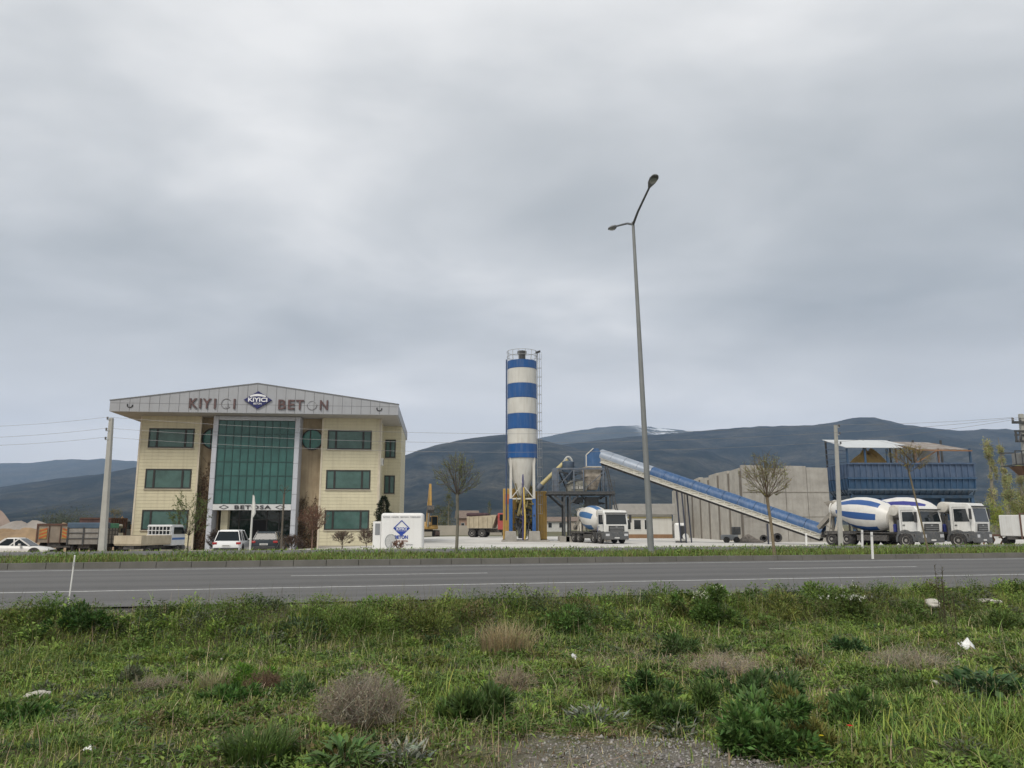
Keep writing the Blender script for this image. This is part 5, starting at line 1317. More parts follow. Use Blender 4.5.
# small white van and scrap at the right edge
vp = P(1026, 540, 62)
VN = thing('white_truck', 'white truck with barred rear panel partly cut off by the picture edge beyond the lorries', 'truck', (vp.x, 62, gz(vp.x, 62)), R(15))
m = MB(); m.b(-1.4, 2.2, -1.0, 1.0, .7, 2.35); bd = m.build('load_body', LW, VN, bevel=.06)
m = MB()
for x in (-.95, -.55, -.15): m.b(x - .09, x + .09, -1.02, -.98, 1.15, 2.1)
m.build('vent_slot', BLACK, bd)
m = MB(); m.bar((-1.46, -1.0, .5), (-1.46, -1.0, 2.5), .09); m.bar((-1.46, -1.0, 2.45), (2.2, -1.0, 2.45), .07); m.build('body_frame', RUSTF, bd)
cab_small(VN, 2.35, 3.9, 1.95, .7, 2.3, LW)
m = MB(); m.b(-1.4, 3.7, -.4, .4, .45, .69); m.build('chassis', CHAS, VN)
for x in (-.6, 3.0):
    for s in (-1, 1): wheel(VN, x, s * .88, .4, .3, s)
jp = P(1000, 540, 63)
JK = thing('plough', 'rusty brown farm implement frame lying between the last lorry and the white truck', 'farm implement', (jp.x, 63, gz(jp.x, 63)))
m = MB(); m.bar((-1.5, 0, .75), (1.1, 0, .75), .14); m.bar((-1.5, .9, .75), (1.1, .9, .75), .14)
for x in (-1.4, -.4, .5, 1.0): m.bar((x, 0, .75), (x, .9, .75), .1)
m.build('frame', RUSTF, JK)
for x in (-1.2, -.5, .2, .9):
    m = MB(); m.tube([(x, .2, .75), (x + .18, .2, .4), (x - .05, .2, .05)], .07, 6); m.build('tine', pm('rust_brown', (.18, .09, .05), .85, var=.3), JK)
for s in (0, 1):
    wheel(JK, -.9 + s * 1.3, -.15, .3, .14, -1)
# ================================================================== street furniture
# double-arm street lamp in the median
lb = P(651, 548, 28.0); LT, L1, L2 = P(633, 222, 28.0), P(650, 186, 25.6), P(615, 226.5, 30.4)
lz = .145
LAMPO = thing('street_lamp', 'tall double armed grey street lamp leaning slightly in the grass median', 'street lamp', (lb.x, 28.0, lz))
M0 = Matrix.Translation((-lb.x, -28.0, -lz))
GALV = pm('galvanised_pole', (.215, .225, .222), .55, .25, var=.10, scale=2.5, streak=.2, dirt=(.22, .22, .21))
m = MB(M0); B_ = Vector((lb.x, 28, lz)); m.tube([B_, B_ + (LT - B_) * .5, LT], [.118, .09, .055], 14); m.build('pole', GALV, LAMPO)
m = MB(M0); m.b(lb.x - .22, lb.x + .22, 27.78, 28.22, lz, lz + .05); m.build('base_plate', GALV, LAMPO)
for A_, E_ in ((LT, L1), (LT, L2)):
    m = MB(M0); m.tube([A_ - Vector((0, 0, .1)), A_ + (E_ - A_) * .3, E_], [.05, .042, .036], 10); a_ = m.build('arm', pm('arm_dark', (.12, .125, .125), .6, .3), LAMPO)
    d_ = (E_ - A_).normalized(); d_ = Vector((d_.x, d_.y, d_.z * .6)).normalized(); q_t = d_.to_track_quat('X', 'Z').to_matrix().to_4x4()
    MM = M0 @ Matrix.Translation(E_) @ q_t
    m = MB(MM)
    vs, fs = [], []
    st = [(-.10, .05, .05), (.05, .09, .075), (.25, .145, .10), (.5, .165, .105), (.68, .12, .075), (.75, .05, .03)]
    for x, hw, hh in st:
        for k in range(12):
            t_ = 2 * math.pi * k / 12; z = math.sin(t_) * hh
            vs.append((x, math.cos(t_) * hw, z if z > 0 else z * .55))
    for i in range(len(st) - 1):
        for k in range(12): fs.append((i * 12 + k, i * 12 + (k + 1) % 12, (i + 1) * 12 + (k + 1) % 12, (i + 1) * 12 + k))
    fs += [list(range(12)), [60 + k for k in range(12)]]
    m.add(vs, fs, True); h_ = m.build('lamp_head', pm('lamp_housing', (.13, .135, .13), .5, .2), a_)
    m = MB(MM); m.lathe([(.001, -.075), (.08, -.075), (.125, -.055), (.125, -.03)], 18, Matrix.Translation((.42, 0, 0)) @ Matrix.Scale(1.5, 4, (1, 0, 0))); m.build('lens', pm('lamp_lens', (.30, .32, .29), .15), a_)

# concrete poles and wires
PCON = pm('pole_concrete', (.36, .355, .325), .85, var=.10, scale=2, streak=.25, dirt=(.24, .235, .21), bump=.15)
INSUL = pm('insulator', (.10, .10, .105), .3)
def concrete_pole(label, bpx, tpx, tpy, Y, w0, w1, zins):
    bx = P(bpx, 550, Y).x; bz = gz(bx, Y); T_ = P(tpx, tpy, Y)
    o = thing('utility_pole', label, 'utility pole', (bx, Y, bz), 0, 'concrete poles carrying the wires')
    tx, tz = T_.x - bx, T_.z - bz
    m = MB(); m.hexa([(-w0 / 2, -w0 / 2, -.2), (w0 / 2, -w0 / 2, -.2), (w0 / 2, w0 / 2, -.2), (-w0 / 2, w0 / 2, -.2), (tx - w1 / 2, -w1 / 2, tz), (tx + w1 / 2, -w1 / 2, tz), (tx + w1 / 2, w1 / 2, tz), (tx - w1 / 2, w1 / 2, tz)])
    m.build('pole', PCON, o, bevel=.025)
    pts = []
    for k, (px, py) in enumerate(zins):
        q = P(px, py, Y); lx, lz_ = q.x - bx, q.z - bz
        sx_ = tx * lz_ / tz
        m = MB(); m.bar((sx_, -w1 / 2, lz_ - .08), (lx, -w1 / 2, lz_ - .08), .055); br = m.build('bracket', STEEL, o)
        m = MB(); m.lathe([(.03, -.08), (.06, -.03), (.04, 0), (.06, .04), (.03, .09)], 12, Matrix.Translation((lx, -w1 / 2, lz_))); m.build('insulator', INSUL, br)
        pts.append(Vector((q.x, Y - w1 / 2, q.z + .07)))
    return pts
PA = concrete_pole('slender leaning concrete pole by the parked lorries at the left corner of the office building', 102.5, 111.5, 418, 44, .37, .21, [(108.5, 418.5), (107.3, 429.5), (106.5, 438.5)])
PB = concrete_pole('straight concrete pole standing before the drum of a mixer lorry', 841, 835.5, 425, 46, .235, .175, [(838.5, 426), (839, 433.5), (840, 443)])
# right hand pole with transformer, mostly beyond the picture edge
rx = P(1036, 540, 45).x; rg = gz(rx, 45)
TP = thing('transformer_pole', 'dark steel armed transformer pole cut off by the picture edge', 'transformer pole', (rx, 45, rg))
hz_ = lambda py: P(1020, py, 45).z - rg
lx_ = lambda px: P(px, 450, 45).x - rx
m = MB(); m.hexa([(-.2, -.2, -.2), (.2, -.2, -.2), (.2, .2, -.2), (-.2, .2, -.2), (-.11, -.11, hz_(414)), (.11, -.11, hz_(414)), (.11, .11, hz_(414)), (-.11, .11, hz_(414))]); m.build('pole', PCON, TP, bevel=.02)
PC = []
m = MB(); m.b(lx_(1013.5), -lx_(1013.5), -.2, -.12, hz_(424), hz_(421.5)); xa = m.build('crossarm', DARK_STEEL, TP)
for px in (1014.5, 1022, 1030):
    m = MB(); m.lathe([(.04, 0), (.07, .05), (.05, .1), (.07, .16), (.04, .22)], 12, Matrix.Translation((lx_(px), -.16, hz_(421.5)))); m.build('insulator', INSUL, xa); PC.append(Vector((rx + lx_(px), 44.84, rg + hz_(421.5) + .22)))
m = MB()
for y0, y1 in ((430.5, 432), (434.5, 436), (440.5, 442.5)): m.b(lx_(1015), -lx_(1015), -.18, -.1, hz_(y1), hz_(y0))
for px in (1015.5, 1020, 1025): m.b(lx_(px), lx_(px) + .08, -.19, -.09, hz_(442), hz_(430.5))
fz = m.build('fuse_rack', DARK_STEEL, TP)
for px in (1017.5, 1022.5, 1028):
    m = MB(); m.bar((lx_(px), -.22, hz_(442)), (lx_(px) + .12, -.3, hz_(433)), .07); m.build('fuse_link', INSUL, fz)
m = MB()
for z in (452, 465.5): m.bar((lx_(1007), -.7, hz_(z)), (-lx_(1007), -.7, hz_(z)), .06); m.bar((lx_(1007), .7, hz_(z)), (-lx_(1007), .7, hz_(z)), .06)
for x in (lx_(1007), lx_(1013.5), -lx_(1007)): m.bar((x, -.7, hz_(466)), (x, -.7, hz_(451.5)), .05)
m.bar((lx_(1007), -.7, hz_(465.5)), (lx_(1007), .7, hz_(465.5)), .05)
m.build('platform', DARK_STEEL, TP)
m = MB(); m.b(lx_(1016), -lx_(1016), -.5, .5, hz_(464.5), hz_(453)); tf = m.build('transformer_tank', pm('transformer_grey', (.20, .205, .20), .6, var=.2, dirt=(.14, .09, .06), dirt_amt=.35), TP, bevel=.05)
m = MB()
for x in np.linspace(lx_(1017), .5, 7): m.b(x, x + .04, -.6, -.5, hz_(463.5), hz_(455))
m.build('cooling_fin', pm('fin_grey', (.16, .165, .16), .6), tf)
m = MB(); m.hexa([(lx_(1019), -.3, hz_(475)), (.3, -.3, hz_(475)), (.3, .3, hz_(475)), (lx_(1019), .3, hz_(475)), (lx_(1013), -.55, hz_(466.5)), (.6, -.55, hz_(466.5)), (.6, .55, hz_(466.5)), (lx_(1013), .55, hz_(466.5))]); m.build('rusty_bracket', pm('rust_brown_bracket', (.17, .09, .05), .8, var=.3), TP)
WIRE = pm('wire_aluminium', (.22, .22, .225), .5, .4)
names_w = ('uppermost of the three overhead wires running past the concrete poles', 'middle one of the three overhead wires running past the concrete poles', 'lowest of the three overhead wires running past the concrete poles')
for k in range(3):
    pL = P(-120, (427, 438, 445)[k], 41)
    pts = []
    for a_, c_, sag in ((pL, PA[k], .25), (PA[k], PB[k], .75), (PB[k], PC[k], .1)):
        for i in range(24):
            t_ = i / 24; q = a_.lerp(c_, t_); q.z -= 4 * sag * t_ * (1 - t_); pts.append(q)
    pts.append(PC[k])
    m = MB(); m.tube(pts, .0085, 5); o = m.build('overhead_wire', WIRE); tag(o, names_w[k], 'wire', 'overhead wires between the poles')

# white marker posts
PWH = pm('marker_white', (.68, .68, .66), .5, var=.06, dirt=(.4, .38, .33), dirt_amt=.2)
def marker(label, bpx, bpy, tpx, tpy, Y, z, r, name='marker_post', group=None):
    a = P(bpx, bpy, Y); c = P(tpx, tpy, Y)
    o = thing(name, label, 'marker post', (a.x, Y, z), 0, group)
    h = c.z - z
    m = MB(); m.hexa([(-r, -r * .6, -.1), (r, -r * .6, -.1), (r, r * .6, -.1), (-r, r * .6, -.1), (c.x - a.x - r, -r * .6, h), (c.x - a.x + r, -r * .6, h), (c.x - a.x + r, r * .6, h), (c.x - a.x - r, r * .6, h)]); m.build('post', PWH, o, bevel=.006)
    m = MB(); k0, k1 = .80, .88
    m.hexa([((c.x - a.x) * k - r - .002 if s < 0 else (c.x - a.x) * k + r + .002, y, h * k) for k in (k0, k1) for s, y in ((-1, -r * .6 - .002), (1, -r * .6 - .002), (1, r * .6 + .002), (-1, r * .6 + .002))]); m.build('reflector', pm('reflector_grey', (.42, .42, .42), .4), o)
gq = ground_at(67, 612)
marker('thin white marker stick leaning at the near road edge', 67.2, 612, 75, 555, gq.y, gq.z, .011)
marker('short white kerb marker post standing in the median grass before the mixer lorry', 872, 550, 871.5, 532, 26.3, .145, .036)
marker('white post a little behind the kerb marker post near the mixer lorry wheels', 862, 546, 862, 530, 39, gz(17, 39), .048)
marker('small white post at the lower end of the belt conveyor', 806, 543, 806, 533, 52, gz(20, 52), .06)

# white kiosk with logo, dish beside it
ko = P(402, 545, 47); kg = gz(ko.x, 47)
KI = thing('kiosk', 'white rounded kiosk with blue diamond logo behind the median grass', 'kiosk', (ko.x, 47, kg), R(4))
kz = lambda py: P(402, py, 47).z - kg
kx = lambda px: P(px, 530, 47).x - ko.x
KW = pm('kiosk_white', (.70, .70, .685), .4, var=.03, scale=1, streak=.12, dirt=(.45, .42, .37))
m = MB(); m.b(kx(381), kx(423), 0, 1.7, -.05, kz(513)); bd = m.build('body', KW, KI, bevel=.16, seg=4)
m = MB(); m.b(kx(373), kx(381) - .004, .1, 1.5, -.05, kz(521.5)); an = m.build('annex', KW, KI, bevel=.03)
m = MB(); m.b(kx(375.2), kx(380), .085, .12, kz(535), kz(523.5)); m.build('louvre', pm('louvre_grey', (.20, .21, .22), .6), an)
m = MB(); m.b(kx(383), kx(421.5), .10, .16, kz(514.2), kz(513.4) ); 
KB = pm('logo_blue', (.015, .05, .30), .4)
m = MB()
cxk, czk = kx(401.5), kz(528.5); hw, hh = kx(409.5) - kx(401.5), kz(520.5) - kz(528.5)
for a_, c_ in (((-hw, 0), (0, hh)), ((0, hh), (hw, 0))): m.bar((cxk + a_[0], -.012, czk + a_[1]), (cxk + c_[0], -.012, czk + c_[1]), .03, .05)
m.prism([(cxk - hw, czk), (cxk - hw * .6, czk + hh * .15), (cxk + hw * .6, czk + hh * .15), (cxk + hw, czk), (cxk + hw * .72, czk - hh * .28), (cxk - hw * .72, czk - hh * .28)], -.012, 0)
m.prism([(cxk - hw * .7, czk - hh * .33), (cxk + hw * .7, czk - hh * .33), (cxk, czk - hh * .95)], -.012, 0)
lg = m.build('logo', KB, bd)
def ktext(txt, px0, px1, y0, y1, mat, nm='lettering', bold=.02):
    vs, fs = text_mesh(txt, kx(px1) - kx(px0), kz(y0) - kz(y1), .012, bold); m = MB(Matrix.Translation((kx(px0), -.013, kz(y1)))); m.add(vs, fs); return m.build(nm, mat, bd)
vs, fs = text_mesh('KIYICI', hw * 1.24, hh * .34, .006, .03); m = MB(Matrix.Translation((cxk - hw * .62, -.014, czk - hh * .22))); m.add(vs, fs); m.build('lettering', SIGNW, lg)
ktext('BETON', 395, 408, 535.3, 538.8, KB, bold=.035)
ktext('HAZIR BETON', 395, 408, 540.2, 542.0, pm('text_brown', (.28, .13, .09), .6))
ktext('KIYICI  HAZIR  BETON  TESISLERI', 383, 420, 516.3, 517.6, pm('text_grey', (.25, .25, .27), .6), bold=.0)
ktext('BETON', 406, 413, 544.0, 545.2, pm('text_grey', (.25, .25, .27), .6), bold=0)
dpo = P(391, 545, 45.6); dg_ = gz(dpo.x, 45.6)
DI = thing('mesh_dish', 'round grey wire mesh dish standing in front of the white kiosk', 'dish', (dpo.x, 45.6, dg_))
rr = .36; zc_ = P(391, 541.5, 45.6).z - dg_
m = MB()
ring = [(rr * .92 * math.cos(2 * math.pi * k / 28), -.1, zc_ + rr * 1.15 * math.sin(2 * math.pi * k / 28)) for k in range(29)]
m.tube(ring, .022, 6)
for k in range(-5, 6):
    t_ = k / 6; hh2 = math.sqrt(1 - t_ * t_)
    m.tube([(rr * .92 * t_, -.1 + .06 * (1 - t_ * t_), zc_ - rr * 1.15 * hh2), (rr * .92 * t_, .02, zc_), (rr * .92 * t_, -.1, zc_ + rr * 1.15 * hh2)], .008, 4)
    m.tube([(-rr * .92 * hh2, -.1, zc_ + rr * 1.15 * t_), (0, .02, zc_ + rr * 1.15 * t_), (rr * .92 * hh2, -.1, zc_ + rr * 1.15 * t_)], .008, 4)
m.build('mesh', pm('mesh_grey', (.22, .24, .24), .5, .3), DI)
m = MB(); m.bar((0, .05, -.05), (0, .03, zc_), .05); m.build('stand', STEEL, DI)
# grey post with furled flag and lamp standard in front of the entrance
f0 = P(250, 548, 46); fg = gz(f0.x, 46)
FP = thing('flag_post', 'pale slim post with a furled white flag before the glass entrance', 'flag post', (f0.x, 46, fg))
m = MB(); m.tube([(0, 0, -.1), (.02, 0, P(250, 495, 46).z - fg)], [.07, .05], 8); m.build('post', pm('post_pale', (.48, .48, .45), .6), FP)
m = MB(); zt_ = P(250, 496, 46).z - fg; m.tube([(.06, -.02, zt_), (.10, -.03, zt_ - .5), (.13, -.03, zt_ - 1.0), (.07, -.02, zt_ - 1.25)], [.03, .08, .10, .02], 8); m.build('flag', pm('flag_white', (.62, .62, .58), .8), FP)

# distant things: earth mounds, houses, far walls
EARTH = pm('orange_earth', (.25, .175, .105), .95, var=.3, scale=.5, dirt=(.24, .18, .10), dirt_amt=.4, bump=.4)
PINK = pm('pinkish_earth', (.30, .235, .20), .95, var=.2, scale=.3, bump=.3)
GREYE = pm('grey_earth', (.27, .245, .22), .95, var=.2, scale=.3, bump=.3)
def mound(label, px, pyt, Y, wpx, mat, seed, sq=.6):
    p = P(px, pyt, Y); z = gz(p.x, Y) - .3; sand_heap('earth_mound', label, 'earth mound', p.x, Y, z, wpx * Y / F_PX / 2, p.z - z, mat, seed, sq, True)
mound('pinkish earth mound at the far left under the blue hills', -4, 515, 190, 42, PINK, 1)
mound('flat grey earth mound right of the pinkish one', 27, 523.5, 170, 100, GREYE, 2, .4)
mound('low orange earth bank behind the white saloon car', 18, 531, 100, 150, EARTH, 3, .3)
mound('ochre earth bank behind the hazard panel lorry', 62, 526, 110, 90, EARTH, 4, .4)
mound('orange earth pile beside the left wall of the office building', 123, 521.5, 84, 34, pm('bright_orange_earth', (.40, .245, .11), .95, var=.3, scale=.8, bump=.4), 5, .7)
def house(label, px, Y, W_, D_, H_, rh, wall, roof, rz=0):
    p = P(px, 530, Y); o = thing('house', label, 'house', (p.x, Y, gz(p.x, Y) - .2), rz)
    m = MB(); m.b(-W_ / 2, W_ / 2, 0, D_, -.5, H_); m.build('wall', wall, o)
    m = MB(); m.prism([(-.4, H_), (D_ + .4, H_), (D_ / 2, H_ + rh)], -W_ / 2 - .4, W_ / 2 + .4, 'yz'); m.build('roof', roof, o)
    for x in np.arange(-W_ / 2 + 1.2, W_ / 2 - .8, 2.4):
        m = MB(); m.b(x - .45, x + .45, -.04, .02, 1.0, 2.2); f = m.build('window', pm('far_window_frame', (.5, .5, .48), .6), o)
        m = MB(); m.b(x - .37, x + .37, -.05, 0, 1.08, 2.12); m.build('pane', GLASS_DARK, f)
HW = pm('house_wall', (.34, .30, .25), .8, var=.12); HR = pm('house_roof_tile', (.165, .125, .10), .8, var=.2, scale=1.5)
house('distant brick coloured house with tiled roof left of the dump truck', 468, 190, 5, 6, 3.3, 1.9, pm('house_brick', (.27, .18, .13), .85, var=.15), HR, R(8))
house('pale distant house half hidden behind the dump truck', 494, 230, 6, 7, 3.2, 1.4, HW, HR, R(-10))
house('small white distant house behind the batching platform posts', 556, 170, 5, 5, 2.4, 1.0, pm('house_white', (.5, .5, .48), .8), HR, R(5))
house('low pale distant house seen between the batching platform posts', 574, 210, 6, 6, 2.6, 1.2, HW, HR, R(-6))
bw0, bw1 = P(424, 530, 118), P(505, 530, 118)
m = MB(); m.b(0, bw1.x - bw0.x, 0, .4, -.8, P(450, 525.5, 118).z - gz(0, 118)); o = m.build('boundary_wall', pm('pale_wall', (.36, .33, .28), .9, var=.12, scale=.4), loc=(bw0.x, 118, gz(0, 118))); tag(o, 'low pale boundary wall across the back of the white yard', 'boundary wall')

# ================================================================== trees and shrubs
def branch_tree(name, label, cat, loc, H_, trunk_h, cr, tr=.06, n1=9, leafcol=(.16, .17, .06), barkcol=(.10, .085, .065), buds=900, lean=(0, 0), shape=1.0, bud=.03, group=None, twigr=.006, seed=0, n2=7, n3=6):
    """Trunk with a head of upright forking branches, thin twigs and small opening leaves."""
    global rng
    keep = rng; rng = np.random.default_rng(100 + seed)
    o = thing(name, label, cat, loc, 0, group)
    m = MB(); top = Vector((lean[0], lean[1], trunk_h))
    k = Vector((.03 * math.sin(seed), .03, trunk_h * .5)) + top * .0 + Vector((lean[0] * .45, 0, 0))
    m.tube([(0, 0, -.1), (0, 0, .05), k, top], [tr * 1.35, tr * 1.1, tr * .95, tr * 1.05], 9); m.build('trunk', pm('trunk_bark_%d' % int(barkcol[0] * 1000), barkcol, .9, var=.3, scale=6, bump=.4), o)
    vb = VB(); T0 = np.array(top); ch = H_ - trunk_h
    A, C_, r0, r1 = [], [], [], []
    ends = []
    ce = ch / 2
    def rim(d):
        """distance from the fork to the rounded crown's outline along d"""
        h2 = d[0] ** 2 + d[1] ** 2; return 2 * max(d[2], .05) / ce / (h2 / cr ** 2 + d[2] ** 2 / ce ** 2)
    def turn(d, sg, up=0.0):
        e = d + rng.normal(0, sg, 3) + [0, 0, up]; e[2] = max(e[2], .12); return e / np.linalg.norm(e)
    for i in range(n1):
        az = 2 * math.pi * (i * .618 % 1) + rng.uniform(-.3, .3); el = R(22 + 62 * ((i + .5) / n1) ** .9) + rng.uniform(-.08, .08)
        d = np.array([math.cos(az) * math.cos(el), math.sin(az) * math.cos(el), math.sin(el)]); t1 = rim(d) * rng.uniform(.5, .72)
        k1 = T0 + d * t1 * .5 + rng.normal(0, .03, 3) * cr; e = T0 + d * t1
        A += [T0 - [0, 0, .05], k1]; C_ += [k1, e]; r0 += [tr * .42, tr * .28]; r1 += [tr * .28, tr * .15]
        for j in range(n2):
            f0 = rng.uniform(.3, 1.0); b0 = T0 + d * t1 * f0; d2 = turn(d, .30); e2 = T0 + d2 * rim(d2) * rng.uniform(.72, 1.0)
            A.append(b0); C_.append(e2); r0.append(max(twigr * 1.3, tr * .13)); r1.append(twigr * .8); ends.append((b0, e2))
            for l in range(n3):
                f1 = rng.uniform(.2, .9); b1 = b0 + (e2 - b0) * f1; d3 = turn(d2, .16, .05); e3 = T0 + d3 * rim(d3) * rng.uniform(.8, 1.03)
                e3 = b1 + (e3 - b1) * rng.uniform(.5, 1.0)
                A.append(b1); C_.append(e3); r0.append(twigr); r1.append(twigr * .55); ends.append((b1, e3))
    A, C_ = np.array(A), np.array(C_)
    vb.sticks(A, C_, np.array(r0), np.array(r1), tint(barkcol, len(A), .25))
    if buds:
        ix = rng.integers(0, len(ends), buds); f = rng.uniform(.25, 1.0, (buds, 1))
        E0, E1 = np.array([e[0] for e in ends])[ix], np.array([e[1] for e in ends])[ix]
        p = E0 + (E1 - E0) * f + rng.normal(0, .01, (buds, 3))
        vb.leaves(p, unit(rng.normal(0, 1, (buds, 3)) + [0, 0, .6]), unit(rng.normal(0, 1, (buds, 3))), rng.uniform(.6, 1.4, buds) * bud, rng.uniform(.5, 1.0, buds) * bud * .7, tint(leafcol, buds, .35, .2))
    vb.build('crown', LEAF, o)
    rng = keep
    return o
GRP = 'round headed young trees along the median'
def med(px, Y): p = P(px, 548, Y); return (p.x, Y, .145)
branch_tree('round_tree', 'bare round headed young tree between the white kiosk and the silo', 'tree', med(456.5, 27), P(457, 450, 27).z - .145, P(457, 494, 27).z - .145, 1.0, .055, 13, buds=2400, group=GRP, seed=1, leafcol=(.25, .29, .10), barkcol=(.15, .14, .11), n2=7, n3=4, twigr=.0046, bud=.030)
branch_tree('round_tree', 'round headed young tree with forked trunk in front of the concrete wall', 'tree', med(774, 27), P(768, 448.5, 27).z - .145, P(768, 497, 27).z - .145, 1.0, .05, 13, buds=2800, group=GRP, seed=2, lean=(-.14, 0), leafcol=(.30, .30, .09), barkcol=(.19, .15, .095), n2=7, n3=4, twigr=.0046, bud=.030)
branch_tree('round_tree', 'thin crooked tree with sparse yellow crown before the mixer lorry cab', 'tree', med(928, 29), P(918, 441, 29).z - .19, P(918, 470, 29).z - .19, .95, .032, 8, buds=1500, group=GRP, seed=3, lean=(-.45, 0), leafcol=(.34, .28, .06), barkcol=(.17, .14, .09), n2=6, n3=4, twigr=.005)
def yard_plant(px, Y): p = P(px, 545, Y); return (p.x, Y, gz(p.x, Y))
def topz(px, py, Y): p = P(px, py, Y); return p.z - gz(p.x, Y)
branch_tree('sapling', 'slender staked sapling with a single upright twig before the entrance', 'sapling', yard_plant(281.5, 45), topz(283, 480, 45), topz(281, 494, 45), .35, .055, 4, buds=60, seed=4, n2=3, n3=2)
branch_tree('leafy_shrub', 'tall thin shrub with scattered green leaves beside the small white truck', 'shrub', yard_plant(188, 56), topz(180, 489, 56), topz(185, 535, 56), 1.7, .045, 12, leafcol=(.12, .16, .05), buds=2600, seed=5, bud=.09, n2=4, n3=2, twigr=.007)
branch_tree('bare_shrub', 'large reddish brown bare shrub by the right column of the glass bay', 'shrub', yard_plant(312, 58), topz(312, 503, 58), topz(312, 530, 58), 1.3, .05, 14, leafcol=(.24, .125, .08), barkcol=(.20, .125, .09), buds=1500, seed=6, bud=.07, n2=6, n3=4, twigr=.010)
branch_tree('bare_shrub', 'thin leafless bush under the lower right window of the office', 'shrub', yard_plant(342, 57), topz(342, 530, 57), .3, 1.1, .03, 10, leafcol=(.17, .12, .08), barkcol=(.16, .12, .09), buds=300, seed=7, bud=.06, n2=6, n3=5, twigr=.012)
branch_tree('bare_shrub', 'thin leafless bush between the office corner and the white kiosk', 'shrub', yard_plant(366, 56), topz(366, 526, 56), .3, .75, .03, 9, leafcol=(.15, .10, .07), barkcol=(.14, .10, .08), buds=260, seed=8, bud=.06, n2=6, n3=5, twigr=.012)
branch_tree('bare_shrub', 'dark twiggy bush behind the white sport utility car', 'shrub', yard_plant(216, 58), topz(216, 527, 58), .3, .85, .03, 10, leafcol=(.10, .075, .055), barkcol=(.09, .07, .06), buds=700, seed=9, bud=.06, n2=7, n3=5, twigr=.013)
branch_tree('bare_shrub', 'brown bush in front of the dark car by the entrance', 'shrub', yard_plant(292, 50), topz(292, 533, 50), .2, .95, .03, 10, leafcol=(.12, .08, .055), barkcol=(.11, .08, .065), buds=800, seed=10, bud=.06, n2=7, n3=5, twigr=.012)
branch_tree('bare_shrub', 'small reddish bush before the white kiosk under its lettering', 'shrub', yard_plant(399, 44.5), topz(399, 539, 44.5), .1, .5, .02, 9, leafcol=(.22, .11, .07), barkcol=(.18, .11, .08), buds=400, seed=11, bud=.05, n2=5, n3=4, twigr=.009)
# conifer at the right corner
def conifer(label, px, Y, pyt, r, col, seed):
    o = thing('conifer', label, 'conifer', yard_plant(px, Y)); H_ = topz(px, pyt, Y)
    m = MB(); m.tube([(0, 0, -.1), (0, 0, H_ * .9)], [.09, .02], 8); m.build('trunk', pm('conifer_bark', (.08, .06, .045), .9), o)
    r2 = np.random.default_rng(seed); n = 5200; vb = VB()
    t_ = r2.uniform(.05, 1, n) ** .8; a = r2.uniform(0, 2 * math.pi, n); lob = 1 + .3 * np.sin(a * 3 + t_ * 14) + .2 * np.sin(t_ * 31)
    rad = r * (1 - t_) ** .7 * lob * np.sqrt(r2.uniform(.15, 1, n)) + .04
    p = np.stack([rad * np.cos(a), rad * np.sin(a), H_ * t_ + r2.normal(0, .05, n)], 1)
    dv = np.stack([np.cos(a), np.sin(a), r2.uniform(-.2, .7, n)], 1)
    vb.leaves(p, unit(dv), unit(r2.normal(0, 1, (n, 3)) + [0, 0, .8]), r2.uniform(.10, .22, n), r2.uniform(.03, .06, n), tint(col, n, .4, .15)); vb.build('crown', LEAF, o)
conifer('dark conifer against the right corner of the office above the kiosk', 382.5, 57.5, 497, .95, (.028, .038, .020), 21)
# dried climbers on the recessed walls
def climber(label, s0, s1, z0, z1, seed, n=46, dens=1500):
    r2 = np.random.default_rng(seed); o = thing('climber', label, 'climbing plant'); o.location = BLD.matrix_world @ Vector((0, 0, 0)) if False else BLD.location; o.rotation_euler = BLD.rotation_euler
    vb = VB(); A, C_ = [], []
    for i in range(n):
        p = np.array([r2.uniform(s0, s1), .55, z0]); hgt = z0 + (z1 - z0) * r2.uniform(.3, 1)
        while p[2] < hgt:
            q = p + [r2.normal(0, .16), 0, r2.uniform(.15, .4)]; q[0] = min(max(q[0], s0), s1); q[1] = .60 - abs(r2.normal(0, .05)) - .02
            A.append(p); C_.append(q); p = q
    A, C_ = np.array(A), np.array(C_); k = len(A)
    vb.sticks(A, C_, np.full(k, .014), np.full(k, .010), tint((.11, .075, .05), k, .3))
    ix = r2.integers(0, k, dens); p = A[ix] + r2.normal(0, .09, (dens, 3)); p[:, 1] = np.minimum(p[:, 1], .60)
    vb.leaves(p, unit(r2.normal(0, 1, (dens, 3)) + [0, -.3, -.5]), unit(r2.normal(0, .5, (dens, 3)) + [0, -1, .2]), r2.uniform(.07, .16, dens), r2.uniform(.05, .1, dens), tint((.13, .085, .05), dens, .45, .2))
    vb.build('stems', LEAF, o)
climber('dried brown climber covering the recessed wall left of the glass bay', -4.9, -3.8, -.4, 7.2, 31, 60, 2300)
climber('dried reddish climber on the recessed wall right of the glass bay', 3.3, 4.9, -.4, 4.6, 32, 50, 1700)
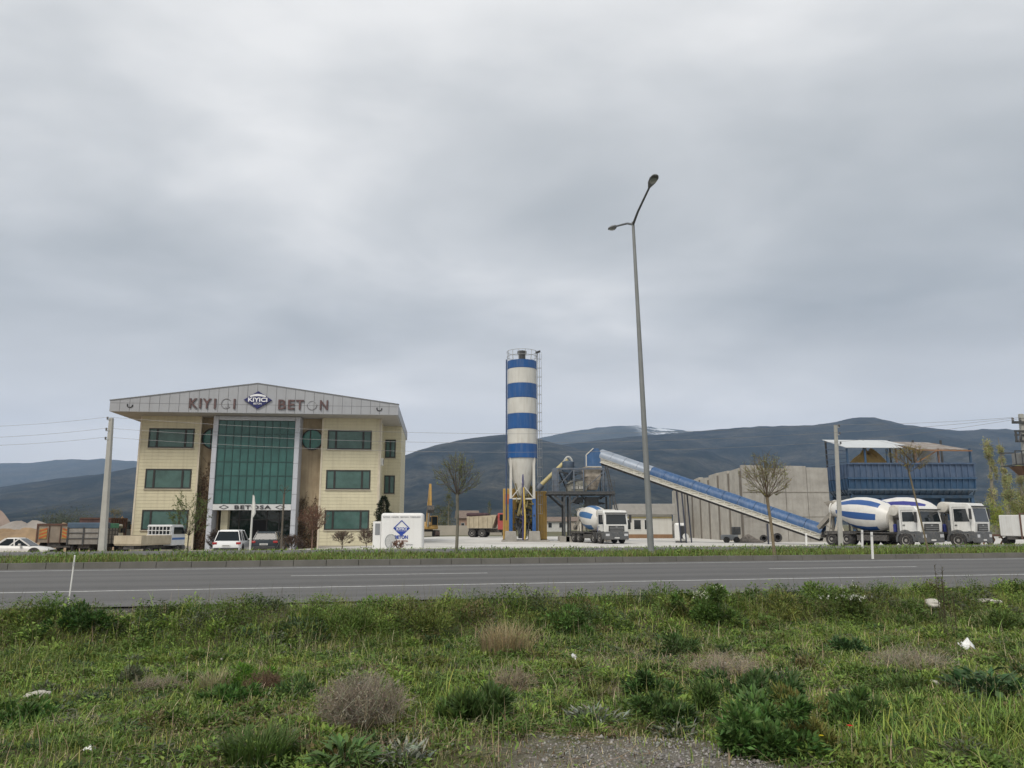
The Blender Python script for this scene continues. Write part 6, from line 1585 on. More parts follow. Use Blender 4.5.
# background trees
def crown_tree(name, label, px, Y, pyt, wpx, col, seed, trunk=.25, group=None, tall=False, n=5200, leaf=.20):
    p = P(px, pyt, Y); z = gz(p.x, Y); H_ = p.z - z; o = thing(name, label, 'tree', (p.x, Y, z - .1), 0, group); W_ = wpx * Y / F_PX / 2
    r2 = np.random.default_rng(seed)
    m = MB(); m.tube([(0, 0, -.2), (r2.normal(0, .1), 0, H_ * .5), (r2.normal(0, .15), 0, H_ * .92)], [.018 * H_ + .06, .012 * H_ + .04, .02], 8)
    for k in range(9):
        z0 = H_ * r2.uniform(.2, .75); a = r2.uniform(0, 6.28); e = W_ * r2.uniform(.4, .8); m.tube([(0, 0, z0), (e * math.cos(a) * .5, e * math.sin(a) * .5, z0 + H_ * .07), (e * math.cos(a), e * math.sin(a), z0 + H_ * r2.uniform(.12, .22))], [.05, .035, .015], 5)
    m.build('trunk', pm('pale_bark', (.20, .18, .14), .9, var=.3), o)
    vb = VB()
    ncl = 34 if tall else 22
    cz = r2.uniform(.14 if tall else .3, .96, ncl); ca = r2.uniform(0, 6.28, ncl)
    env = (np.sin(np.pi * np.clip((cz - .02) / 1.0, 0, 1)) ** .6 if tall else np.sqrt(np.clip(1 - ((cz - .62) / .40) ** 2, .03, 1)))
    cr_ = W_ * env * r2.uniform(.15, .85, ncl)
    cx, cy = cr_ * np.cos(ca), cr_ * np.sin(ca); cs = W_ * r2.uniform(.22, .5, ncl)
    ix = r2.integers(0, ncl, n)
    q = np.stack([cx[ix], cy[ix], cz[ix] * H_], 1) + r2.normal(0, 1, (n, 3)) * (cs[ix] * .55)[:, None] * np.array([1, 1, 1.5 if tall else .9])
    vb.leaves(q, unit(r2.normal(0, 1, (n, 3)) + [0, 0, .3]), unit(r2.normal(0, 1, (n, 3)) + [0, 0, .5]), r2.uniform(.6, 1.3, n) * leaf, r2.uniform(.5, .9, n) * leaf * .6, tint(col, n, .3, .15) * (1 + .25 * (r2.uniform(-1, 1, ncl)[ix])[:, None]))
    vb.build('crown', LEAF, o); return o
GP = 'spring poplars behind the yard'
YG = (.15, .145, .045)
crown_tree('poplar', 'tallest yellowish poplar right of the blue aggregate bin', 987, 105, 436, 13, (.34, .33, .15), 41, group=GP, tall=True)
crown_tree('poplar', 'slim pointed poplar rising behind the tallest yellowish one', 998, 118, 428, 8, (.34, .33, .15), 42, group=GP, tall=True, n=4200)
crown_tree('poplar', 'greener poplar above the rusty farm implement', 1007, 100, 466, 13, (.30, .31, .14), 43, group=GP, tall=True)
crown_tree('poplar', 'pale poplar with bare stems above the cut off white truck', 1017, 108, 458, 12, (.34, .33, .16), 44, group=GP, tall=True)
crown_tree('bushy_tree', 'bright green bushy tree at the foot of the poplars', 996, 92, 503, 30, (.22, .25, .045), 45, n=2600)
crown_tree('bushy_tree', 'dark green bushy tree at the right edge behind the white truck', 1024, 96, 492, 34, (.17, .18, .05), 46, n=2600)
crown_tree('poplar', 'distant light green poplar above the pale boundary wall', 449, 150, 493, 13, (.13, .13, .05), 47, group=GP, tall=True, n=2000)
crown_tree('bushy_tree', 'distant rounded green tree left of the brick coloured house', 440, 145, 506, 20, (.12, .125, .05), 48, n=2000)
crown_tree('poplar', 'small distant poplar above the dump truck', 489.5, 190, 500, 6, (.10, .115, .05), 49, group=GP, tall=True, n=1200)
crown_tree('bushy_tree', 'distant yellow green tree left of the office building wall', 116, 130, 508, 18, (.16, .14, .06), 50, n=1600)
crown_tree('bushy_tree', 'distant dark tree row end right of the excavator', 413, 160, 515, 18, (.08, .09, .045), 51, n=1200)
for i, (px, Y, pyt, w_, lab) in enumerate(((530, 260, 516, 40, 'far grey green tree clump behind the silo foot'), (585, 300, 514, 50, 'far grey green tree clump behind the batching platform'), (640, 280, 516, 46, 'far tree clump behind the site office roof'), (70, 300, 518, 60, 'far tree clump left behind the maroon lorry'), (965, 240, 508, 50, 'far tree clump behind the blue aggregate bin'))):
    crown_tree('bushy_tree', lab, px, Y, pyt, w_, (.09, .10, .06), 60 + i, n=6000, leaf=.55)
# ================================================================== grass and weeds
def field_points(n, y0=4.6, y1=15.8, marg=1.6):
    n = int(n * 1.75)
    y = y0 + (y1 - y0) * rng.random(n) ** .8
    x = rng.uniform(-1, 1, n) * (y * .72 + marg)
    k = -x * SN + y * CS < 12.45
    return x[k], y[k]
def qof(x, y): return -x * SN + y * CS
def gravel_f(x, y):
    d = ((x - .95) / 1.25) ** 2 + ((y - 5.3) / .85) ** 2 + .8 * wob(x, y, 3.1, .7) + .4 * wob(x, y, 8.0, 2.7)
    return np.clip((1.25 - d) / .5, 0, 1)
def patches(x, y, f, s): return .5 + .5 * (.6 * wob(x, y, f, s) + .4 * wob(x, y, f * 2.3, s + 2))
def around(px, py, rad):
    """weight of a soft round patch on the ground around the spot seen there"""
    p = ground_at(px, py)
    return lambda x, y: np.exp(-(((x - p.x) / rad) ** 2 + ((y - p.y) / (rad * 1.1)) ** 2))
GREEN = np.array((.205, .295, .060)); GREEN_D = np.array((.112, .180, .040)); GREEN_Y = np.array((.31, .35, .085)); STRAW = np.array((.46, .39, .25)); RED_BR = np.array((.15, .09, .045)); GREYG = np.array((.135, .145, .095))
dry_spots = [around(500, 640, .55), around(515, 690, .35), around(360, 750, .5), around(645, 660, .7), around(725, 662, .55), around(770, 680, .5), around(560, 745, .5), around(980, 690, .3), around(950, 655, .35), around(300, 735, .4), around(250, 730, .4)]
lush_spots = [around(60, 630, .9), around(120, 660, 1.1), around(420, 615, 1.0), around(570, 625, .7), around(700, 610, .6), around(850, 600, .7), around(470, 700, .5), around(940, 740, .6), around(1000, 725, .5), around(200, 640, 1.0)]
def dryness(x, y):
    d = .30 * patches(x, y, 1.4, 5.0) + .15 * patches(x, y, 4.1, 1.0)
    for f in dry_spots: d = d + 1.05 * f(x, y)
    for f in lush_spots: d = d - .35 * f(x, y)
    return np.clip(d, 0, 1)
# --- grass: one mass of blades
vb = VB()
def grass_layer(n, hmin, hmax, wmin, wmax, clump=0.5, y0=4.6, y1=15.8, base=None, dens=None, lean=(.15, .9)):
    x, y = field_points(n, y0, y1); n = len(x)
    keep = rng.random(n) > gravel_f(x, y) * .84
    keep &= qof(x, y) < 12.25 + .22 * wob(x, y, 2.7, .5) + .12 * wob(x, y, 7.9, 1.5)
    if dens is not None: keep &= rng.random(n) < dens(x, y)
    x, y = x[keep], y[keep]; n = len(x)
    if clump:
        cl = patches(x, y, 5.5, .3)
        k2 = rng.random(n) < (1 - clump) + clump * np.clip((cl - .25) * 2, 0, 1); x, y = x[k2], y[k2]; n = len(x)
    p = np.stack([x, y, g(x, y) - .01], 1)
    dr = dryness(x, y)
    hs = .55 + .9 * patches(x, y, 2.6, 3.0)
    h = rng.uniform(hmin, hmax, n) * hs
    kk = rng.random(n) > np.clip((dr - .45) * .9, 0, .6); x, y, p, dr, h = x[kk], y[kk], p[kk], dr[kk], h[kk]; n = len(x)
    t_ = rng.random(n)
    c = np.where((t_ < dr * .75)[:, None], tint(STRAW, n, .35, .1), np.where((rng.random(n) < patches(x, y, 1.9, 7.7))[:, None], tint(GREEN, n, .3, .12), np.where((rng.random(n) < .45)[:, None], tint(GREEN_D, n, .3, .12), tint(GREEN_Y, n, .25, .12))))
    rb = around(360, 745, .55)(x, y) + around(255, 735, .4)(x, y) + around(560, 742, .5)(x, y)
    m_ = rng.random(n) < rb * .5; c[m_] = tint(RED_BR, int(m_.sum()), .3)
    c = c * (.72 + .56 * patches(x, y, 1.15, 11.0))[:, None]
    vb.blades(p, h, rng.uniform(wmin, wmax, n) * (.8 + y / 18), rng.uniform(0, 6.283, n), rng.uniform(*lean, n), c)
grass_layer(190000, .03, .085, .004, .008, .35)
grass_layer(60000, .07, .16, .004, .008, .85)
grass_layer(11000, .16, .34, .004, .007, .9, dens=lambda x, y: .25 + .75 * sm(10.0, 11.6, qof(x, y)))
grass_layer(9000, .14, .30, .006, .011, .6, dens=lambda x, y: np.clip(around(960, 735, .75)(x, y) + around(900, 755, .4)(x, y) + .6 * around(470, 690, .4)(x, y), 0, 1), y1=8)
# fine dry stems standing along the top of the bank
x, y = field_points(2600, 9.5, 15.8); q = qof(x, y); k = (q > 11.4) & (q < 12.3); x, y = x[k], y[k]; n = len(x)
vb.blades(np.stack([x, y, g(x, y) - .01], 1), rng.uniform(.15, .5, n) ** 1.3 + .1, rng.uniform(.004, .006, n), rng.uniform(0, 6.28, n), rng.uniform(.05, .5, n), tint((.19, .165, .08), n, .35))
# light thin stems and seed heads, in drifts
x, y = field_points(17000); k = (qof(x, y) < 12.2) & (rng.random(len(x)) < np.clip((patches(x, y, 2.1, 6.3) - .42) * 2.6, .02, 1) * (.35 + .65 * sm(9.2, 11.2, qof(x, y)))) & (gravel_f(x, y) < .6); x, y = x[k], y[k]; n = len(x)
vb.blades(np.stack([x, y, g(x, y) - .01], 1), rng.uniform(.12, .36, n), rng.uniform(.0028, .0045, n), rng.uniform(0, 6.28, n), rng.uniform(.05, .6, n), np.where((rng.random(n) < .55)[:, None], tint((.30, .31, .14), n, .3), tint((.42, .36, .22), n, .3)))
gr = vb.build('grass', LEAF); gr['kind'] = 'stuff'
# --- ground weeds: low leaves between the blades
vb = VB()
x, y = field_points(60000); k = (rng.random(len(x)) > gravel_f(x, y) * .96) & (qof(x, y) < 12.2 + .2 * wob(x, y, 2.7, .5)) & (rng.random(len(x)) < np.clip((patches(x, y, 3.3, 9.1) - .35) * 2.4, .04, 1)); x, y = x[k], y[k]; n = len(x)
p = np.stack([x, y, g(x, y) + rng.uniform(0, .07, n)], 1)
dr = dryness(x, y)
c = np.where((rng.random(n) < .55)[:, None], tint(GREEN_D, n, .35), tint(GREEN * .9, n, .35)); m_ = rng.random(n) < .12 + dr * .3; c[m_] = tint(GREYG, int(m_.sum()), .3)
vb.leaves(p, unit(np.concatenate([rng.normal(0, 1, (n, 2)), rng.uniform(.1, 1.0, (n, 1))], 1)), unit(rng.normal(0, .4, (n, 3)) + [0, 0, 1]), rng.uniform(.025, .075, n), rng.uniform(.010, .026, n), c)
# clumps of small herbs: each its own size, leaf and tone
ncl = 3400
cx_, cy_ = field_points(ncl); k = (gravel_f(cx_, cy_) < .35) & (qof(cx_, cy_) < 12.25); cx_, cy_ = cx_[k], cy_[k]; ncl = len(cx_)
pal = np.array([GREEN_D, GREEN_D * .8, GREEN, (.075, .125, .026), (.13, .15, .036), (.11, .125, .075), (.055, .095, .036), (.16, .135, .06)])
kind_ = rng.choice(len(pal), ncl, p=[.2, .1, .2, .17, .13, .08, .08, .04]); cr_ = rng.uniform(.05, .17, ncl) * np.where(rng.random(ncl) < .15, 1.7, 1); bk_ = sm(10.2, 11.7, qof(cx_, cy_)); chh = rng.uniform(.04, .15, ncl) * (.7 + 1.3 * bk_); cr_ = cr_ * (1 + .6 * bk_)
npl = (rng.uniform(45, 110, ncl) * (cr_ / .11) ** 1.4).astype(int); ci = np.repeat(np.arange(ncl), npl); n = len(ci)
a = rng.uniform(0, 6.283, n); s_ = np.sqrt(rng.random(n)); x = cx_[ci] + np.cos(a) * s_ * cr_[ci]; y = cy_[ci] + np.sin(a) * s_ * cr_[ci]
p = np.stack([x, y, g(x, y) + chh[ci] * rng.random(n) * np.sqrt(np.clip(1.05 - s_ ** 2, .05, 1))], 1)
ll = rng.uniform(.018, .06, ncl)[ci] * rng.uniform(.7, 1.3, n); asp = rng.uniform(.18, .55, ncl)[ci]; upk = rng.uniform(.1, 1.6, ncl)[ci]
vb.leaves(p, unit(np.stack([np.cos(a) + rng.normal(0, .5, n), np.sin(a) + rng.normal(0, .5, n), upk * rng.uniform(.4, 1.2, n)], 1)), unit(rng.normal(0, .4, (n, 3)) + [0, 0, 1]), ll, ll * asp, tint(pal[0], n, .28, .1) / pal[0] * pal[kind_][ci])
o = vb.build('weeds', LEAF); o['kind'] = 'stuff'
# --- dry litter: straw lying about
vb = VB()
x, y = field_points(16000); k = (rng.random(len(x)) < np.clip(dryness(x, y) * 1.2, .06, 1)) & (qof(x, y) < 12.4); x, y = x[k], y[k]; n = len(x)
p = np.stack([x, y, g(x, y) + rng.uniform(.0, .06, n)], 1); a = rng.uniform(0, 6.28, n); L_ = rng.uniform(.05, .22, n)
vb.sticks(p, p + np.stack([np.cos(a) * L_, np.sin(a) * L_, rng.uniform(-.01, .07, n)], 1), np.full(n, .0018), np.full(n, .0012), tint((.25, .205, .135), n, .4))
o = vb.build('dry_straw', BARK); o['kind'] = 'stuff'
# --- gravel stones
vb = VB()
x = np.concatenate([rng.normal(.95, 1.1, 9000), rng.uniform(-8, 9, 1500)]); y = np.concatenate([rng.normal(5.3, .75, 9000), rng.uniform(4.6, 12, 1500)])
k = rng.random(len(x)) < np.where(np.arange(len(x)) < 9000, gravel_f(x, y) ** .7, 1); x, y = x[k], y[k]; n = len(x)
r_ = rng.uniform(.004, .014, n) * np.where(rng.random(n) < .05, 2.0, 1)
oc = np.array([(1, 0, 0), (-1, 0, 0), (0, 1, 0), (0, -1, 0), (0, 0, .7), (0, 0, -.7)]); ot = np.array([(0, 2, 4), (2, 1, 4), (1, 3, 4), (3, 0, 4), (2, 0, 5), (1, 2, 5), (3, 1, 5), (0, 3, 5)])
V = oc[None] * r_[:, None, None] * rng.uniform(.6, 1.3, (n, 6, 1)); a = rng.uniform(0, 6.28, n); ca, sa = np.cos(a)[:, None], np.sin(a)[:, None]
V = np.stack([V[..., 0] * ca - V[..., 1] * sa, V[..., 0] * sa + V[..., 1] * ca, V[..., 2]], -1) + np.stack([x, y, g(x, y) + r_ * .2], 1)[:, None]
vb.put(V, ot[None] + (np.arange(n) * 6)[:, None, None], np.repeat(tint((.24, .23, .215), n, .45, .05)[:, None], 6, 1))
o = vb.build('gravel', BARK); o['kind'] = 'stuff'
# --- median and verge grass
vb = VB()
n = 62000; r = rng.uniform(-22, 34, n); q = 23.74 + 4.9 * rng.random(n) ** 1.3
P2 = np.stack([r * CS - q * SN, r * SN + q * CS], 1); pt = patches(P2[:, 0], P2[:, 1], 1.1, 2.0); k = rng.random(n) < .35 + pt; P2, q, pt = P2[k], q[k], pt[k]; n = len(P2)
c = np.where((rng.random(n) < .3)[:, None], tint((.15, .15, .045), n, .3), np.where((rng.random(n) < .45)[:, None], tint(GREEN, n, .3), tint(GREEN_D, n, .3)))
m_ = rng.random(n) < .10; c[m_] = tint((.24, .20, .10), int(m_.sum()), .3)
vb.blades(np.concatenate([P2, np.full((n, 1), .135)], 1), rng.uniform(.07, .26, n) * (.35 + 1.05 * pt), rng.uniform(.010, .020, n), rng.uniform(0, 6.28, n), rng.uniform(.2, .9, n), c)
n = 12000; r = rng.uniform(-22, 34, n); q = rng.uniform(23.8, 28.6, n); P2 = np.stack([r * CS - q * SN, r * SN + q * CS], 1); k = rng.random(n) < np.clip((patches(P2[:, 0], P2[:, 1], 1.6, 4.4) - .45) * 2.5, .03, 1); P2 = P2[k]; n = len(P2)
vb.leaves(np.concatenate([P2, rng.uniform(.16, .36, (n, 1))], 1), unit(rng.normal(0, 1, (n, 3)) + [0, 0, .5]), unit(rng.normal(0, .5, (n, 3)) + [0, 0, 1]), rng.uniform(.07, .16, n), rng.uniform(.03, .06, n), tint(GREEN_D, n, .4))
o = vb.build('median_grass', LEAF); o['kind'] = 'stuff'
vb = VB()   # rough verge between the far road and the forecourts
n = 16000; r = rng.uniform(-34, 50, n); q = 38.4 + 3.2 * rng.random(n) ** 1.2
P2 = np.stack([r * CS - q * SN, r * SN + q * CS], 1); z = g(P2[:, 0], P2[:, 1])
vb.blades(np.concatenate([P2, z[:, None] - .02], 1), rng.uniform(.06, .22, n), rng.uniform(.018, .03, n), rng.uniform(0, 6.28, n), rng.uniform(.2, .9, n), np.where((rng.random(n) < .4)[:, None], tint((.17, .155, .06), n, .3), tint(GREEN, n, .3)))
o = vb.build('verge_grass', LEAF); o['kind'] = 'stuff'

# ------------------------------------------------------------------ single plants that stand out
def plant(name, label, cat, px, py, builder, group=None, **kw):
    global rng
    keep = rng; rng = np.random.default_rng(int(px * 7 + py * 13))
    p = ground_at(px, py); vb = VB(); builder(vb, **kw); o = vb.build(name, LEAF, loc=(p.x, p.y, p.z - .01)); tag(o, label, cat, group); rng = keep
    return o
def bush(vb, r=.4, h=.5, n=2600, L=.06, w=.022, col=GREEN_D, stems=60, flowers=0, fcol=(.75, .75, .68), up=.5, stemcol=(.08, .085, .035), droop=0):
    cc = unit(rng.normal(0, 1, (26, 3)) * [1, 1, .8] + [0, 0, .35]); cc[:, 2] = np.abs(cc[:, 2])
    cen = cc * rng.uniform(.30, 1.12, (26, 1)) * [r, r, h] * [1, 1, .86]; cen[:, :2] *= 1 + .35 * np.sin(3 * np.arctan2(cen[:, 1], cen[:, 0]) + r * 40)[:, None]; sz_ = rng.uniform(.12, .30, 26) * r
    ix = rng.integers(0, 26, n); d = unit(rng.normal(0, 1, (n, 3))); p = cen[ix] + d * (sz_[ix] * rng.uniform(.3, 1, n) ** .5)[:, None]; p[:, 2] = np.abs(p[:, 2]) * .98 + .01
    dirv = unit(p * [1 / r, 1 / r, .6 / h] * .7 + d * .8 + [0, 0, up] + rng.normal(0, .35, (n, 3)))
    vb.leaves(p, dirv, unit(rng.normal(0, .5, (n, 3)) + [0, 0, 1]), rng.uniform(.6, 1.3, n) * L, rng.uniform(.7, 1.2, n) * w, tint(np.asarray(col) * 1.4, n, .35, .14) * (1 + .22 * rng.uniform(-1, 1, 26)[ix])[:, None])
    e = cen[rng.integers(0, 26, stems)] * rng.uniform(.8, 1.15, (stems, 1)); b0 = e * [.15, .15, 0]
    vb.sticks(b0, e, np.full(stems, .005), np.full(stems, .002), tint(stemcol, stems, .3))
    if flowers:
        f = cen[rng.integers(0, 26, flowers)] * [1.05, 1.05, 1.12] + rng.normal(0, .03, (flowers, 3)); f[:, 2] = np.maximum(f[:, 2], h * .6) + rng.uniform(0, .12, flowers) * h
        for k in range(5): vb.leaves(f + rng.normal(0, .008, f.shape), unit(rng.normal(0, 1, f.shape) + [0, 0, .3]), unit(rng.normal(0, .3, f.shape) + [0, 0, 1]), rng.uniform(.012, .024, flowers), rng.uniform(.010, .02, flowers), tint(fcol, flowers, .1, .03))
        vb.sticks(f - [0, 0, 1] * np.array([[0, 0, .1]]), f, np.full(flowers, .002), np.full(flowers, .0015), tint(stemcol, flowers, .2))
def dry_bush(vb, r=.4, h=.4, n=150, col=(.20, .165, .13), sub=6, leaves=0, lcol=GREYG, th=.003):
    a = rng.uniform(0, 6.28, n); s = rng.uniform(0, 1, n) ** .6
    e = np.stack([np.cos(a) * s * r, np.sin(a) * s * r, h * np.sqrt(np.clip(1.05 - s ** 2 * .8, .1, 1)) * rng.uniform(.55, 1.0, n)], 1); b0 = e * [.25, .25, 0]
    mid = b0 + (e - b0) * .5 + rng.normal(0, .04 * r / .4, (n, 3))
    vb.sticks(b0, mid, np.full(n, th * 1.3), np.full(n, th), tint(col, n, .3)); vb.sticks(mid, e, np.full(n, th), np.full(n, th * .6), tint(col, n, .3))
    for k in range(sub):
        f = rng.uniform(.0, 1, (n, 1)); b1 = mid + (e - mid) * f; d = rng.normal(0, .5, (n, 3)) + [0, 0, .35]; e1 = b1 + unit(d) * rng.uniform(.05, .14, (n, 1)) * (r / .4)
        vb.sticks(b1, e1, np.full(n, th * .7), np.full(n, th * .4), tint(col, n, .35))
    if leaves:
        ix = rng.integers(0, n, leaves); p = mid[ix] + (e[ix] - mid[ix]) * rng.uniform(0, 1.1, (leaves, 1)) + rng.normal(0, .02, (leaves, 3))
        vb.leaves(p, unit(rng.normal(0, 1, (leaves, 3)) + [0, 0, .5]), unit(rng.normal(0, 1, (leaves, 3))), rng.uniform(.015, .035, leaves), rng.uniform(.006, .012, leaves), tint(lcol, leaves, .3))
def tuft(vb, r=.12, h=.3, n=160, w=.008, col=GREEN, lean=(.1, 1.0)):
    a = rng.uniform(0, 6.28, n); s = r * np.sqrt(rng.random(n)); p = np.stack([np.cos(a) * s, np.sin(a) * s, np.zeros(n)], 1)
    vb.blades(p, h * rng.uniform(.5, 1.05, n), w * rng.uniform(.7, 1.3, n), a + rng.normal(0, .6, n), rng.uniform(*lean, n), tint(np.asarray(col) * 1.4, n, .3, .12))
def rosette(vb, r=.25, h=.2, n=70, L=.16, w=.06, col=GREEN_D, layers=3):
    a = rng.uniform(0, 6.28, n); s = r * np.sqrt(rng.random(n)); zz = h * rng.random(n) * (1 - .5 * s / r)
    p = np.stack([np.cos(a) * s, np.sin(a) * s, zz], 1); b0 = p * [.5, .5, 0]
    vb.sticks(b0, p, np.full(n, .004), np.full(n, .003), tint(col * .9, n, .2))
    d = np.stack([np.cos(a), np.sin(a), rng.uniform(.1, .9, n)], 1) + rng.normal(0, .3, (n, 3))
    vb.leaves(p, unit(d), unit(rng.normal(0, .3, (n, 3)) + [0, 0, 1]), rng.uniform(.6, 1.2, n) * L, rng.uniform(.7, 1.2, n) * w, tint(np.asarray(col) * 1.4, n, .3, .1))
def stalks(vb, n=5, h=.9, col=(.10, .085, .05), spread=.06):
    for k in range(n):
        a, s = rng.uniform(0, 6.28), rng.uniform(0, spread); b0 = np.array([math.cos(a) * s, math.sin(a) * s, 0]); hh = h * rng.uniform(.65, 1.0); e = b0 + [rng.normal(0, .02), rng.normal(0, .02), hh]
        vb.sticks(b0[None], e[None], np.array([.006]), np.array([.003]), tint(col, 1, .2))
        m_ = 60; f = rng.uniform(.25, 1, (m_, 1)); p = b0 + (e - b0) * f
        vb.sticks(p, p + unit(rng.normal(0, .5, (m_, 3)) + [0, 0, .9]) * rng.uniform(.02, .06, (m_, 1)), np.full(m_, .002), np.full(m_, .0012), tint(col, m_, .3))
        vb.leaves(p, unit(rng.normal(0, 1, (m_, 3)) + [0, 0, .8]), unit(rng.normal(0, 1, (m_, 3))), rng.uniform(.012, .03, m_), rng.uniform(.005, .010, m_), tint(np.array(col) * 1.2, m_, .3))
FOL = np.array((.066, .122, .032)); LIGHT = np.array((.095, .135, .028)); SILV = np.array((.17, .185, .145))
plant('weed_bush', 'large dark green leafy weed at the edge of the gravel patch', 'weed', 765, 752, bush, r=.42, h=.44, n=5200, L=.065, w=.026, col=FOL)
plant('weed_bush', 'yellowish green weed growing against the large dark green one', 'weed', 808, 748, bush, r=.26, h=.42, n=2200, L=.055, w=.013, col=(.12, .125, .035), up=1.0)
plant('dry_shrub', 'large grey brown leafless shrub in the middle of the grass', 'shrub', 362, 728, dry_bush, r=.42, h=.46, n=300, sub=6, leaves=1500, lcol=(.31, .28, .21), col=(.35, .305, .235), th=.0024)
plant('weed_bush', 'dark grassy weed clump right of the dry grey shrub', 'weed', 484, 722, bush, r=.25, h=.30, n=2000, L=.10, w=.016, col=(.05, .085, .024), up=1.1)
plant('weed_bush', 'low green weed clump left of the dark grassy one', 'weed', 455, 726, bush, r=.17, h=.26, n=1100, L=.09, w=.015, col=(.065, .105, .026), up=1.1)
plant('weed_bush', 'spreading dark leafy weed above the large bush, right of the dry stalks', 'weed', 760, 700, bush, r=.46, h=.22, n=3000, L=.07, w=.026, col=(.048, .085, .026))
plant('weed_bush', 'rounded leafy weed left of the spreading dark one', 'weed', 665, 722, bush, r=.27, h=.27, n=2000, L=.07, w=.024, col=(.055, .095, .028))
plant('weed_bush', 'thin tipped green weed between two leafy clumps near the gravel', 'weed', 704, 712, bush, r=.15, h=.28, n=900, L=.075, w=.014, col=(.06, .10, .026), up=1.2)
plant('weed_bush', 'pointed leaved weed right of the large bush in short grass', 'weed', 855, 726, bush, r=.22, h=.32, n=1700, L=.08, w=.02, col=(.062, .105, .028), up=.9)
plant('broad_leaved_weed', 'dark broad leaved weed at the right edge below the white litter', 'weed', 992, 694, rosette, r=.36, h=.22, n=190, L=.15, w=.062, col=np.array((.040, .075, .030)))
plant('weed_bush', 'tall light green flowering weed on the bank breaking the road edge', 'weed', 704, 622, bush, r=.42, h=.62, n=3000, L=.07, w=.024, col=(.075, .125, .030), flowers=60, fcol=(.62, .65, .5))
plant('weed_bush', 'white flowered bushy weed on the bank left of the pale stone', 'weed', 852, 618, bush, r=.42, h=.52, n=2600, L=.06, w=.02, col=(.085, .12, .032), flowers=90)
plant('weed_bush', 'yellow green bushy weed on the bank between two flowering ones', 'weed', 775, 618, bush, r=.5, h=.38, n=2600, L=.06, w=.018, col=(.12, .135, .036))
plant('weed_bush', 'dark low weed with pale leaf edges under the white flowered one', 'weed', 846, 655, bush, r=.26, h=.20, n=1300, L=.07, w=.03, col=(.045, .085, .03))
plant('dry_stalks', 'tall dark dry stalks standing up against the road', 'weed', 946, 640, stalks, n=4, h=1.05)
plant('dry_stalks', 'shorter thin stalk right of the tall dark ones', 'weed', 956, 638, stalks, n=2, h=.75)
plant('weed_bush', 'dark leafy bush at the foot of the leaning marker stick', 'weed', 88, 628, bush, r=.36, h=.34, n=2400, L=.06, w=.024, col=(.036, .075, .018))
plant('weed_bush', 'bright green patch of leaves beside reddish dry twigs', 'weed', 248, 682, bush, r=.30, h=.16, n=1700, L=.05, w=.02, col=(.075, .15, .02))
plant('dry_shrub', 'small reddish brown twiggy shrub next to bright green leaves', 'shrub', 262, 692, dry_bush, r=.22, h=.22, n=130, col=(.20, .13, .085), sub=5, th=.0025)
plant('weed_bush', 'dark green leaves in front of the reddish brown twigs', 'weed', 236, 704, bush, r=.26, h=.16, n=1300, L=.055, w=.022, col=(.045, .095, .02))
plant('grass_tuft', 'pale straw coloured grass tuft beside the reddish twigs', 'grass tuft', 216, 690, tuft, r=.14, h=.26, n=260, w=.007, col=(.24, .22, .13))
plant('dry_shrub', 'low grey brown twigs left of the pale straw tuft', 'shrub', 160, 690, dry_bush, r=.30, h=.13, n=110, col=(.36, .32, .24), sub=5, th=.0025)
plant('weed_bush', 'grey leaved upright weed standing alone in the left grass', 'weed', 132, 682, bush, r=.14, h=.30, n=700, L=.05, w=.012, col=(.10, .115, .07), up=1.0)
plant('grass_tuft', 'coarse green grass tuft at the bottom edge left of the thistle', 'grass tuft', 260, 758, tuft, r=.22, h=.26, n=520, w=.012, col=(.062, .10, .025))
plant('broad_leaved_weed', 'green thistle like weed at the bottom edge near the dry shrub', 'weed', 345, 766, rosette, r=.20, h=.18, n=120, L=.15, w=.034, col=np.array((.065, .115, .035)))
plant('silver_weed', 'silvery grey leaved weed at the bottom edge right of the thistle', 'weed', 402, 762, rosette, r=.17, h=.14, n=130, L=.10, w=.022, col=SILV)
plant('silver_weed', 'silvery weed beside the gravel below a rounded leafy weed', 'weed', 676, 737, rosette, r=.17, h=.12, n=120, L=.10, w=.02, col=SILV)
plant('silver_weed', 'pale grey weed clump left of the gravel top', 'weed', 596, 722, rosette, r=.22, h=.12, n=130, L=.10, w=.022, col=SILV * .9)
plant('weed_bush', 'fresh green weed at the left edge of the picture', 'weed', 12, 730, bush, r=.26, h=.20, n=1400, L=.07, w=.024, col=(.065, .125, .03))
plant('grass_tuft', 'tall straw coloured grass on the bank above the small dry twigs', 'grass tuft', 506, 652, tuft, r=.32, h=.48, n=620, w=.006, col=(.25, .20, .115))
plant('dry_shrub', 'small dark dry twigs below the straw coloured bank grass', 'shrub', 514, 692, dry_bush, r=.26, h=.26, n=110, col=(.38, .32, .23), sub=5, th=.0025)
plant('dry_shrub', 'tangled pale dry twigs in the centre right of the field', 'shrub', 724, 676, dry_bush, r=.42, h=.24, n=150, col=(.44, .38, .29), sub=5, th=.0025)
plant('dry_shrub', 'grey dry twigs spreading along the foot of the bank under tall stalks', 'shrub', 910, 668, dry_bush, r=.50, h=.18, n=150, col=(.42, .37, .28), sub=5, th=.0025)
plant('weed_bush', 'broad green weed patch on the bank right of the straw grass', 'weed', 570, 632, bush, r=.45, h=.32, n=2600, L=.06, w=.022, col=(.062, .11, .026))
plant('weed_bush', 'yellowish bushy weed on the bank left of the straw grass', 'weed', 430, 626, bush, r=.6, h=.42, n=3600, L=.055, w=.014, col=(.105, .13, .032), up=.8)
plant('weed_bush', 'mid green bushy weed on the bank above the dry grey shrub', 'weed', 345, 632, bush, r=.55, h=.34, n=2800, L=.055, w=.014, col=(.085, .125, .03), up=.8)
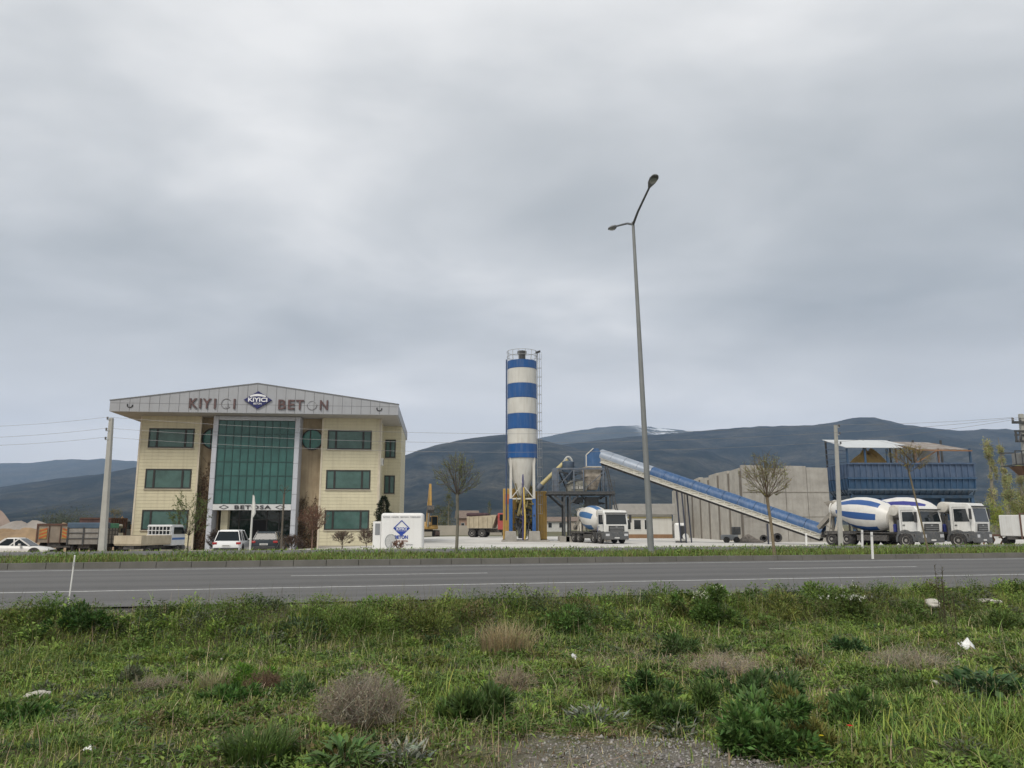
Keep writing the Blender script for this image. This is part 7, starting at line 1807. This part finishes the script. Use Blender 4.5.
plant('weed_bush', 'dark weed beside the large dry shrub on its left', 'weed', 300, 700, bush, r=.24, h=.22, n=1200, L=.06, w=.018, col=(.05, .09, .025))
plant('weed_bush', 'small dark weed between rounded and thin tipped clumps', 'weed', 645, 694, bush, r=.22, h=.20, n=1100, L=.06, w=.022, col=(.045, .085, .025))
plant('weed_bush', 'bushy dark weed on the bank below the tall flowering one', 'weed', 690, 655, bush, r=.4, h=.26, n=2000, L=.06, w=.022, col=(.055, .09, .028))
plant('weed_bush', 'low trailing green weed at the far right of the bank', 'weed', 1000, 628, bush, r=.5, h=.28, n=2200, L=.065, w=.018, col=(.07, .105, .028))
plant('weed_bush', 'small leafy weed before the pale stone', 'weed', 905, 690, bush, r=.28, h=.16, n=1100, L=.05, w=.018, col=(.07, .11, .03))
# flowers
def flower(vb, h=.22, r=.022, col=(.6, .03, .02), n=1, petals=6):
    for k in range(n):
        b0 = np.array([rng.normal(0, .03), rng.normal(0, .03), 0]) * (n > 1); e = b0 + [rng.normal(0, .02), rng.normal(0, .02), h * rng.uniform(.8, 1.1)]
        vb.sticks(b0[None], e[None], np.array([.002]), np.array([.0015]), tint((.08, .11, .03), 1))
        a = np.arange(petals) * 6.283 / petals; d = np.stack([np.cos(a), np.sin(a), np.full(petals, .45)], 1)
        vb.leaves(np.repeat(e[None], petals, 0), unit(d), np.repeat(np.array([[0, 0, 1.0]]), petals, 0), np.full(petals, r * 1.3), np.full(petals, r * 1.2), tint(col, petals, .15, .03))
plant('poppy', 'small red poppy right of the large dark bush', 'flower', 861, 745, flower, h=.12)
plant('yellow_flower', 'two small yellow flowers at the right foot of the large bush', 'flower', 822, 752, flower, h=.14, col=(.62, .50, .02), n=3, r=.016, petals=8)

# ------------------------------------------------------------------ stones and litter
def stone(label, px, py, sx, sy, sz_, mat, seed, name='stone'):
    p = ground_at(px, py); r2 = np.random.default_rng(seed)
    import bmesh
    bm = bmesh.new(); bmesh.ops.create_icosphere(bm, subdivisions=3, radius=1)
    for v in bm.verts:
        c = np.array(v.co); k = 1 + .14 * math.sin(3.1 * c[0] + seed) * math.cos(2.7 * c[1] + seed) + .07 * math.sin(7 * c[2] + 5 * c[0] + seed)
        k = min(k, 1.05); v.co = Vector((c[0] * sx * k, c[1] * sy * k, max(-.5, min(.75 + .1 * math.sin(4 * c[0] + seed), c[2])) * sz_ * k))
    me = bpy.data.meshes.new(name); bm.to_mesh(me); bm.free(); me.materials.append(mat)
    o = bpy.data.objects.new(name, me); COL.objects.link(o); o.location = (p.x, p.y, p.z + sz_ * .3); o.rotation_euler = (0, 0, seed * 1.3); tag(o, label, 'stone'); return o
ST = pm('pale_stone', (.46, .44, .39), .9, var=.15, scale=8, bump=.4, dirt=(.25, .23, .18), dirt_amt=.35)
stone('pale flat stone slab lying on the bank beside the tall stalks', 932, 606, .24, .12, .10, ST, 1)
stone('low pale stone at the far right edge of the bank', 985, 602, .26, .1, .05, ST, 2)
stone('pale stone half sunk in the grass at the far left', 38, 697, .12, .07, .05, ST, 3)
stone('tiny pale stone in the grass above the reddish twigs', 221, 661, .035, .03, .03, ST, 4)
stone('small pale stone at the foot of the bank below the flowering weed', 727, 640, .05, .03, .03, ST, 5)
stone('small pale stone lying beside another under the flowering weed', 741, 642, .05, .035, .03, ST, 6)
stone('pale stone below the dry twigs right of the leafy clump', 934, 684, .05, .04, .035, ST, 7)
LIT = pm('plastic_white', (.70, .71, .71), .4, var=.06)
def litter(label, px, py, w_, h_, seed, lift=.0, mat=None, rz=0.0):
    p = ground_at(px, py); r2 = random.Random(seed); n = 7
    vs = []; fs = []
    for j in range(n):
        for i in range(n):
            u_, v_ = i / (n - 1) - .5, j / (n - 1) - .5
            vs.append((u_ * w_ * (1 - .35 * abs(v_)), v_ * h_ * .7 + r2.uniform(-.1, .1) * h_, lift + .02 + (v_ + .5) * h_ * .75 + r2.uniform(-.12, .12) * h_ + .25 * h_ * math.sin(u_ * 6 + seed)))
    for j in range(n - 1):
        for i in range(n - 1): a = j * n + i; fs.append((a, a + 1, a + n + 1, a + n))
    m = MB(); m.add(vs, fs, True); o = m.build('litter', mat or LIT, loc=(p.x, p.y, p.z)); o.rotation_euler = (0, 0, rz)
    sl = o.modifiers.new('thickness', 'SOLIDIFY'); sl.thickness = .002
    tag(o, label, 'litter'); return o
litter('white crumpled plastic bag among dry twigs near the tall stalks', 969, 652, .16, .12, 1, .03)
litter('white plastic scrap in the grass at the lower left', 89, 753, .085, .03, 2)
litter('small white scrap on the bank below the broad green weed patch', 574, 662, .06, .06, 3, .02)
litter('flat white wrapper near the dry twigs in the centre of the field', 722, 668, .12, .03, 4, .02)
litter('tiny white scrap just beside the plastic bag', 961, 650, .06, .05, 5, .03)
